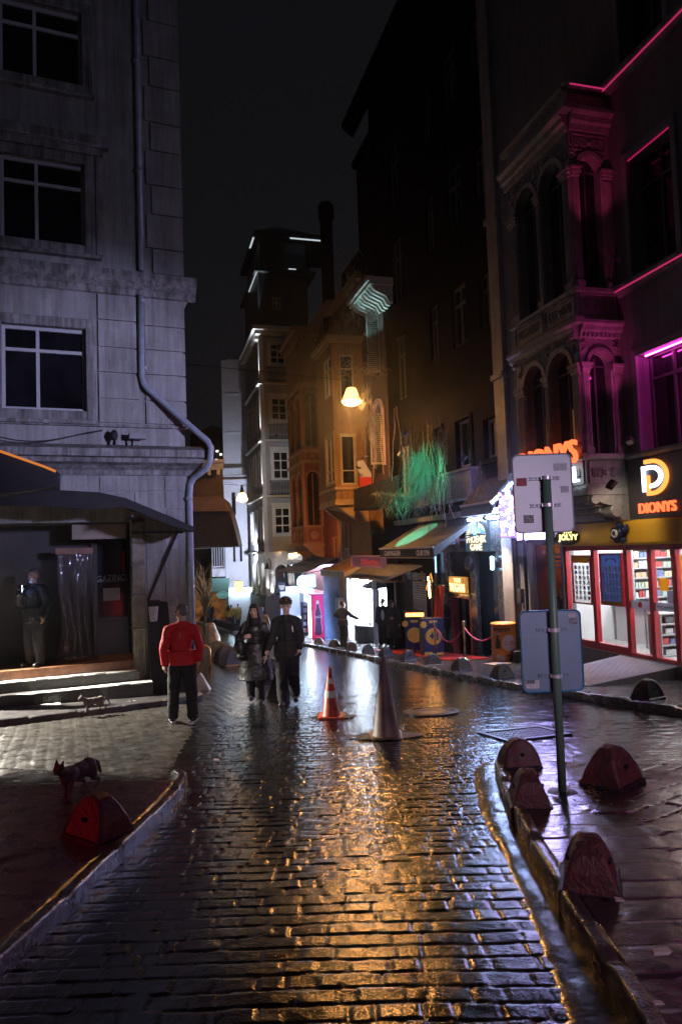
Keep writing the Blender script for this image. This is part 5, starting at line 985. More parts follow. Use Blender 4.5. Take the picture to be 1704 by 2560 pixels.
# soft drink fridge
SF=side(18.8); CF=thing('drink_fridge','tall red soft drink fridge with a bottle picture in front of the kiosk','fridge',SF.pt(.9,-2.9,0)); mb=MB(); mb.box(SF,.5,1.2,-2.95,-.6,-.7,0); obj('cabinet',mb,M('fridge red',(.42,.02,.05),.35,var=.1),CF,bevel=.03); mb=MB(); mb.box(SF,1.2,1.3,-2.8,-.7,-.65,-.02); obj('lit_door',mb,EM('fridge light',(.85,.95,1),12),CF)
mb=MB(); mb.box(SF,.54,1.16,-2.85,-.68,.0,.012); obj('front_panel',mb,EM('fridge front',(.42,.006,.02),1.1,base=(.4,.02,.05)),CF)
bp=[(.0,-.92),(.07,-.92),(.075,-1.15),(.1,-1.35),(.17,-1.6),(.175,-1.8),(.15,-2.0),(.15,-2.15),(.19,-2.35),(.18,-2.62),(.14,-2.72),(0,-2.72)]
mb=MB(); mb.fprism(SF,[(.85+a,z) for a,z in bp]+[(.85-a,z) for a,z in bp[::-1][1:-1]],.012,.02); obj('bottle_picture',mb,EM('bottle glow',(.16,.02,.02),.4,base=(.08,.02,.02),c2=(.02,.0,.0),scale=5),CF); mb=MB(); text(mb,'Coca-Cola',SF.pt(1.05,-1.84,.021),SF.pt(.64,-1.84,.021),.15,SF.n3(),.004,shear=.25); mb.fprism(SF,[(.79,-.94),(.91,-.94),(.92,-1.12),(.78,-1.12)],.021,.024); mb.tube([SF.pt(.66,-2.55,.02),SF.pt(.66,-2.3,.02),SF.pt(.7,-2.1,.02),SF.pt(.68,-1.65,.02),SF.pt(.76,-1.3,.02),SF.pt(.77,-1.1,.02)],.008,5); mb.tube([SF.pt(1.04,-2.55,.02),SF.pt(1.04,-2.3,.02),SF.pt(1.0,-2.1,.02),SF.pt(1.02,-1.65,.02),SF.pt(.94,-1.3,.02),SF.pt(.93,-1.1,.02)],.008,5); obj('lettering',mb,EM('white script',(1,.9,.9),.6),CF)
SR=thing('magazine_rack','rack of bright packets left of the soft drink fridge','rack',SF.pt(1.45,-2.9,0)); mb=MB(); mb.box(SF,1.36,1.62,-2.95,-1.0,-.4,-.35); mb.box(SF,1.35,1.37,-2.95,-1.0,-.4,0); mb.box(SF,1.62,1.64,-2.95,-1.0,-.4,0)
for k in range(6): mb.box(SF,1.36,1.62,-2.9+k*.34,-2.88+k*.34,-.35,0)
obj('frame',mb,IRON,SR); rr=random.Random(6)
mb=MB(); 
for k in range(6):
    for j in range(3): mb.cur=rr.randrange(8); mb.box(SF,1.38+j*.08,1.45+j*.08,-2.88+k*.34,-2.68+k*.34,-.2,-.08)
pk=obj('packets',mb,PK,SR)
# ------------------------------------------------------------------ E: grey corner block washed by white light
EG=M('grey block stucco',(.3,.3,.31),.65,var=.15,scale=1.5,bump=.1); EWH=M('white block trim',(.55,.54,.52),.6,var=.12)
EE=thing('corner_block','grey corner block with white french windows and strips of white light at the bend','building',RF.pt(34,-4,0)); S33=side(33); EN_=1.15
ez=[(2.85,4.85),(6.8,8.9),(11.05,12.8),(15.2,16.8)]; R_=[(-.78,.45,a,b) for a,b in ez]
Lw=[(33.45,34.6,2.5,4.8),(36.0,37.0,2.4,4.75),(38.4,39.3,2.4,4.7)]+[(a,b,6.5,8.9) for a,b in ((33.45,34.6),(36,37),(38.4,39.3))]+[(a,b,10.6,12.9) for a,b in ((33.45,34.6),(36,37),(38.4,39.3))]
mb=MB(); mb.wall(S33,-2.6,EN_,1.5,17.6,0,R_,.2); mb.wall(RF,33,40.4,1.5,17.6,EN_,Lw,.25); mb.quad(RF.pt(40.4,-5,EN_),RF.pt(40.4,17.6,EN_),RF.pt(40.4,17.6,-6),RF.pt(40.4,-5,-6))
obj('wall',mb,EG,EE)
for a,b,c,d in R_: window(EE,S33,a,b,c,d,-.05,mull=(.5,),trans=(.33,.66),fw=.14,mw=.09,mat=EWH)
for a,b,c,d in Lw: window(EE,RF,a,b,c,d,EN_-.1,mull=(.5,),trans=(.5,),fw=.12,mat=EWH)
for a,b,c,d in R_: mb=MB(); surround(mb,S33,a,b,c,d,.13,-.02,.05); mb.box(S33,a-.2,b+.2,d+.13,d+.26,-.02,.14); obj('window_surround',mb,EWH,EE,bevel=.01)
for a,b,c,d in Lw: mb=MB(); surround(mb,RF,a,b,c,d,.14,EN_-.02,EN_+.05); obj('window_surround',mb,EWH,EE,bevel=.01)
mb=MB()
for z,o in ((1.5,.2),(5.55,.22),(9.55,.22),(13.7,.22)):
    mb.box(S33,-2.6,EN_+o,z,z+.14,-.02,o); mb.box(RF,33,40.4,z,z+.14,EN_-.02,EN_+o-.003)
    for i in range(12): mb.box(S33,-1.4+i*.12,-1.35+i*.12,z-.22,z-.17,0,.02)
for z0,o in ((17.3,.3),(17.6,.5)): mb.box(S33,-2.6,EN_+o,z0,z0+.28,-.02,o); mb.box(RF,33,41,z0,z0+.28,EN_-.02,EN_+o-.003)
for i in range(24): mb.box(RF,33.1+i*.3,33.25+i*.3,17.0,17.3,EN_,EN_+.28)
mb.box(S33,EN_-.22,EN_+.04,1.64,17.3,-.02,.06); mb.box(RF,33.0,33.26,1.64,17.3,EN_-.02,EN_+.055)
obj('stone_trim',mb,EWH,EE,bevel=.01)
mb=MB(); RFZ=[(17.88,0),(20.2,.0),(21.5,.3),(25,1.0)]   # mansard storeys
mb.wall(S33,-2.6,EN_-.1,17.88,22.0,-.2,[(-.55,.05,19.35,20.25)],.1); mb.wall(RF,33.2,40.4,17.88,22,EN_-.1,[],.1); mb.box(S33,-3.2,EN_+.2,22,22.25,-8,.15); mb.box(S33,-2.6,EN_-.3,22.25,24.6,-7,-.6); mb.box(S33,-4.0,EN_+.2,24.6,24.9,-7.5,.3); mb.prism([S33.pt(-4,24.9,.3),S33.pt(EN_+.2,24.9,.3),S33.pt(-.8,25.9,-1)],(0,6,0))
obj('roof_storeys',mb,M('dark zinc',(.05,.055,.06),.5,var=.3),EE)
window(EE,S33,-.55,.05,19.35,20.25,-.25,mull=(.5,),trans=.5,fw=.06,mat=EWH)
for q in ((S33,-1.7,-1.15,22.27,22.31,.1,.2),(S33,-1.75,-1.65,16.3,16.34,.3,.36),(RF,33.0,37.0,21.93,21.97,EN_-.0,EN_+.06),(RF,33.2,35.0,24.55,24.6,EN_+.1,EN_+.22),(S33,-3.6,-1.3,24.5,24.58,.26,.34)): mb=MB(); mb.box(*q); obj('glow_strip',mb,EM('roof light strip',(.8,.92,1),.55),EE)
# balconies
for k,z in enumerate((1.64,5.69,9.69,13.84)):
    mb=MB(); mb.box(S33,-1.1,.72,z,z+.05,0,.55); zt=z+1.0
    mb.box(S33,-1.1,.72,zt-.04,zt,.5,.54); mb.box(S33,-1.1,.72,z+.12,z+.15,.5,.54); mb.box(S33,.68,.72,zt-.04,zt,0,.54)
    for i in range(17): u=-1.08+i*.11; mb.tube([S33.pt(u,z,.52),S33.pt(u,zt,.52)],.014,4)
    for i in range(8): u=-1.0+i*.22; mb.tube([S33.pt(u+.08*math.sin(t),z+.55+.12*math.cos(t),.52) for t in np.linspace(0,6.28,8)],.012,4)
    obj('balcony_rail',mb,M('brass balcony rail',(.4,.28,.1),.4,metal=.4,var=.3) if k==0 else M('black iron',(.02,.02,.022),.5),EE)
# arcade ground floor
mb=MB(); mb.wall(RF,33,40.4,-1.5,1.5,EN_+.0,[(33.5,34.9,-1.5,.9),(35.6,37.0,-1.5,.9),(37.8,39.2,-1.5,.9)],.4); mb.wall(S33,-2.6,EN_,-1.5,1.5,0,[(-1.9,-.9,-1.5,.7),(-.5,.5,-1.5,.7)],.3)
mb.spandrel(RF,33.5,34.9,.2,.9,EN_,.4); mb.spandrel(RF,35.6,37,.2,.9,EN_,.4); mb.spandrel(RF,37.8,39.2,.2,.9,EN_,.4); mb.spandrel(S33,-1.9,-.9,.2,.7,0,.3); mb.spandrel(S33,-.5,.5,.2,.7,0,.3)
for u in (-2.2,-.7,.75): mb.lathe(S33.pt(u,-1.5,.16),[(.16,0),(.13,.1),(.12,1.6),(.16,1.7),(.18,1.85)],12)
mb.nprism(S33,[(0,1.0),(.3,1.1),(.6,1.4),(.7,1.5),(0,1.5)],-2.6,-.4); mb.box(S33,-2.6,EN_,-1.5,1.5,-3.5,-3.4)
obj('arcade',mb,EWH,EE)
mb=MB(); mb.box(S33,-2.6,EN_+.1,-5,-1.52,-3,.12); mb.box(RF,33,40.4,-5,-1.52,0,EN_+.1); obj('grey_plinth',mb,M('lilac grey plinth',(.2,.19,.22),.6,var=.2),EE)
mb=MB(); mb.lathe(S33.pt(-1.6,1.38,.75),[(.6,0),(.62,.03),(.3,.1),(.02,.12)],20); obj('canopy_light',mb,EM('warm canopy glow',(1,.62,.2),.8),EE)
for k,(u,z) in enumerate(((1.15,.45),(-.35,.3))):
    t=thing('gooseneck_lamp',('left','right')[k]+' gooseneck lamp curving off the white arcade of the corner block','lamp',S33.pt(u,z,.5)); mb=MB(); mb.tube([S33.pt(u-.35,z+.1,.05),S33.pt(u-.35,z+.5,.3),S33.pt(u-.2,z+.75,.5),S33.pt(u-.02,z+.65,.6),S33.pt(u,z+.4,.6)],.02,6); obj('arm',mb,IRON,t); mb=MB(); mb.lathe(S33.pt(u,z,.6),[(.24,0),(.12,.12),(.08,.4),(.02,.42)],12); obj('shade',mb,IRON,t,smooth=True)
# ------------------------------------------------------------------ far end: white house, dark house, trees, hill
FH=thing('white_house','tall white house with a cornice and balcony past the corner block','building',(-9,60,gz(60))); FWH=M('white house stucco',(.6,.62,.68),.6,var=.12,scale=1)
wf=Fr((-10.0,60),(1,0),(0,-1)); FW=[(.65,.85,1.0,2.3),(1.15,1.35,1.0,2.3),(.45,.8,5,7)]
mb=MB(); mb.wall(wf,0,2.6,-1.2,8.2,0,[(.62,.86,.9,2.4),(1.2,1.44,.9,2.4),(.62,1.0,4.9,6.9)],.2); mb.wall(wf,.45,2.6,8.2,18.6,-.4,[(.75,1.1,9.2,11),(.75,1.1,12.8,14.8)],.2); mb.wbox(-10,-7.4,60.3,70,-6,18.5); obj('wall',mb,FWH,FH)
mb=MB()
for z0,z1,o in ((7.5,7.7,.25),(7.7,7.95,.45),(8.2,8.35,.2),(3.0,3.12,.1)): mb.box(wf,-.1-o,2.7,z0,z1,-.02,o)
mb.box(wf,-.1,2.6,8.35,9.0,.0,.12); mb.box(wf,.3,2.6,12.0,12.2,-.42,-.25); mb.box(wf,.3,2.6,15.4,15.6,-.42,-.25); mb.box(wf,1.5,2.1,8.2,17.5,-.42,-.2)
for i in range(12): mb.box(wf,-.05+i*.2,.05+i*.2,8.5,8.95,.12,.16)
obj('cornice',mb,FWH,FH,bevel=.02)
for a,b,c,d in ((.62,.86,.9,2.4),(1.2,1.44,.9,2.4),(.62,1.0,4.9,6.9)): window(FH,wf,a,b,c,d,-.12,mull=(),fw=.03)
for a,b,c,d in ((.75,1.1,9.2,11),(.75,1.1,12.8,14.8)): window(FH,wf,a,b,c,d,-.5,mull=(),fw=.05)
mb=MB(); mb.box(wf,.05,2.6,-4.5,-1.25,-1.2,-1.1); mb.box(wf,.05,.2,-4.5,-1.2,-1.1,.05); mb.box(wf,-.2,2.6,-1.3,-1.15,-1.1,.3); obj('shop_wall',mb,FWH,FH)
mb=MB(); mb.box(wf,.2,2.6,-1.5,-1.42,-.9,.1); mb.box(wf,.3,2.5,-3.9,-1.9,-1.09,-1.05); obj('shop_light',mb,EM('far shop light',(.6,.85,1),40),FH)
mb=MB()
for i in range(12): mb.box(wf,.3+i*.19,.36+i*.19,-4.4,-1.6,-.2,-.14)
obj('slat_screen',mb,FWH,FH)
GL_=thing('glazed_bay','tall dark glazed bay with a white base on the side of the white house','bay window',(-10.5,60,2)); mb=MB(); mb.wbox(-11.1,-10.0,59.6,62,-.3,.6); mb.wbox(-11.1,-10.0,59.6,62,.4,.5); obj('base',mb,FWH,GL_); mb=MB(); mb.wbox(-11.05,-10.02,59.7,62,.6,3.6); obj('pane',mb,DGLASS,GL_); mb=MB()
for i in range(6): mb.wbox(-11.08+i*.2,-11.04+i*.2,59.62,59.7,.6,3.6)
obj('mullion',mb,FWH,GL_)
YS=thing('yellow_sign','small glowing yellow sign by the white house shop','sign',P(597,1468,55)); mb=MB(); p=P(597,1468,55); mb.wbox(p.x-.3,p.x+.3,54.9,55,p.z-.45,p.z+.45); obj('face',mb,EM('yellow face',(1,.9,.25),2.2),YS); mb=MB(); mb.wbox(p.x-.33,p.x+.33,54.95,55.05,p.z+.45,p.z+.5); mb.tube([(p.x+.3,55,p.z),(p.x+.9,55,p.z)],.03,5); obj('bracket',mb,IRON,YS)
p=P(561,1461,56); TB=thing('teal_shop_sign','teal shop fascia hanging left of the white house','sign',p); mb=MB(); mb.wbox(p.x-1.0,p.x+.35,56,56.3,p.z-.5,p.z+.5); obj('board',mb,EM('teal board',(.1,.25,.24),.14,base=(.12,.25,.24)),TB); mb=MB(); mb.wbox(p.x-1.0,p.x+.35,55.95,56.35,p.z-.56,p.z-.5); mb.wbox(p.x+.1,p.x+.3,56,56.2,-4.6,p.z-.5); obj('post',mb,M('teal post',(.12,.28,.28),.5),TB)
p=P(557,1487,55.5); OV=thing('oval_shop_sign','oval teal sign with a pale rim under the teal fascia','sign',p); mb=MB(); mb.lathe(p,[(.02,0),(.42,0),(.42,.06),(.02,.061)],28,axis=(0,-1,0)); mb.v=[(v[0],v[1],p.z+(v[2]-p.z)*.6) for v in mb.v]; obj('board',mb,EM('teal oval',(.05,.28,.26),.3,base=(.05,.25,.23)),OV)
mb=MB(); mb.lathe(p+Vector((0,-.05,0)),[(.42,0),(.46,0),(.46,.06),(.42,.06)],28,axis=(0,-1,0),cap=False); mb.v=[(v[0],v[1],p.z+(v[2]-p.z)*.6) for v in mb.v]; obj('rim',mb,EM('pale rim',(.5,.8,.8),.5),OV); mb=MB(); text(mb,'VERDE',p+Vector((-.3,-.07,-.06)),p+Vector((.3,-.07,-.06)),.16,(0,-1,0),.01); obj('lettering',mb,EM('pale rim',(.5,.8,.8),.5),OV)
DH=thing('brown_house','dim brown house closing the street at the far bend','building',(-15,68,gz(68))); mb=MB(); dhf=Fr((-22,68),(1,0),(0,-1)); dw=[(5.2+i*1.5,5.9+i*1.5,z,z+1.7) for i in range(4) for z in (-.5,2.8)]; mb.wall(dhf,0,12,-6,6.5,0,dw,.2); mb.wbox(-22,-10,68.3,76,-6,6.5); obj('wall',mb,M('dim brown wall2',(.12,.08,.055),.7,var=.4),DH)
for i,(a,b,c,d) in enumerate(dw): window(DH,dhf,a,b,c,d,-.1,mull=(.5,),fw=.07,glass=EM('amber pane',(1,.4,.08),.5) if i in (0,2) else None,mat=M('dim brown wall2',(.12,.08,.055)))
mb=MB(); mb.box(dhf,4,11,-4.9,-2.2,-.02,.1); obj('shop_front',mb,EM('amber shop front',(1,.38,.06),.16,base=(.2,.1,.04),c2=(.15,.04,.01),scale=2.2),DH); mb=MB(); mb.box(dhf,-.2,12,6.5,6.9,-.3,.3); obj('roof_edge',mb,M('dim brown wall2',(.12,.08,.055)),DH)
HL=sheet('hill',*np.meshgrid(np.linspace(-140,60,40),np.linspace(85,190,16)),np.zeros((16,40)),M('dark hill',(.02,.022,.02),.9)); me=HL.data
for v in me.vertices: v.co.z=-8+min(1,max(0,(v.co.y-85)/25))*(20+3*math.sin(v.co.x*.13)+2*math.sin(v.co.x*.41))
HS=thing('hillside_house','far dark hillside house with three tiny lit windows','building',(-33,104,6)); c=P(545,1125,100); mb=MB(); mb.wbox(c.x-4,c.x+2.5,100,106,-8,c.z+2.2); mb.prism([(c.x-4.2,99.8,c.z+2.2),(c.x+2.7,99.8,c.z+2.2),(c.x-.7,99.8,c.z+3.6)],(0,6.4,0)); obj('wall',mb,M('dark hill house',(.03,.028,.028),.8),HS)
for px,py in ((543,1128),(552,1136),(541,1150)):
    q=P(px,py,99.9); mb=MB(); mb.wbox(q.x-.16,q.x+.16,99.85,99.97,q.z-.12,q.z+.12); obj('lit_window',mb,EM('lit pane',(1,.95,.85),2.5),HS)
CHM=thing('chimney_stack','dark square chimney stack rising against the sky beyond the ochre house','chimney',RF.pt(16.2,15,-1)); a=P(802,640,35.5); b=P(833,640,35.5); tz=P(818,505,35.5).z; mb=MB(); mb.wbox(a.x,b.x,35.5,36.4,13,tz-.5); mb.wbox(a.x-.08,b.x+.1,35.4,36.5,tz-.5,tz-.25); mb.prism([(a.x-.08,35.4,tz-.25),(b.x+.1,35.4,tz-.25),(b.x-.1,35.4,tz),(a.x+.1,35.4,tz)],(0,1.1,0)); obj('stack',mb,BW,CHM)
RB=thing('rear_block','tall dark block rising behind the ochre and red houses','building',RF.pt(20,-3,-8)); mb=MB(); 
p0=RF.pt(12.5,0,-3); mb.box(RF,10.5,16,0,20.6,-12,-1.2); mb.box(RF,16,22,0,17.6,-12,-2.); mb.box(RF,10.4,16.1,20.6,20.9,-12,-1.0); obj('wall',mb,BW,RB)
# ------------------------------------------------------------------ bollards
BOL=M('rust red painted concrete',(.13,.038,.042),.45,c2=(.05,.032,.035),scale=10,bump=.6,bscale=42,rvar=.15)
BOLD=M('black painted concrete',(.03,.026,.03),.4,var=.4,scale=9,bump=.4,bscale=50)
def bollard_mesh(R=.19,hh=.26,wt=.055,wb=.165,seg=8):
    mb=MB(); n=seg; a=[]; b=[]
    for k in range(n+1):
        th=math.pi*k/n; z=hh*math.sin(th); x=R*math.cos(th); w=wb-(wb-wt)*z/hh; a.append((x,-w,z+.03)); b.append((x,w,z+.03))
    A=[(R,-wb,-.15)]+a+[(-R,-wb,-.15)]; B=[(R,wb,-.15)]+b+[(-R,wb,-.15)]; m=len(A)
    mb.add(A+B,[tuple(range(m)),tuple(range(2*m-1,m-1,-1))]+[(i,m+i,m+(i+1)%m,(i+1)%m) for i in range(m)]); return mb
def base_mesh(): mb=MB(); mb.wbox(-.195,.195,-.172,.172,-.15,.035); return mb
def hole_mesh():
    mb=MB(); y=-.115
    for s in (-1,1): mb.lathe((.0,s*.118,.145),[(.02,-.006),(.02,.006)],12,axis=(0,s,-.3))
    return mb
def make_bollard(mat):
    t=thing('bollard','x','bollard'); obj('dome',bollard_mesh(),mat,t,local=True,bevel=.022,seg=3); obj('base_band',base_mesh(),BOLD,t,local=True,bevel=.012); obj('lifting_hole',hole_mesh(),BLACK,t,local=True); return t
near=[((1.56,6.58),.1,.9,'half round rust red bollard with a round hole, rearmost along the near right kerb'),((1.33,5.36),1.45,.9,'rust red wedge bollard in the middle of the three along the near right kerb'),((1.25,3.82),1.25,.92,'largest rust red wedge bollard, frontmost on the near right kerb'),((2.14,5.85),.75,1.1,'faceted rust red bollard standing alone on the pavers right of the sign pole'),((-1.75,4.95),-.6,1.0,'red lit bollard on the left pavement beside the kerb')]
pb=make_bollard(BOL); first=True
for (x,y),rz,s,lab in near:
    o=pb if first else dup(pb); first=False; o.location=(x,y,gz(y)+.1); o.rotation_euler=(0,0,rz); o.scale=(s,s,s); tag(o,lab,'bollard','rust red bollards near the camera')
pd=make_bollard(BOLD); first=True
kb=[(4.19,9.08),(3.71,10.55),(3.13,12.75),(2.66,14.2),(2.21,16.1),(1.87,17.71),(1.38,19.4),(.75,21.32),(.17,23.2),(-.32,25.28),(-.87,27.71),(-1.59,30.28),(-2.2,32.6)]
ordn=['first','second','third','fourth','fifth','sixth','seventh','eighth','ninth','tenth','eleventh','twelfth','thirteenth','fourteenth']
for i,(x,y) in enumerate(kb):
    o=pd if first else dup(pd); first=False; x=float(poly_x(K_SHOP,y))+.3; o.location=(x,y,gz(y)+.12); o.rotation_euler=(0,0,.35+.2*math.sin(i*2.1)); s=1.0; o.scale=(s,s,s)
    tag(o,'%s dark dome bollard along the market side kerb counting from the right edge'%ordn[i],'bollard','dark bollards along the market side kerb')
for i,(x,y,lab) in enumerate(((-1.78,16.7,'dark bollard showing between the legs of the walking couple'),(-3.4,21.4,'black bollard nearest the woman of the three beyond the red jacket'),(-4.0,23.6,'middle black bollard of the three beyond the red jacket'),(-4.85,26.8,'farthest black bollard of the three beyond the red jacket'))):
    o=dup(pd); o.location=(x,y,gz(y)); o.rotation_euler=(0,0,.5); s=1.9 if i else 1.75; o.scale=(s,s,s); tag(o,lab,'bollard','black bollards on the left roadside')
for i in range(14):
    t=i/13.; x=-13.2+(5.9)*t; y=66-18.5*t; o=dup(pd); o.location=(x,y,gz(y)+.05); o.rotation_euler=(0,0,.9); o.scale=(1.7,1.7,2.0); tag(o,'%s of the tiny dark bollards on the far curving kerb counting from the far end'%ordn[i],'bollard','tiny bollards along the far curving kerb')
kerb('kerb_far',[(-13.6,65.6),(-10.2,55.4),(-7.1,46.6)],.16,.5,M('pale kerb blue',(.35,.4,.42),.4,var=.2),stone=1.2,step=.2)
# ------------------------------------------------------------------ pole with two boards
pp=G(1405,1983,.1); PX,PY=pp.x,pp.y; SP=thing('sign_pole','green steel sign pole with two boards seen from behind on the near pavement','sign post',pp)
GRN=M('chipped green paint',(.05,.16,.1),.4,c2=(.16,.19,.15),scale=7,bump=.1,rvar=.1,stretch=(1,1,.5))
mb=MB(); ztop=P(1368,1195,PY).z; mb.tube([(PX,PY,pp.z-.2),(PX,PY,ztop)],.033,14); obj('pole',mb,GRN,SP,smooth=True)
mb=MB(); mb.lathe((PX,PY,pp.z-.05),[(.12,0),(.12,.055),(.05,.07)],14); obj('footing',mb,BOLD,SP)
def board(x0,x1,z0,z1,y,mat,name,lab,sticks,rim):
    t=obj(name,MB(),mat,SP); bm=MB(); r=.045; pts=[]
    for cx,cz,a0 in ((x1-r,z1-r,0),(x0+r,z1-r,90),(x0+r,z0+r,180),(x1-r,z0+r,270)):
        for k in range(5): a=math.radians(a0+k*22.5); pts.append((cx+r*math.cos(a),y,cz+r*math.sin(a)))
    bm.prism(pts,(0,.02,0)); bpy.data.objects.remove(t); t=obj(name,bm,mat,SP,bevel=.005); t['label']=lab
    mb=MB(); 
    for i in range(len(pts)):
        p,q=Vector(pts[i]),Vector(pts[(i+1)%len(pts)]); c=Vector(((x0+x1)/2,y,(z0+z1)/2)); d=lambda v:c+(v-c)*.965+Vector((0,0,0)); mb.quad(p+Vector((0,-.012,0)),q+Vector((0,-.012,0)),d(q)+Vector((0,-.004,0)),d(p)+Vector((0,-.004,0))); mb.quad(p,q,q+Vector((0,-.012,0)),p+Vector((0,-.012,0)))
    obj('rim',mb,rim,t)
    for (a,b,c,d,m,nm) in sticks: mb=MB(); mb.wbox(x0+a*(x1-x0),x0+b*(x1-x0),y-.004,y-.001,z0+c*(z1-z0),z0+d*(z1-z0)); obj(nm,mb,m,t)
    return t
yb=PY+.045
WS_=M('sticker white',(.55,.55,.55),.6,var=.5,scale=70); RS_=M('sticker red2',(.35,.04,.05),.6,var=.4,scale=60); KS_=M('sticker black',(.03,.03,.035),.6,c2=(.3,.3,.3),scale=60)
UB=M('upper sheet aluminium',(.43,.41,.44),.42,var=.08,scale=3,metal=.15); LBm=M('lower sheet blue grey',(.17,.24,.32),.38,var=.12,scale=3,metal=.1)
p0=P(1300,1334,PY); p1=P(1430,1130,PY); board(p0.x-.03,p1.x+.0,p0.z,p1.z,yb,UB,'upper_board','pale lilac grey rounded board with three stickers',[(.70,.92,.78,.87,WS_,'sticker'),(.06,.23,.6,.7,RS_,'sticker'),(.15,.32,.13,.23,KS_,'sticker'),(.8,.93,.5,.58,M('torn sticker',(.48,.46,.5),.7,var=.2),'sticker')],UB)
q0=P(1313,1735,PY); q1=P(1450,1524,PY); board(q0.x-.01,q1.x+.01,q0.z,q1.z,yb,LBm,'lower_board','blue grey rounded board with a barcode sticker',[(.05,.27,.05,.15,WS_,'sticker'),(.8,.93,.9,.95,M('torn sticker',(.48,.46,.5)),'sticker'),(.81,.94,.82,.89,KS_,'sticker'),(.1,.22,.6,.68,M('faded sticker',(.22,.28,.36),.6,var=.3,scale=40),'sticker')],M('blue rim',(.12,.25,.4)))
mb=MB(); rr=random.Random(8); x=q0.x+.02
while x<q0.x+.085: mb.wbox(x,x+.003,yb-.006,yb-.004,q0.z+.07,q0.z+.1); x+=rr.uniform(.004,.008)
obj('barcode',mb,BLACK,SP)
for (py,dk) in ((1194,1),(1262,1),(1575,0),(1690,0)):
    z=P(1380,py,PY).z; mb=MB(); mb.tube([(PX,PY,z-.014),(PX,PY,z+.014)],.04,14); mb.wbox(PX-.045,PX+.045,PY+.0,yb-.005,z-.013,z+.013); obj('clamp',mb,M('white clamp',(.6,.6,.62),.35,metal=.3,var=.1),SP)
    mb=MB(); mb.wbox(PX-.13,PX+.12,yb-.016,yb-.004,z+.004,z+.014); mb.wbox(PX-.13,PX+.12,yb-.016,yb-.004,z-.014,z-.004)
    for a in (-.11,-.075,.07,.1): mb.wbox(PX+a,PX+a+.012,yb-.02,yb-.005,z-.014,z+.014)
    obj('rail',mb,M('dark galvanised',(.13,.13,.15),.4,metal=.6) if dk else M('blue galvanised',(.2,.27,.36),.4),SP)
# ------------------------------------------------------------------ cones
def cone(name,lab,p,h_,rb,rt,mat,sq,bands=(),basemat=None):
    t=thing(name,lab,'traffic cone',p); mb=MB(); mb.lathe(p+Vector((0,0,.0)),[(rb+.02,.03),(rb,.06),(rt,h_-.01),(rt*.6,h_),(rt*.4,h_-.02)],28,cap=False); obj('body',mb,mat,t,smooth=True)
    for z0,z1,m,a in bands:
        f=lambda z:rb+(rt-rb)*(z-.06)/(h_-.07)+.004
        mb=MB(); mb.lathe(p,[(f(z0),z0),(f(z1),z1)],28,cap=False)
        if a: mb.f=[q for i,q in enumerate(mb.f) if i in a]; mb.mi=[0]*len(mb.f)
        obj('band',mb,m,t,smooth=True)
    mb=MB(); s=sq; mb.wbox(p.x-s,p.x+s,p.y-s,p.y+s,p.z-.03,p.z+.035); o=obj('base',mb,basemat or mat,t,bevel=.02,seg=2); return t
ORC=M('orange cone plastic',(.5,.055,.02),.4,c2=(.2,.022,.014),scale=11,bump=.15); WHB=M('reflective white band',(.6,.58,.55),.4,var=.3,scale=12)
pc=G(828,1793); cone('traffic_cone','orange traffic cone with a white band standing in the road',pc,.74,.135,.025,ORC,.2,((.3,.4,WHB,None),(.5,.58,WHB,(8,9,19,20,21,22,23))))
pg=G(965,1842); cone('tall_traffic_cone','tall muddy brown grey traffic cone standing nearest in the road',pg,.97,.165,.028,M('muddy cone',(.17,.1,.08),.5,c2=(.09,.055,.045),scale=4,bump=.2),.2,(),M('muddy orange base',(.22,.09,.04),.5,var=.4))
for nm,p,r in (('muddy_puddle',pg,.42),('muddy_patch',pc,.32)):
    mb=MB(); rr=random.Random(r); vs=[(p.x+r*(.75+.4*rr.random())*math.cos(a)*1.1,p.y+r*(.75+.4*rr.random())*math.sin(a)*.7) for a in np.linspace(0,6.28,26)[:-1]]
    mb.add([(x,y,gz(y)+.014) for x,y in vs]+[(p.x,p.y,gz(p.y)+.024)],[(i,(i+1)%25,25) for i in range(25)]); obj(nm,mb,M('wet mud',(.02,.013,.009),.5,spec=.12,var=.4,scale=20,bump=.5,bscale=30),kind='structure',smooth=True)
# ------------------------------------------------------------------ club furniture
p=RF.pt(-.1,0,.5); p=Vector((p.x,p.y,gz(p.y)+.12)); ba=thing('oil_drum','orange printed oil drum standing beside the pilaster at the club rope','barrel',p); mb=MB(); R_0=.31
mb.lathe(p,[(.29,0),(R_0,.02),(R_0,.3),(R_0+.012,.32),(R_0,.34),(R_0,.62),(R_0+.012,.64),(R_0,.66),(R_0,.94),(R_0+.015,.96),(R_0-.01,.98),(.28,.95)],36); obj('body',mb,M('orange drum paint',(.62,.2,.02),.35,var=.15,scale=5),ba,smooth=True)
def drum(mb,a0,a1,z0,z1,th=.006):
    k=max(2,int((a1-a0)/4)); 
    for i in range(k):
        a=math.radians(a0+(a1-a0)*i/k); b=math.radians(a0+(a1-a0)*(i+1)/k); q=[]
        for r in (R_0+.0,R_0+.014+th):
            for t,z in ((a,z0),(b,z0),(b,z1),(a,z1)): q.append((p.x+r*math.cos(t),p.y+r*math.sin(t),p.z+z))
        mb.hexa([q[0],q[1],q[5],q[4],q[3],q[2],q[6],q[7]])
mb=MB(); c0=-78
for k in range(-6,7):
    w=.2*math.sqrt(max(0,1-(k/6.5)**2)); drum(mb,c0+k*5-2.6,c0+k*5+2.6,.5-w,.5+w)
obj('white_disc',mb,M('drum white',(.6,.5,.45),.4,var=.1),ba)
mb=MB(); v,f=textmesh('%100'); x0=min(q.x for q in v); x1=max(q.x for q in v); y1=max(q.y for q in v)
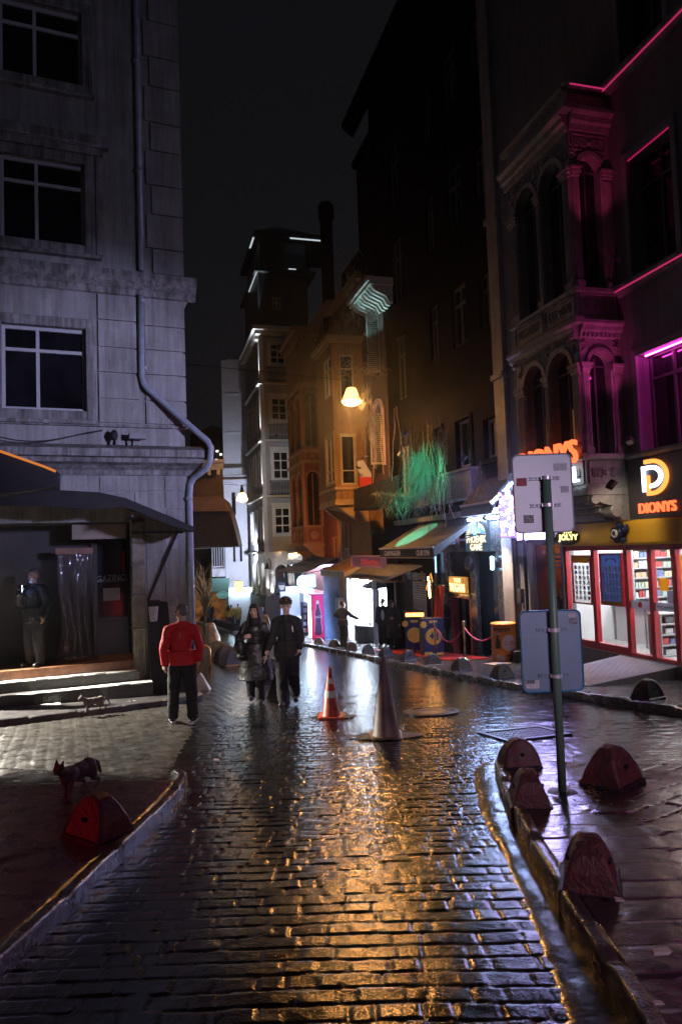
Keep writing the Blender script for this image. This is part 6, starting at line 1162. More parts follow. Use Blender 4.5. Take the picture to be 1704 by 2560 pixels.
mb.add([(p.x+(R_0+.022+q.z*.05)*math.cos(math.radians(c0-24+48*(q.x-x0)/(x1-x0))),p.y+(R_0+.022+q.z*.05)*math.sin(math.radians(c0-24+48*(q.x-x0)/(x1-x0))),p.z+.45+.1*q.y/y1) for q in v],f); obj('lettering',mb,M('drum orange ink',(.6,.14,.03),.4),ba)
mb=MB(); rr=random.Random(12)
for k in range(9): drum(mb,-150+k*9,-146+k*9,.8+rr.uniform(-.03,.02),.88)
drum(mb,-138,-122,.52,.6); drum(mb,-134,-127,.6,.7); drum(mb,-142,-119,.36,.52); drum(mb,-96,-70,.18,.2); drum(mb,-74,-70,.05,.2); drum(mb,-84,-74,.04,.1)
obj('black_print',mb,M('drum black ink',(.03,.025,.03),.4),ba); mb=MB(); drum(mb,-142,-119,.7,.735); drum(mb,-140,-100,.06,.2); obj('pale_print',mb,M('drum pale ink',(.5,.42,.36),.5,var=.5,scale=25),ba)
GOLD=M('brushed brass post',(.5,.38,.22),.25,metal=.9)
st=[]
for k,(px,py,lab) in enumerate(((800+905/3.136,1000+2015/3.136,'brass rope post standing by the blue booth'),(800+1135/3.136,1000+2040/3.136,'brass rope post standing alone on the red carpet edge'))):
    q=G(px,py,.115); t=thing('rope_post',lab,'stanchion',q,'brass rope posts outside the club'); mb=MB(); mb.lathe(q,[(.17,0),(.17,.02),(.12,.045),(.03,.07),(.03,.09)],24); obj('foot',mb,GOLD,t,smooth=True); mb=MB(); mb.tube([q+Vector((0,0,.06)),q+Vector((0,0,.98))],.025,12); obj('pole',mb,GOLD,t,smooth=True); mb=MB(); mb.lathe(q,[(.04,.86),(.042,.94),(.03,.96),(.045,1.0),(.03,1.04),(.005,1.05)],16); obj('finial',mb,GOLD,t,smooth=True); st.append(q)
ROPE=M('crimson rope',(.3,.02,.05),.7,var=.2,scale=30)
def rope(lab,a,b,sag):
    mb=MB(); a=a+Vector((0,0,.88)); b=b+Vector((0,0,.88)); mb.tube([a.lerp(b,i/16)+Vector((0,0,-sag*4*(i/16)*(1-i/16))) for i in range(17)],.022,8); tag(obj('barrier_rope',mb,ROPE,smooth=True),lab,'rope','crimson barrier ropes')
rope('crimson rope sagging between the two brass posts',st[0],st[1],.42); rope('crimson rope sagging from the brass post to the orange drum',st[1],p+Vector((-.2,-.1,-.1)),.3)
mb=MB(); cp=[RF.pt(1.0,0,.3),RF.pt(6.6,0,.3),RF.pt(7.2,0,1.75),RF.pt(1.3,0,1.55)]; mb.add([Vector((q.x,q.y,gz(q.y)+.135)) for q in cp]+[Vector((q.x,q.y,gz(q.y)+.05)) for q in cp],[(0,1,2,3),(0,1,5,4),(1,2,6,5),(2,3,7,6),(3,0,4,7)]); tag(obj('red_carpet',mb,M('wet red carpet',(.3,.012,.012),.45,var=.4,scale=12,bump=.3)),'wet red carpet laid in front of the club entrance','carpet')
mb=MB(); cp=[(x,y) for x,y in ((3.55,16.9),(4.1,17.3),(3.9,17.8),(3.35,17.4))]; mb.add([(x,y,gz(y)+.135) for x,y in cp],[(0,1,2,3)]); tag(obj('cardboard_sheet',mb,M('wet cardboard',(.35,.22,.15),.6)),'wet flattened cardboard lying on the pavement before the drum','cardboard')
NAVY=M('navy booth panel',(.012,.018,.06),.4,var=.2,scale=4); ORP=M('orange booth print',(.6,.28,.04),.5,var=.2,scale=10)
def booth(name,lab,q,ang,w,d,h_,plus):
    fr=Fr((q.x,q.y),(math.cos(ang),math.sin(ang)),(math.sin(ang),-math.cos(ang))); t=thing(name,lab,'booth',q); mb=MB(); mb.box(fr,-w/2,w/2,q.z,q.z+h_,-d,0); obj('body',mb,NAVY,t,bevel=.01)
    mb=MB(); zc=q.z+h_*.52; mb.lathe(fr.pt(0,zc,.002),[(.01,0),(w*.4,0),(w*.4,.008),(.01,.009)],28,axis=fr.n3()); mb.box(fr,-w*.2,w*.2,q.z+h_*.88,q.z+h_*.95,0,.008); mb.box(fr,-w*.48,-w*.1,q.z+.03,q.z+.12,0,.008); mb.box(fr,w*.05,w*.48,q.z+.02,q.z+.09,0,.008)
    mb.lathe(fr.pt(-w*.48,q.z+h_*.85,.002),[(.01,0),(.1,0),(.1,.006)],14,axis=fr.n3())
    obj('orange_print',mb,ORP,t)
    if plus:
        mb=MB(); text(mb,'+1',fr.pt(-w*.2,zc-.1,.012),fr.pt(w*.22,zc-.1,.012),.24,fr.n3(),.006,bold=.05); obj('lettering',mb,NAVY,t)
    return t,fr
b1,f1=booth('promo_booth','navy booth with orange disc and plus one print beside a brass post',G(*(800+895/3.136,1000+2005/3.136),.11),.15,.62,.5,1.1,True)
b2,f2=booth('heater_booth','navy booth with a glowing heater on top, left of the plus one booth',G(*(800+745/3.136,1000+1985/3.136),.11),-.15,.6,.5,1.1,False)
mb=MB(); c=f2.pt(0,0,-.25); zt=G(*(800+745/3.136,1000+1985/3.136),.11).z+1.1; mb.box(f2,-.26,.3,zt+.06,zt+.16,-.3,-.02); obj('heating_element',mb,EM('hot coil',(1,.5,.12),7,c2=(1,.18,.02),scale=14),b2); mb=MB(); mb.box(f2,-.34,-.26,zt,zt+.22,-.4,.0); mb.box(f2,-.26,.32,zt,zt+.05,-.4,.0); mb.box(f2,-.26,.32,zt+.17,zt+.22,-.4,-.02); obj('heater_case',mb,IRON,b2)
mb=MB(); a=RF.pt(-.55,0,.35); mb.wbox(a.x-.16,a.x+.16,a.y-.15,a.y+.15,gz(a.y)+.1,gz(a.y)+.42); tag(obj('plinth_block',mb,BOLD,bevel=.02),'small dark block at the foot of the pilaster right of the orange drum','block')
# potted twisted tree and umbrella by the lit shop
tp=G(*(800+390/3.136,1000+1885/3.136),.11); tp=Vector((tp.x-.1,tp.y-1.4,gz(tp.y-1.4)+.11)); PT2=thing('potted_tree','twisted black trunk in a wide dark tub by the dazzling shop','potted plant',tp); mb=MB(); mb.lathe(tp,[(.5,0),(.62,.1),(.62,.75),(.55,.78),(.5,.7)],20); obj('pot',mb,BOLD,PT2); mb=MB()
for ph in (0,2.2): mb.tube([tp+Vector((.05+.13*math.sin(i*1.1+ph),.05*math.cos(i+ph),.7+i*.19)) for i in range(13)],.035,6)
obj('trunk',mb,BLACK,PT2); 
UM=thing('dark_umbrella','open dark umbrella over the two people by the dazzling shop','umbrella',tp+Vector((.55,0,2.4))); mb=MB(); c=tp+Vector((.75,-.3,2.45)); k=12; vs=[c+Vector((0,0,.32))]
for r,z in ((.5,.24),(.9,.06),(1.1,-.1)):
    for i in range(k): a=2*math.pi*i/k; vs.append(c+Vector((r*math.cos(a),r*math.sin(a),z+(.05 if i%2 and r>1 else 0))))
fs=[(0,1+i,1+(i+1)%k) for i in range(k)]+[(1+j*k+i,1+j*k+(i+1)%k,1+(j+1)*k+(i+1)%k,1+(j+1)*k+i) for j in range(2) for i in range(k)]; mb.add(vs,fs); obj('canopy',mb,CANV,UM); mb=MB(); mb.tube([c+Vector((0,0,-1.3)),c+Vector((0,0,.4))],.015,6); obj('stick',mb,IRON,UM)
# left roadside bits
q=G(*(480+235/5.227,1380+1500/5.227)); RL=thing('orange_rail','orange tubular rail bent at the corner beyond the red jacket','rail',q); mb=MB(); mb.tube([q+Vector((-.9,.2,.62)),q+Vector((-.12,.02,.62)),q+Vector((-.03,0,.58)),q+Vector((0,0,.5)),q],.045,10); mb.tube([q+Vector((-.9,.2,.62)),q+Vector((-.9,.2,0))],.045,10); obj('tube',mb,M('orange rail paint',(.5,.2,.02),.4,var=.2),RL,smooth=True)
q=G(*(480+262/5.227,1380+1345/5.227)); mb=MB(); mb.ell(q+Vector((.05,0,.5)),(.28,.28,.62),12,9); mb.ell(q+Vector((-.02,0,.95)),(.2,.2,.3),10,7); o=remeshed('wrapped_block',mb,M('pale wrapped stone',(.2,.16,.13),.6,var=.5,scale=6,bump=.5,bscale=14),None,.04,3,.12,.3); tag(o,'pale lumpy wrapped stone block behind the orange rail','block')
q=G(508,1725); mb=MB(); mb.hexa([q+Vector(v) for v in ((-.16,-.1,0),(.16,-.1,0),(.16,.1,0),(-.16,.1,0),(-.1,-.03,.34),(-.04,-.03,.36),(-.04,.04,.36),(-.1,.04,.34))]); tag(obj('folded_board',mb,M('cream board',(.5,.42,.33),.6,var=.2),bevel=.01),'small cream folded board on the cobbles right of the red jacket','board')
q=G(*(480+820/3.733,1350+1462/3.733)); mb=MB(); mb.hexa([q+Vector(v) for v in ((-.27,-.1,0),(.2,-.1,0),(.2,.25,0),(-.27,.25,0),(-.02,.05,.55),(.14,.05,.55),(.14,.12,.55),(-.02,.12,.55))]); tag(obj('black_wedge',mb,BOLD,bevel=.015),'black wedge shaped block behind the legs of the curly haired man','block')
# litter
LIT=M('litter white',(.6,.6,.6),.6,var=.2)
for k,(px,py,lab,dz) in enumerate(((322,1755,'white paper scrap on the step apron behind the kitten',.12),(336,1753,'second white scrap beside it on the step apron',.12),(540,1903,'crumpled white wrapper lying on the dark cobbles at the left',.02),(1650,2385,'white scrap lying on the pavers at the lower right',.13),(1548,2252,'pale cigarette end by the largest wedge bollard',.13),(1640,2513,'small pale lump at the bottom right corner',.13))):
    q=G(px,py,dz); mb=MB(); s=.018 if k<2 or k>3 else .03; rr=random.Random(k); mb.hexa([q+Vector((a*s+rr.uniform(-.01,.01),b*s*.6,c*s*.5+rr.uniform(0,.008))) for c in (0,1) for a,b in ((-1,-1),(1,-1),(1,1),(-1,1))]); tag(obj('litter_scrap',mb,LIT),lab,'litter')
mb=MB(); rr=random.Random(31)
for k in range(60):
    q=G(1466+rr.gauss(0,26),1975+rr.gauss(0,22),.125); a=rr.uniform(0,6.28); s=rr.uniform(.01,.022); mb.add([q+Vector((s*math.cos(a),s*math.sin(a),.004)),q+Vector((s*math.cos(a+2),s*math.sin(a+2),.006)),q+Vector((s*math.cos(a+4),s*math.sin(a+4),.003))],[(0,1,2)])
obj('fallen_leaves',mb,M('dead leaves',(.25,.2,.04),.6,var=.4,scale=40),kind='stuff')
# ------------------------------------------------------------------ lamps on cables
HOT=EM('hot lamp glass',(1,.46,.1),4.5)
def hang_lamp(name,lab,c,r,dark,wires):
    t=thing(name,lab,'street lamp',c); mb=MB()
    if not dark: pr=[(r*.42,.62*r*2),(r*.52,.56*r*2),(r*.62,.4*r*2),(r*.86,.1*r*2),(r*1.0,-.02*r*2)]
    else: pr=[(r*.5,.5*r*2),(r*.8,.2*r*2),(r*.97,.02*r*2)]
    mb.lathe(c,pr,28,cap=False); obj('lamp_shade',mb,HOT if not dark else EM('hot lamp glass 2',(1,.55,.2),20),t,smooth=True)
    mb=MB(); mb.lathe(c,[(r*1.02,-.02*r*2),(r*1.04,-.06*r*2),(r*.98,-.08*r*2)],28,cap=False); obj('rim',mb,M('warm rim',(.3,.2,.1),.4,metal=.5),t)
    mb=MB(); mb.lathe(c,[(r*.96,-.07*r*2),(r*.8,-.17*r*2),(r*.5,-.24*r*2),(.01,-.27*r*2)],24,cap=False); obj('bowl',mb,EM('hot lamp bowl',(1,.45,.12),720) if not dark else EM('hot lamp bowl 2',(1,.55,.2),90),t,smooth=True)
    mb=MB(); z1=(.62 if not dark else .5)*r*2
    if dark: mb.lathe(c,[(r*.5,z1),(r*.35,z1+.4*r),(.06,z1+1.3*r),(.05,z1+1.5*r)],16); mb.box(WORLD,c.x-.9*r*1.2,c.x+.9*r,c.z+z1+1.5*r,c.z+z1+1.56*r,c.y-.03,c.y+.03)
    else: mb.lathe(c,[(r*.42,z1),(r*.2,z1+.1*r),(.04,z1+.3*r),(.03,z1+.8*r)],16)
    obj('cap',mb,IRON,t)
    mb=MB()
    for a in wires: mb.tube([c+Vector((0,0,z1+(1.5*r if dark else .8*r))),a],.012,4)
    obj('cable',mb,IRON,t); return t
hang_lamp('hanging_street_lamp','big hanging street lamp glowing amber over the middle of the street',Vector((.50,24,6.77)),.335,False,[RF.pt(11,9.2,.4),Vector((-9,29,10)),])
mb=MB(); mb.tube([Vector((.36,24,6.7)),Vector((.37,24,5.4)),Vector((.36,24,4.4))],.006,3); tag(obj('pull_cord',mb,IRON),'thin cord hanging below the big street lamp','cord')
hang_lamp('second_street_lamp','smaller hanging street lamp with a dark cone cap farther down the street',Vector((-5.91,42,4.88)),.33,True,[S33.pt(1.1,6.2,.1),Vector((-14,43,6.5))])
# ------------------------------------------------------------------ vines
def vine(name,lab,strands,mat,cat='vine'):
    mb=MB()
    for pts,r in strands: mb.tube(pts,r,3,cap=False)
    return tag(obj(name,mb,mat,smooth=False),lab,cat)
def hang(rr,p,L,wig,step=.12,drift=(0,0,0)):
    pts=[p.copy()]; v=Vector((0,0,-1)); n=int(L/step)
    for i in range(n):
        v=(v+Vector((rr.gauss(0,wig),rr.gauss(0,wig),rr.gauss(0,wig*.5)))+Vector((0,0,-.18))+Vector(drift)*.1).normalized(); pts.append(pts[-1]+v*step)
    return pts
VM=M('bare vine stems',(.32,.24,.15),.6,var=.5,scale=30); VG2=M('pale vine stems',(.075,.08,.06),.6,var=.4,scale=30)
rr=random.Random(17); S_=[]
def onw(px,py,n): u,z=wsurf(px,py,RF,n); return RF.pt(u,z,n)
for k in range(420):
    px=rr.gauss(1046,14); py=rr.uniform(1128,1200); S_.append((hang(rr,onw(px,py,.9+rr.uniform(-.25,.25)),rr.uniform(.35,1.3),.32,.09),.004+.005*rr.random()))
for k in range(210):
    px=rr.uniform(940,1062); py=1232+rr.uniform(-6,8); S_.append((hang(rr,onw(px,py,1.0+rr.uniform(-.2,.3)),rr.uniform(.3,1.25),.36,.1),.004+.004*rr.random()))
for k in range(40):
    px=rr.uniform(935,1060); a=onw(px,1234,1.0); S_.append(([a+Vector((RF.d.x*i*.16+rr.gauss(0,.02),RF.d.y*i*.16,rr.gauss(0,.03))) for i in range(6)],.01))
for k in range(34):
    px=rr.uniform(1000,1060); S_.append((hang(rr,onw(px,rr.uniform(1060,1130),.6),rr.uniform(.6,1.6),.2,.14),.008))
vine('green_lit_vine','tangle of bare vine stems lit green by a floodlight above the club awning',S_,VG2)
S_=[]
for k in range(60): S_.append((hang(rr,onw(rr.gauss(914,8),rr.uniform(955,1040),2.1+rr.uniform(-.3,.3)),rr.uniform(.4,1.5),.16,.14),.007+.009*rr.random()))
for k in range(26):
    a=onw(rr.uniform(806,915),rr.uniform(910,935),2.1); v=Vector((rr.uniform(.5,1),0,rr.uniform(-.3,.1))); S_.append(([a+v*i*.15+Vector((0,rr.gauss(0,.1),rr.gauss(0,.05))) for i in range(8)],.008))
for px,py,L in ((990,1015,1.9),(985,1020,2.6),(925,1020,3.2),(950,1040,2.4),(1026,1055,2.6),(1055,1060,2.0)): S_.append((hang(rr,onw(px,py,.8),L,.12,.2),.016))
vine('lamp_lit_vine','bare hanging vine stems glowing amber beside the big street lamp',S_,VM)
S_=[]
for k in range(220): S_.append((hang(rr,onw(rr.gauss(873,16),rr.uniform(610,900),1.0+rr.uniform(-.4,.6)),rr.uniform(.2,.9),.5,.12),.008))
vine('roof_vine','dark mass of vine stems climbing the wall above the street lamp',S_,VM)
S_=[]
for k in range(70): S_.append((hang(rr,onw(rr.uniform(1065,1120),rr.uniform(1040,1230),.5),rr.uniform(.5,1.6),.15,.16),.007))
for k in range(16): S_.append((hang(rr,onw(1196+rr.gauss(0,5),rr.uniform(1150,1200),.5),rr.uniform(.4,1.2),.2,.12),.008))
vine('wall_vine','thin bare stems trailing down the dark wall left of the tall window',S_,VM)
BT=thing('bare_tree','bare amber lit tree at the far end of the street','tree',Vector((-11.6,60,gz(60)))); mb=MB(); b0=Vector((-11.9,60,gz(60))); mb.tube([b0,b0+Vector((.05,0,1.2)),b0+Vector((.2,0,2.2))],[.16,.13,.1],8); obj('trunk',mb,M('tree bark',(.3,.17,.07),.7),BT); mb=MB()
for k in range(60):
    p_=b0+Vector((.1,0,rr.uniform(1.,2.4))); v=Vector((rr.gauss(0,.45),rr.gauss(0,.3),1)).normalized(); pts=[p_]
    for i in range(rr.randrange(5,13)): v=(v+Vector((rr.gauss(0,.2),rr.gauss(0,.2),.03))).normalized(); pts.append(pts[-1]+v*.38)
    mb.tube(pts,[.04-.03*i/len(pts) for i in range(len(pts))],4)
obj('crown',mb,M('tree bark',(.3,.17,.07),.7),BT)
HAZE=.0013
# ------------------------------------------------------------------ people
SKIN=M('skin',(.5,.3,.22),.5,var=.12,scale=14); SKIN2=M('skin tan',(.4,.23,.16),.5,var=.12,scale=14)
EYE=M('eye dark',(.02,.015,.012),.2,var=0); LIP=M('lips',(.32,.1,.09),.45,var=0)
BLK=M('black cloth',(.014,.014,.016),.75,var=.3,scale=9,bump=.3,bscale=35); LEA=M('black leather',(.012,.012,.013),.42,var=.2,scale=9,bump=.12,bscale=18); TRO=M('dark trousers',(.012,.012,.015),.8,var=.3,scale=9,bump=.25)
SHOE=M('black shoe leather',(.015,.014,.014),.35,var=.2); WSH=M('white sole',(.6,.6,.6),.5,var=.1)
REDJ=M('red fleece',(.52,.008,.018),.72,var=.2,scale=7,bump=.25,bscale=40)
def Jd(**kw):
    J=dict(pel=(0,0,.95),waist=(0,0,1.1),chest=(0,.01,1.3),neck=(0,0,1.48),shL=(-.185,0,1.43),shR=(.185,0,1.43),elL=(-.24,-.03,1.15),elR=(.24,-.03,1.15),wrL=(-.25,.05,.9),wrR=(.25,.05,.9),
        hipL=(-.09,0,.92),hipR=(.09,0,.92),knL=(-.1,.03,.5),knR=(.1,.03,.5),anL=(-.1,-.02,.09),anR=(.1,-.02,.09),toeL=(-.13,.17,.035),toeR=(.13,.17,.035),hdL=(-.02,.05,-1),hdR=(.02,.05,-1),plL=(1,0,0),plR=(-1,0,0),curl=.45,yaw=0.,pitch=0.)
    J.update(kw); return J
def hand(mb,wr,d,pn,curl,s,vox):
    wr=Vector(wr); d=Vector(d).normalized(); n=Vector(pn); n=(n-d*n.dot(d)).normalized(); sd=d.cross(n)
    k=1 if s>0 else -1; r=max(.0085,vox*.95)
    mb.cap(wr-d*.02,.026,wr+d*.03,.03); mb.ell(wr+d*.055,(.036,.036,.036)); 
    for i in (-1.5,-.5,.5,1.5): mb.cap(wr+d*.02+sd*i*.012,.016,wr+d*.085+sd*i*.0195,.0125)
    for i,l in zip((-1.5,-.5,.5,1.5),(.062,.072,.068,.052)):
        b=wr+d*.088+sd*(i*.0205*k); d1=(d*math.cos(curl)+n*math.sin(curl)+sd*(i*.05*k)).normalized(); m=b+d1*l*.55; d2=(d*math.cos(curl*2.1)+n*math.sin(curl*2.1)).normalized(); mb.cap(b,r*1.05,m,r,8); mb.cap(m,r,m+d2*l*.5,r*.85,8)
    b=wr+d*.025-sd*k*.03; d1=(d*.75-sd*k*.6+n*.3).normalized(); m=b+d1*.045; mb.cap(b,r*1.3,m,r*1.15,8); mb.cap(m,r*1.15,m+(d*.9-sd*k*.2+n*.4).normalized()*.032,r,8)
def person(lab,loc,ang,h_,J,clothes,hair=None,skin=None,vox=.009,group=None,face=True,beard=None,extra=None,lean=0.):
    skin=skin or SKIN; k=h_/1.75; loc=Vector(loc); Rm=Matrix.Rotation(ang,3,'Z'); t=thing('person',lab,'person',loc,group)
    def tr(mb): mb.v=[tuple(loc+Rm@(Vector(v)*k)) for v in mb.v]; return mb
    hy=Matrix.Rotation(J['yaw'],3,'Z')@Matrix.Rotation(J['pitch'],3,'X'); hc=Vector((J['neck'][0],J['neck'][1]+.015,1.56+(J['neck'][2]-1.48)))
    HP=lambda p:hc+hy@((Vector(p)-Vector((0,.015,1.56)))*1.07)
    J['shL']=(J['shL'][0],J['shL'][1],J['shL'][2]-.03); J['shR']=(J['shR'][0],J['shR'][1],J['shR'][2]-.03); b=MB(); g=lambda n:Vector(J[n])
    b.cap(g('pel'),.115,g('waist'),.108,14); b.cap(g('waist'),.1,g('chest')-Vector((0,0,.02)),.105,14); b.cap(g('shL')*.78+g('shR')*.22,.052,g('shR')*.78+g('shL')*.22,.052,12); b.cap(g('neck')-Vector((0,0,.07)),.062,HP((0,.005,1.57)),.052,12)
    for s in 'LR':
        b.cap(g('sh'+s),.047,g('el'+s),.042); b.cap(g('el'+s),.043,g('wr'+s),.028); b.cap(g('hip'+s),.088,g('kn'+s),.058); b.cap(g('kn'+s),.058,g('an'+s),.04); b.cap(g('an'+s)-Vector((0,.03,.03)),.04,g('toe'+s),.032); hand(b,g('wr'+s),J['hd'+s],J['pl'+s],J['curl'],1 if s=='R' else -1,vox)
    rot=hy
    for c,r in (((0,-.008,1.668),(.076,.096,.086)),((0,.026,1.605),(.062,.07,.078)),((0,.05,1.562),(.04,.04,.034))): b.ell(HP(c),r,16,11,rot)
    b.cap(HP((0,.088,1.65)),.011,HP((0,.115,1.608)),.015,8); b.cap(HP((-.042,.078,1.662)),.014,HP((.042,.078,1.662)),.014,8); b.ell(HP((0,.09,1.578)),(.026,.014,.014),10,7,rot)
    for s in (-1,1): b.ell(HP((s*.077,-.005,1.625)),(.012,.024,.034),10,7,rot); b.ell(HP((s*.04,.065,1.61)),(.026,.022,.028),10,7,rot)
    remeshed('body',tr(b),skin,t,vox*k,3)
    if face:
        for s in (-1,1): e=MB(); e.ell(HP((s*.031,.088,1.638)),(.012,.007,.007),10,7,rot); obj('eye',tr(e),EYE,t,smooth=True)
        e=MB(); e.ell(HP((0,.103,1.577)),(.022,.006,.006),10,7,rot); obj('mouth',tr(e),LIP,t,smooth=True)
        for s in (-1,1): e=MB(); e.cap(HP((s*.018,.092,1.66)),.005,HP((s*.045,.084,1.662)),.004,6); obj('eyebrow',tr(e),hair[0] if hair else EYE,t)
    for nm,sp in clothes.items():
        m=sp[0]; c=MB(); v2=max(vox*1.25,.011)*k; disp=.022; ds=.11
        if nm in('jacket','coat','shirt'):
            hem=sp[1]; f=sp[2] if len(sp)>2 else .03
            c.cap(g('pel')+Vector((0,0,.02)),.125+f,g('waist'),.115+f*.8,16); c.cap(g('waist'),.115+f*.8,g('chest'),.138+f*.7,16); c.cap(g('shL')*.84+g('shR')*.16,.064+f*.5,g('shR')*.84+g('shL')*.16,.064+f*.5,14)
            for s in 'LR': c.cap(g('neck')+Vector((0,-.01,-.02)),.062,g('sh'+s)*.9+g('neck')*.1,.058+f*.4,12)
            wide=1.1
            c.v=[((v[0]*wide),v[1]*.92,v[2]) for v in c.v]
            if hem<.95:
                pe=Vector(J['pel']); n=9; pr=[]; fl=sp[3] if len(sp)>3 else .04
                rings=[]; 
                for i in range(n+1):
                    q=i/n; z=pe.z+.12-(pe.z+.12-hem)*q; rr_=.152+f+fl*q
                    rings.append((z,rr_))
                vs=[];fs=[];sg=28
                for z,r_ in rings:
                    for a in range(sg):
                        th=2*math.pi*a/sg; w=1+.05*math.sin(th*5+z*4)*(pe.z+.1-z); vs.append((pe.x+r_*1.2*w*math.cos(th),pe.y+r_*.9*w*math.sin(th),z))
                for i in range(n):
                    for a in range(sg): fs.append((i*sg+a,i*sg+(a+1)%sg,(i+1)*sg+(a+1)%sg,(i+1)*sg+a))
                fs.append(tuple(range(sg))); fs.append(tuple(n*sg+a for a in range(sg))[::-1]); c.add(vs,fs)
            elif hem>.95: pass
            for s in 'LR':
                c.cap(g('sh'+s),.06+f*.5,g('el'+s),.054+f*.5,12); wd=(g('wr'+s)-g('el'+s)).normalized(); c.cap(g('el'+s),.056+f*.5,g('wr'+s)-wd*.01,.042+f*.4,12)
            c.lathe(g('neck')-Vector((0,0,.06)),[(.088,0),(.08,.05),(.076,.09),(.06,.09),(.055,.02)],16)
        elif nm=='trousers':
            f=sp[1] if len(sp)>1 else .02
            c.cap(g('hipL'),.1+f,g('hipR'),.1+f,14); c.cap(g('pel'),.125+f*.5,g('waist')-Vector((0,0,.04)),.12+f*.3,14)
            for s in 'LR':
                c.cap(g('hip'+s),.097+f,g('kn'+s),.07+f,12); c.cap(g('kn'+s),.07+f,g('an'+s)+Vector((0,0,.02)),.056+f*1.2,12)
        elif nm=='shoes':
            for s in 'LR':
                a=g('an'+s); to=g('toe'+s); c.cap(a+Vector((0,-.035,-.035)),.048,to+Vector((0,0,.012)),.042,12); c.cap(a,.05,a+Vector((0,.03,-.04)),.05,10)
            disp=0
        o=remeshed(nm,tr(c),m,t,v2,4 if nm!='shoes' else 2,disp if vox<.012 else .01,ds)
        if nm=='shoes' and len(sp)>1:
            c=MB()
            for s in 'LR':
                a=g('an'+s); to=g('toe'+s); d=(to-a); d.z=0; d.normalize(); sdv=Vector((-d.y,d.x,0)); pz=min(a.z-.09,to.z-.035)
                q=[a-d*.08,to+d*.04]; c.hexa([q[0]-sdv*.038+Vector((0,0,pz-q[0].z)),q[0]+sdv*.038+Vector((0,0,pz-q[0].z)),q[1]+sdv*.04+Vector((0,0,pz-q[1].z)),q[1]-sdv*.04+Vector((0,0,pz-q[1].z))]+[v+Vector((0,0,.03)) for v in (q[0]-sdv*.038+Vector((0,0,pz-q[0].z)),q[0]+sdv*.038+Vector((0,0,pz-q[0].z)),q[1]+sdv*.04+Vector((0,0,pz-q[1].z)),q[1]-sdv*.04+Vector((0,0,pz-q[1].z)))])
            obj('sole',tr(c),sp[1],o,bevel=.01)
    if hair:
        c=MB(); kind=hair[1]; rr=random.Random(3)
        if kind=='short':
            c.ell(HP((0,-.022,1.69)),(.083,.094,.076),16,11,rot); c.ell(HP((0,-.05,1.64)),(.076,.06,.07),14,9,rot)
        elif kind=='crop':
            c.ell(HP((0,-.02,1.695)),(.079,.09,.068),16,11,rot); c.ell(HP((0,-.042,1.65)),(.072,.062,.07),14,9,rot)
        elif kind=='curly':
            c.ell(HP((0,-.012,1.70)),(.086,.1,.074),14,9,rot); c.ell(HP((0,.058,1.692)),(.072,.046,.042),10,7,rot); c.ell(HP((0,-.055,1.65)),(.074,.05,.06),12,8,rot)
            for i in range(130):
                a=rr.uniform(0,6.28); e=rr.uniform(-.6,1.4)
                if math.sin(a)>.3 and e<.3 or math.sin(a)>-.2 and e<-.25: continue
                c.ell(HP((.087*math.cos(a)*math.cos(e),-.012+.1*math.sin(a)*math.cos(e),1.705+.078*math.sin(e))),(.026,.026,.024),7,5)
        elif kind=='long':
            c.ell(HP((0,-.02,1.69)),(.09,.1,.08),16,11,rot); c.ell(HP((0,-.06,1.62)),(.09,.065,.1),14,9,rot)
            for s in (-1,1):
                for j in range(5):
                    p_=HP((s*(.06+.006*j),.05-.028*j,1.68)); q_=HP((s*(.088+.004*j),.045-.03*j,1.56)); e_=Vector((J['neck'][0]+s*(.11+.02*math.sin(j)),.09-.05*j+J['neck'][1],1.3+.03*math.sin(j*2))); c.cap(p_,.02,q_,.026,8); c.cap(q_,.026,q_.lerp(e_,.5)+Vector((s*.015,.01,0)),.03,8); c.cap(q_.lerp(e_,.5)+Vector((s*.015,.01,0)),.03,e_,.018,8)
            for j in range(5): c.cap(HP((-.05+.025*j,.05,1.75-.012*abs(j-2))),.02,HP((-.06+.03*j,.088,1.69)),.014,7)
            for j in range(6): c.cap(HP((-.06+.024*j,-.1,1.65)),.03,Vector((-.12+.048*j+J['neck'][0],-.1+J['neck'][1],1.3)),.022,8)
        elif kind=='hood':
            c.ell(HP((0,-.03,1.68)),(.1,.115,.1),14,9,rot); c.ell(HP((0,-.04,1.58)),(.1,.1,.1),14,9,rot)
        remeshed('hair' if kind!='hood' else 'hood',tr(c),hair[0],t,vox*k,2,.006,.03)
    if beard: c=MB(); c.ell(HP((0,.062,1.56)),(.05,.05,.045),12,8,rot); c.ell(HP((0,.03,1.575)),(.066,.05,.04),12,8,rot); remeshed('beard',tr(c),beard,t,vox*k,2)
    if extra: extra(t,tr,HP,g)
    return t
def gp(px,py,dz=0.):
    p=G(px,py,dz); return p
HBR=M('brown hair',(.06,.03,.016),.7,var=.4,scale=40); HDK=M('dark hair',(.022,.014,.01),.7,var=.4,scale=40); HGR=M('grey hair',(.16,.15,.14),.6,var=.5,scale=40); BRD=M('white beard',(.45,.46,.5),.7,var=.2,scale=40)
PI=math.pi
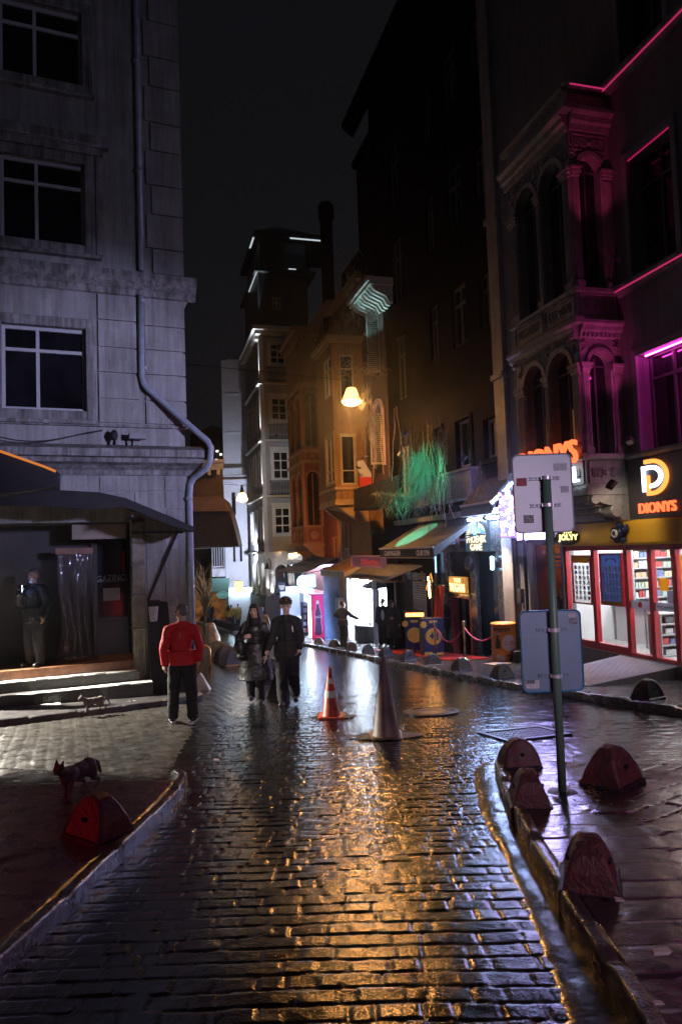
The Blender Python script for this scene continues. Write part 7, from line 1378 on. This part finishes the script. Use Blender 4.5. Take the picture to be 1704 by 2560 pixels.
# man in the red jacket, seen from behind
def rx(t,tr,HP,g):
    c=MB(); 
    for i in range(5): c.wbox(-.006,.006,-.182-.002*i,-.17,1.34-.016*i,1.352-.016*i)
    obj('back_logo',tr(c),M('pale logo',(.4,.35,.36),.5),t)
    c=MB(); c.lathe(g('wrR')+Vector((0,0,.0)),[(.036,-.014),(.04,0),(.036,.014)],14); obj('wrist_watch',tr(c),M('dark steel',(.05,.05,.06),.3,metal=.7),t)
p=gp(458,1810); p.z+=.03; person('man in a red jacket and black trousers standing with his back to the camera',p,.12,1.70,Jd(yaw=.85,pitch=-.05,shL=(-.2,0,1.41),shR=(.2,0,1.41),elL=(-.26,-.02,1.13),wrL=(-.26,.04,.87),elR=(.28,-.08,1.13),wrR=(.25,.02,.92),anL=(-.15,0,.09),anR=(.15,-.03,.09),knL=(-.13,.03,.5),knR=(.13,.02,.5),toeL=(-.19,.16,.035),toeR=(.19,.13,.035)),{'jacket':(REDJ,.86,.025,.0),'trousers':(TRO,.025),'shoes':(SHOE,WSH)},(HGR,'crop'),SKIN,.008,extra=rx)
# the walking couple
def wx(t,tr,HP,g):
    c=MB(); c.ell((.27,.05,.98),(.12,.1,.2),14,9); c.ell((.24,.08,.85),(.1,.1,.08),14,9); remeshed('shoulder_bag',tr(c),LEA,t,.012,3,.02,.1); c=MB(); c.tube([(.24,.05,1.1),(.22,.1,1.25),(.17,.06,1.47),(.2,-.05,1.4),(.26,-.06,1.1)],.012,6); obj('bag_strap',tr(c),LEA,t)
    c=MB(); c.lathe((0,.01,1.4),[(.1,0),(.09,.05),(.075,.12),(.055,.12)],16); remeshed('roll_neck',tr(c),BLK,t,.01,2)
p=gp(642,1757); person('woman with long dark hair in a black leather coat carrying a shoulder bag',p,PI+.05,1.72,Jd(yaw=-.2,pitch=.04,shR=(.17,0,1.40),shL=(-.17,0,1.40),elR=(.3,.0,1.15),wrR=(.2,.2,1.2),hdR=(-.7,.2,.15),plR=(0,-1,-.2),elL=(-.24,-.02,1.12),wrL=(-.17,.16,.87),hdL=(-.2,.3,-1),knR=(.09,.02,.5),anR=(.1,-.16,.12),toeR=(.11,-.0,.06),knL=(-.08,.1,.5),anL=(-.07,.06,.09),toeL=(-.08,.24,.035)),{'coat':(LEA,.42,.03,.09),'trousers':(TRO,.03),'shoes':(SHOE,)},(HDK,'long'),M('pale skin',(.56,.36,.29),.5,var=.08,scale=14),.008,extra=wx)
def mx_(t,tr,HP,g):
    c=MB(); c.fprism(Fr((0,.2),(1,0),(0,1)),[(-.135,1.22),(-.115,1.24),(-.105,1.3),(-.115,1.34),(-.13,1.3)],-.03,.0); obj('chest_emblem',tr(c),M('white print',(.7,.7,.72),.5),t)
    c=MB(); c.wbox(-.006,.006,.13,.205,.82,1.42)
    for z in np.arange(.9,1.4,.09): c.ell((.02,.2,float(z)),(.011,.005,.011),8,5)
    obj('placket',tr(c),TRO,t)
p=gp(722,1760); person('young man with curly hair in a black buttoned jacket walking beside the woman',p,PI-.03,1.78,Jd(yaw=.12,pitch=.0,shL=(-.175,0,1.42),shR=(.175,0,1.42),elL=(-.23,-.05,1.14),wrL=(-.22,.1,.95),hdL=(.3,.2,-1),elR=(.24,-.03,1.16),wrR=(.31,.12,.94),hdR=(.3,.3,-.8),knL=(-.1,.05,.51),anL=(-.1,-.14,.13),toeL=(-.12,.02,.05),knR=(.1,.1,.5),anR=(.09,.1,.09),toeR=(.1,.28,.035)),{'jacket':(BLK,.8,.03,.015),'trousers':(TRO,.03),'shoes':(SHOE,)},(HBR,'curly'),M('pale skin',(.56,.36,.29)),.008,extra=mx_)
# bearded man on the landing with a phone
def bx_(t,tr,HP,g):
    c=MB(); c.wbox(.0,.07,.29,.3,1.36,1.5); c.v=[(v[0]+.03,v[1],v[2]) for v in c.v]; o=obj('phone',tr(c),BLACK,t); c=MB(); c.wbox(.033,.097,.285,.289,1.365,1.495); obj('screen',tr(c),EM('phone glow',(.3,.45,1),60),o)
q=LF.pt(-2.83,-.38,-.28); person('bearded man in black standing on the porch landing looking at a glowing phone',q,PI-.25,1.80,Jd(yaw=-.1,pitch=-.15,elR=(.26,.06,1.18),wrR=(.1,.27,1.36),hdR=(-.2,.05,1),plR=(0,-1,0),elL=(-.26,-.02,1.14),wrL=(-.25,.1,.92)),{'jacket':(BLK,.8,.05,.01),'trousers':(TRO,.03),'shoes':(SHOE,)},(HGR,'crop'),SKIN2,.009,beard=BRD,extra=bx_)
q=LF.pt(-3.62,0,.62); q=Vector((q.x,q.y,-.7)); person('person in a pale lilac padded jacket cut by the left edge on the steps',q,PI-.5,1.7,Jd(elL=(-.26,.0,1.15)),{'jacket':(M('lilac padded jacket',(.35,.33,.42),.5,var=.2,bump=.5,bscale=9),.8,.06,.01),'trousers':(M('dark blue jeans',(.03,.04,.09),.7),.03),'shoes':(SHOE,)},(HDK,'short'),SKIN,.012)
# people by the lit shops
V=.013
p=gp(800+188/3.136,1000+1940/3.136,.11); person('man in dark clothes with one arm held out before the dazzling shop',p,-.9,1.76,Jd(yaw=-.3,elR=(.3,.18,1.2),wrR=(.35,.42,1.08),hdR=(.3,1,-.1),plR=(0,0,1),elL=(-.34,-.1,1.22),wrL=(-.3,.1,1.1),hdL=(.2,1,.2)),{'jacket':(M('charcoal coat',(.03,.03,.033),.7),.85,.06,.0),'trousers':(TRO,.03),'shoes':(SHOE,)},(HDK,'crop'),SKIN2,V)
p=gp(800+500/3.136,1000+1932/3.136,.11); q=p
def sx_(t,tr,HP,g): c=MB(); c.ell((-.06,.14,1.16),(.07,.05,.22),12,8); remeshed('white_shirt',tr(c),M('white shirt',(.6,.6,.62),.7),t,.02,2)
person('person in a dark jacket with a white shirt showing under the umbrella',q,PI-.5,1.8,Jd(),{'jacket':(BLK,.8,.04,.0),'trousers':(TRO,.03),'shoes':(M('tan shoe',(.3,.2,.12),.5),)},(HDK,'short'),SKIN2,V,extra=sx_)
p=gp(800+580/3.136,1000+1935/3.136,.11); person('long haired person in a long black coat beside the white shirted one',p,PI-.3,1.72,Jd(yaw=.5,elR=(.24,.1,1.15),wrR=(.08,.25,1.12),hdR=(-1,.2,0)),{'coat':(BLK,.35,.04,.05),'trousers':(TRO,.02),'shoes':(SHOE,)},(HDK,'long'),SKIN2,V)
p=gp(800+925/3.136,1000+1930/3.136,.11); p=Vector((p.x,22.6,gz(22.6)+.11)); person('dark silhouetted person standing behind the booths under the heater',p,2.2,1.78,Jd(yaw=-.4,elR=(.28,.12,1.18),wrR=(.3,.36,1.05),hdR=(.1,1,0)),{'jacket':(BLK,.8,.06,.01),'trousers':(TRO,.03),'shoes':(SHOE,)},(HDK,'short'),SKIN2,V)
a=RF.pt(-1.32,0,-.5); p=Vector((a.x,a.y,-1.22)); person('bearded man lit amber raising his hand to his mouth in the passage',p,PI-.2,1.76,Jd(yaw=-.3,elR=(.26,.1,1.2),wrR=(.1,.2,1.44),hdR=(-.4,.1,.5),elL=(-.26,.05,1.15),wrL=(-.1,.2,1.3),hdL=(.5,.2,.4)),{'jacket':(BLK,.8,.05,.0),'trousers':(TRO,.03),'shoes':(SHOE,)},(HDK,'crop'),M('warm skin',(.5,.26,.16),.5),V,beard=HDK)
a=RF.pt(-1.72,0,-.25); p=Vector((a.x,a.y,-1.22)); person('person in a dark padded jacket seen from behind in the amber passage',p,.5,1.74,Jd(),{'jacket':(M('dark padded jacket',(.05,.035,.035),.4,var=.2,bump=.6,bscale=10),.85,.07,.0),'trousers':(TRO,.03),'shoes':(SHOE,)},(HGR,'short'),SKIN2,V)
# far people
YJ=M('yellow jacket',(.5,.38,.06),.6,var=.2); V=.02
for lab,px,py,m,ang,hr in (('person in a yellow jacket with an arm round a companion far down the street',579,1568,YJ,.2,'short'),('shorter person in a yellow jacket on the left of the far pair',572,1572,YJ,-.1,'long'),('person in a long mustard coat right of the far yellow pair',596,1562,M('mustard coat',(.3,.2,.06),.7),.4,'short'),('person in a dark blue jacket far down the street',527,1556,M('navy jacket',(.03,.04,.09),.6),.1,'short'),('person in a white top left of the dark blue jacket far away',514,1556,M('white top',(.5,.5,.52),.7),.3,'short'),('person in pale clothes farthest to the left behind the red jacket',487,1554,M('grey top',(.3,.32,.36),.7),-.4,'short')):
    p=gp(px,py); person(lab,p,ang,1.74,Jd(anL=(-.12,-.1,.1),anR=(.12,.1,.09)),{('coat' if 'mustard' in lab else 'jacket'):(m,.45 if 'mustard' in lab else .9,.05,.02),'trousers':(M('far dark trousers',(.03,.03,.045),.7),.03),'shoes':(M('grey shoe',(.3,.3,.3),.6),)},(HDK,hr),SKIN2,V,face=False)
p=gp(673,1640); p=Vector((p.x-.15,24.5,gz(24.5))); person('person in a brown jacket half hidden behind the couple by the grey plinth',p,.5,1.74,Jd(),{'jacket':(M('brown jacket',(.1,.06,.04),.6,var=.3),.85,.05,.0),'trousers':(TRO,.03),'shoes':(SHOE,)},(HDK,'short'),SKIN2,.014)
p=gp(648,1630); p=Vector((p.x-.1,28.5,gz(28.5))); person('person in dark clothes glimpsed between the heads of the couple',p,.2,1.76,Jd(),{'jacket':(BLK,.85,.05,.0),'trousers':(TRO,.03),'shoes':(SHOE,)},(HBR,'short'),SKIN2,.016)
# ------------------------------------------------------------------ cats
def cat(lab,p,ang,s,mat,belly,turn=0.,v=.008):
    t=thing('cat',lab,'cat',p); Rm=Matrix.Rotation(ang,3,'Z'); tr=lambda mb:(setattr(mb,'v',[tuple(Vector(p)+Rm@(Vector(q)*s)) for q in mb.v]),mb)[1]
    b=MB(); b.ell((0,.1,.2),(.07,.11,.078),14,9); b.ell((0,-.04,.205),(.066,.13,.072),14,9); b.ell((0,-.14,.2),(.072,.09,.085),14,9); b.cap((0,.15,.23),.052,(0,.22,.275),.045,10)
    hd=Vector((.0+turn*.04,.255,.295)); b.ell(hd,(.052,.05,.046),12,8); b.ell(hd+Vector((turn*.02,.045,-.016)),(.026,.024,.02),10,7)
    for sx in (-1,1): b.cap(hd+Vector((sx*.03,-.005,.035)),.02,hd+Vector((sx*.038,-.01,.078)),.005,8)
    for sx,dy,dz in ((-1,.05,0),(1,-.01,0)):
        b.cap((sx*.042,.12,.17),.034,(sx*.042,.115+dy*.5,.1),.021,8); b.cap((sx*.042,.115+dy*.5,.1),.021,(sx*.042,.11+dy,.02),.017,8); b.cap((sx*.042,.11+dy,.018),.018,(sx*.042,.145+dy,.014),.016,8)
    for sx,dy in ((-1,-.03),(1,.05)):
        b.cap((sx*.045,-.15,.18),.05,(sx*.05,-.12+dy,.11),.032,8); b.cap((sx*.05,-.12+dy,.11),.026,(sx*.05,-.2+dy,.07),.018,8); b.cap((sx*.05,-.2+dy,.07),.018,(sx*.05,-.185+dy,.02),.016,8); b.cap((sx*.05,-.185+dy,.016),.016,(sx*.05,-.14+dy,.014),.016,8)
    b.tube([(0,-.22,.23),(.01,-.28,.2),(.02,-.32,.13),(.03,-.35,.08)],[.024,.021,.018,.012],8)
    remeshed('body',tr(b),mat,t,v*s,2,.006,.02)
    c=MB(); 
    for sx in (-1,1): c.ell(hd+Vector((sx*.021+turn*.012,.046,.008)),(.008,.006,.008),8,6)
    obj('eye',tr(c),EYE,t); c=MB(); c.ell(hd+Vector((turn*.024,.07,-.008)),(.008,.005,.006),8,6); obj('nose',tr(c),LIP,t); return t
CATM=M('grey cat fur',(.11,.105,.115),.9,c2=(.07,.068,.075),scale=40,bump=.4,bscale=120); KITM=M('brown kitten fur',(.16,.13,.115),.9,c2=(.1,.08,.075),scale=40,bump=.4,bscale=120)
p=gp(195,1985,.1); cat('grey cat walking toward the camera on the dark left pavement',Vector((p.x,p.y,p.z)),PI-.35,.95,CATM,None,-.6)
p=gp(235,1778,.1); cat('small brownish kitten walking below the stone steps',Vector((p.x,p.y,p.z)),PI-.9,.8,KITM,None,-.5)
# ------------------------------------------------------------------ lamps that light the scene (fitted floods, some added as fill, plus bare spots)
FIX=M('flood housing',(.04,.04,.045),.5)
def flood(lab,loc,target,col,energy,spot,blend=.4,size=.04,glow=None,name='floodlight'):
    loc=Vector(loc); target=Vector(target); d=(target-loc).normalized(); t=thing(name,lab,'floodlight',loc)
    x=d.orthogonal().normalized(); y=d.cross(x); mb=MB(); q=[]
    for k,w in ((-.1,.07),(-.02,.1)):
        for a,b in ((-1,-1),(1,-1),(1,1),(-1,1)): q.append(loc+d*k+x*a*w+y*b*w*.7)
    mb.hexa(q); obj('housing',mb,FIX,t)
    if glow: mb=MB(); mb.lathe(loc-d*.018,[(.01,0),(.06,.0),(.06,.006)],12,axis=d); obj('lens',mb,glow,t)
    light('SPOT','flood',loc+d*.03,col,energy,size,target,spot,blend); return t
WG=EM('white lens',(.9,.95,1),4)
flood('magenta floodlight on the low ledge beside the bay window',RF.pt(-5.6,3.45,.75),RF.pt(-4.55,5.3,.5),(1,.09,.4),115,44,.7)
flood('magenta floodlight on the middle ledge beside the bay window',RF.pt(-5.6,6.85,.75),RF.pt(-4.55,9.1,.5),(1,.08,.28),80,40,.7)
flood('green floodlight on the balcony aimed at the vines',onw(1012,1085,2.7),onw(1052,1185,.9),(.08,1,.58),2700,34,.95)
flood('small white floodlight glowing beside the hanging vines',onw(1000,1134,1.2),onw(960,1010,.5),(.95,.85,1),22,80,.5,glow=WG)
flood('green floodlight aimed down at the club awning',RF.pt(5.6,4.6,2.2),RF.pt(4.9,2.0,.8),(.1,1,.58),2600,30,.15)
flood('violet floodlight on the far flank of the bay window',RF.pt(.4,3.9,1.15),RF.pt(2.6,3.3,.2),(.4,.33,1),75,52,.1,glow=WG)
flood('small white floodlight under the plum arched shutters',RF.pt(10.9,5.0,.8),RF.pt(10.3,8,.1),(.95,.8,.9),60,60,.6)
flood('cool floodlight under the pale cornice',RF.pt(9.6,9.4,.75),RF.pt(9.4,11.5,.5),(.55,.95,.88),150,70,.6)
for k,z in enumerate((1.85,5.85,9.85,14.0,18.0)):
    flood('%s white uplight on the edge of the grey corner block counting from the street'%ordn[k],RF.pt(33.12,z,EN_+.2),RF.pt(33.12,z+4.2,EN_+.0),(.86,.93,1),[1300,1700,1500,1300,900][k],26,.9)
for k,(u,n) in enumerate(((34.2,1.6),(36.3,1.6),(38.5,1.6))): flood('%s white uplight under an arch of the corner block'%ordn[k],RF.pt(u,-1.35,n),RF.pt(u,2,n-.4),(.9,.95,1),240,80,.7)
for k,u in enumerate((-1.4,.0,.8)): flood('%s white uplight at the arcade of the corner block facing the kiosk'%ordn[k],S33.pt(u,-1.4,.5),S33.pt(u,1.0,.0),(.95,.95,1),140,90,.7)
light('SPOT','balcony_glow',S33.pt(-.9,1.0,.9),(1,.62,.2),260,.1,S33.pt(-.3,3,.1),110,.8)
flood('amber wall lamp under the ochre bay',RF.pt(15.2,1.4,1.9),RF.pt(20.3,3.4,.5),(1,.42,.1),420,80,.9)
# light under the barrel awning washing the steps and the side street
light('SPOT','awning_lamp',LF.pt(-4.6,2.0,.1),(1,.93,.8),5000,.05,LF.pt(-2.8,-1.1,2.1),72,.25)
light('SPOT','porch_lamp',LF.pt(-1.3,1.95,-.6),(1,.45,.16),14,.05,LF.pt(-1.5,-.4,-.4),50,.6)
# unseen signs behind and beside the camera, plus spots added to brighten single subjects
light('SPOT','street_sign_glow',(6.6,2.5,3.6),(.57,.57,1),5000,.4,LF.pt(-1.4,4.2,0),28,.9)
light('SPOT','street_sign_glow',(6.6,2.5,4.2),(.62,.66,1),460,.4,LF.pt(-2.2,8.6,0),50,.9)
light('SPOT','pole_sign_fill',(3.5,-4.5,3.2),(.74,.68,.98),1050,.4,(1.75,5.9,1.4),20,.9)  # narrow spot added for the pole boards
light('SPOT','jacket_fill',(2.5,-4.5,3.4),(1,.85,.85),700,.4,(-2.3,10.3,.2),13,.9)  # narrow spot added to brighten the red jacket
light('SPOT','couple_fill',(3.0,-4.5,3.6),(1,.82,.78),2600,.3,(-1.2,12,.62),7,.9)  # narrow spot added to brighten the couple's faces
light('SPOT','bollard_fill',(4.5,-3.0,3.0),(.95,.6,.8),480,.4,(1.6,5,-.3),40,.9)  # spot added to brighten the near bollards
flood('added cool white fill light on the red house aimed at the grey corner block',RF.pt(24.3,8.5,1.7),S33.pt(-.1,5.5,0),(.85,.92,1),650,80,.9)  # added fill that lightens and cools the corner block
flood('added small fill lamp on the black fascia over the yellow band',RF.pt(-5.4,2.6,1.0),RF.pt(-4.6,1.7,.1),(1,.85,.6),40,110,.9)  # added lamp that brightens the yellow band
flood('added white fill light washing the far white house',(-6.6,52.5,1.5),(-9.3,60,3.5),(.72,.78,1),3300,110,.8)  # added lamp that brightens the far house
flood('added small fill light under the black awning over the orange drum',RF.pt(.5,2.25,.55),RF.pt(-.1,-1.2,.8),(1,.75,.5),900,75,.8)  # added lamp that brightens the drum
light('SPOT','red_sign_glow',(-5.2,3.6,.9),(1,.02,.05),75,.1,(-2.2,4.7,-.35),80,.9)
light('SPOT','crimson_sign_glow',(6.8,3.2,2.2),(1,.05,.3),60,.2,(2.5,3.2,0),90,.9)

if HAZE:
    mb=MB(); mb.wbox(-60,60,-40,130,-14,34); hz=obj('haze',mb,bpy.data.materials.new('haze'),kind='stuff'); m=hz.data.materials[0]; m.use_nodes=True; nt=m.node_tree; nt.nodes.clear(); o_=nt.nodes.new('ShaderNodeOutputMaterial'); v=nt.nodes.new('ShaderNodeVolumePrincipled'); v.inputs['Density'].default_value=HAZE; v.inputs['Color'].default_value=(.8,.82,.85,1); v.inputs['Anisotropy'].default_value=.93; nt.links.new(v.outputs[0],o_.inputs['Volume'])
    SC.cycles.volume_bounces=0
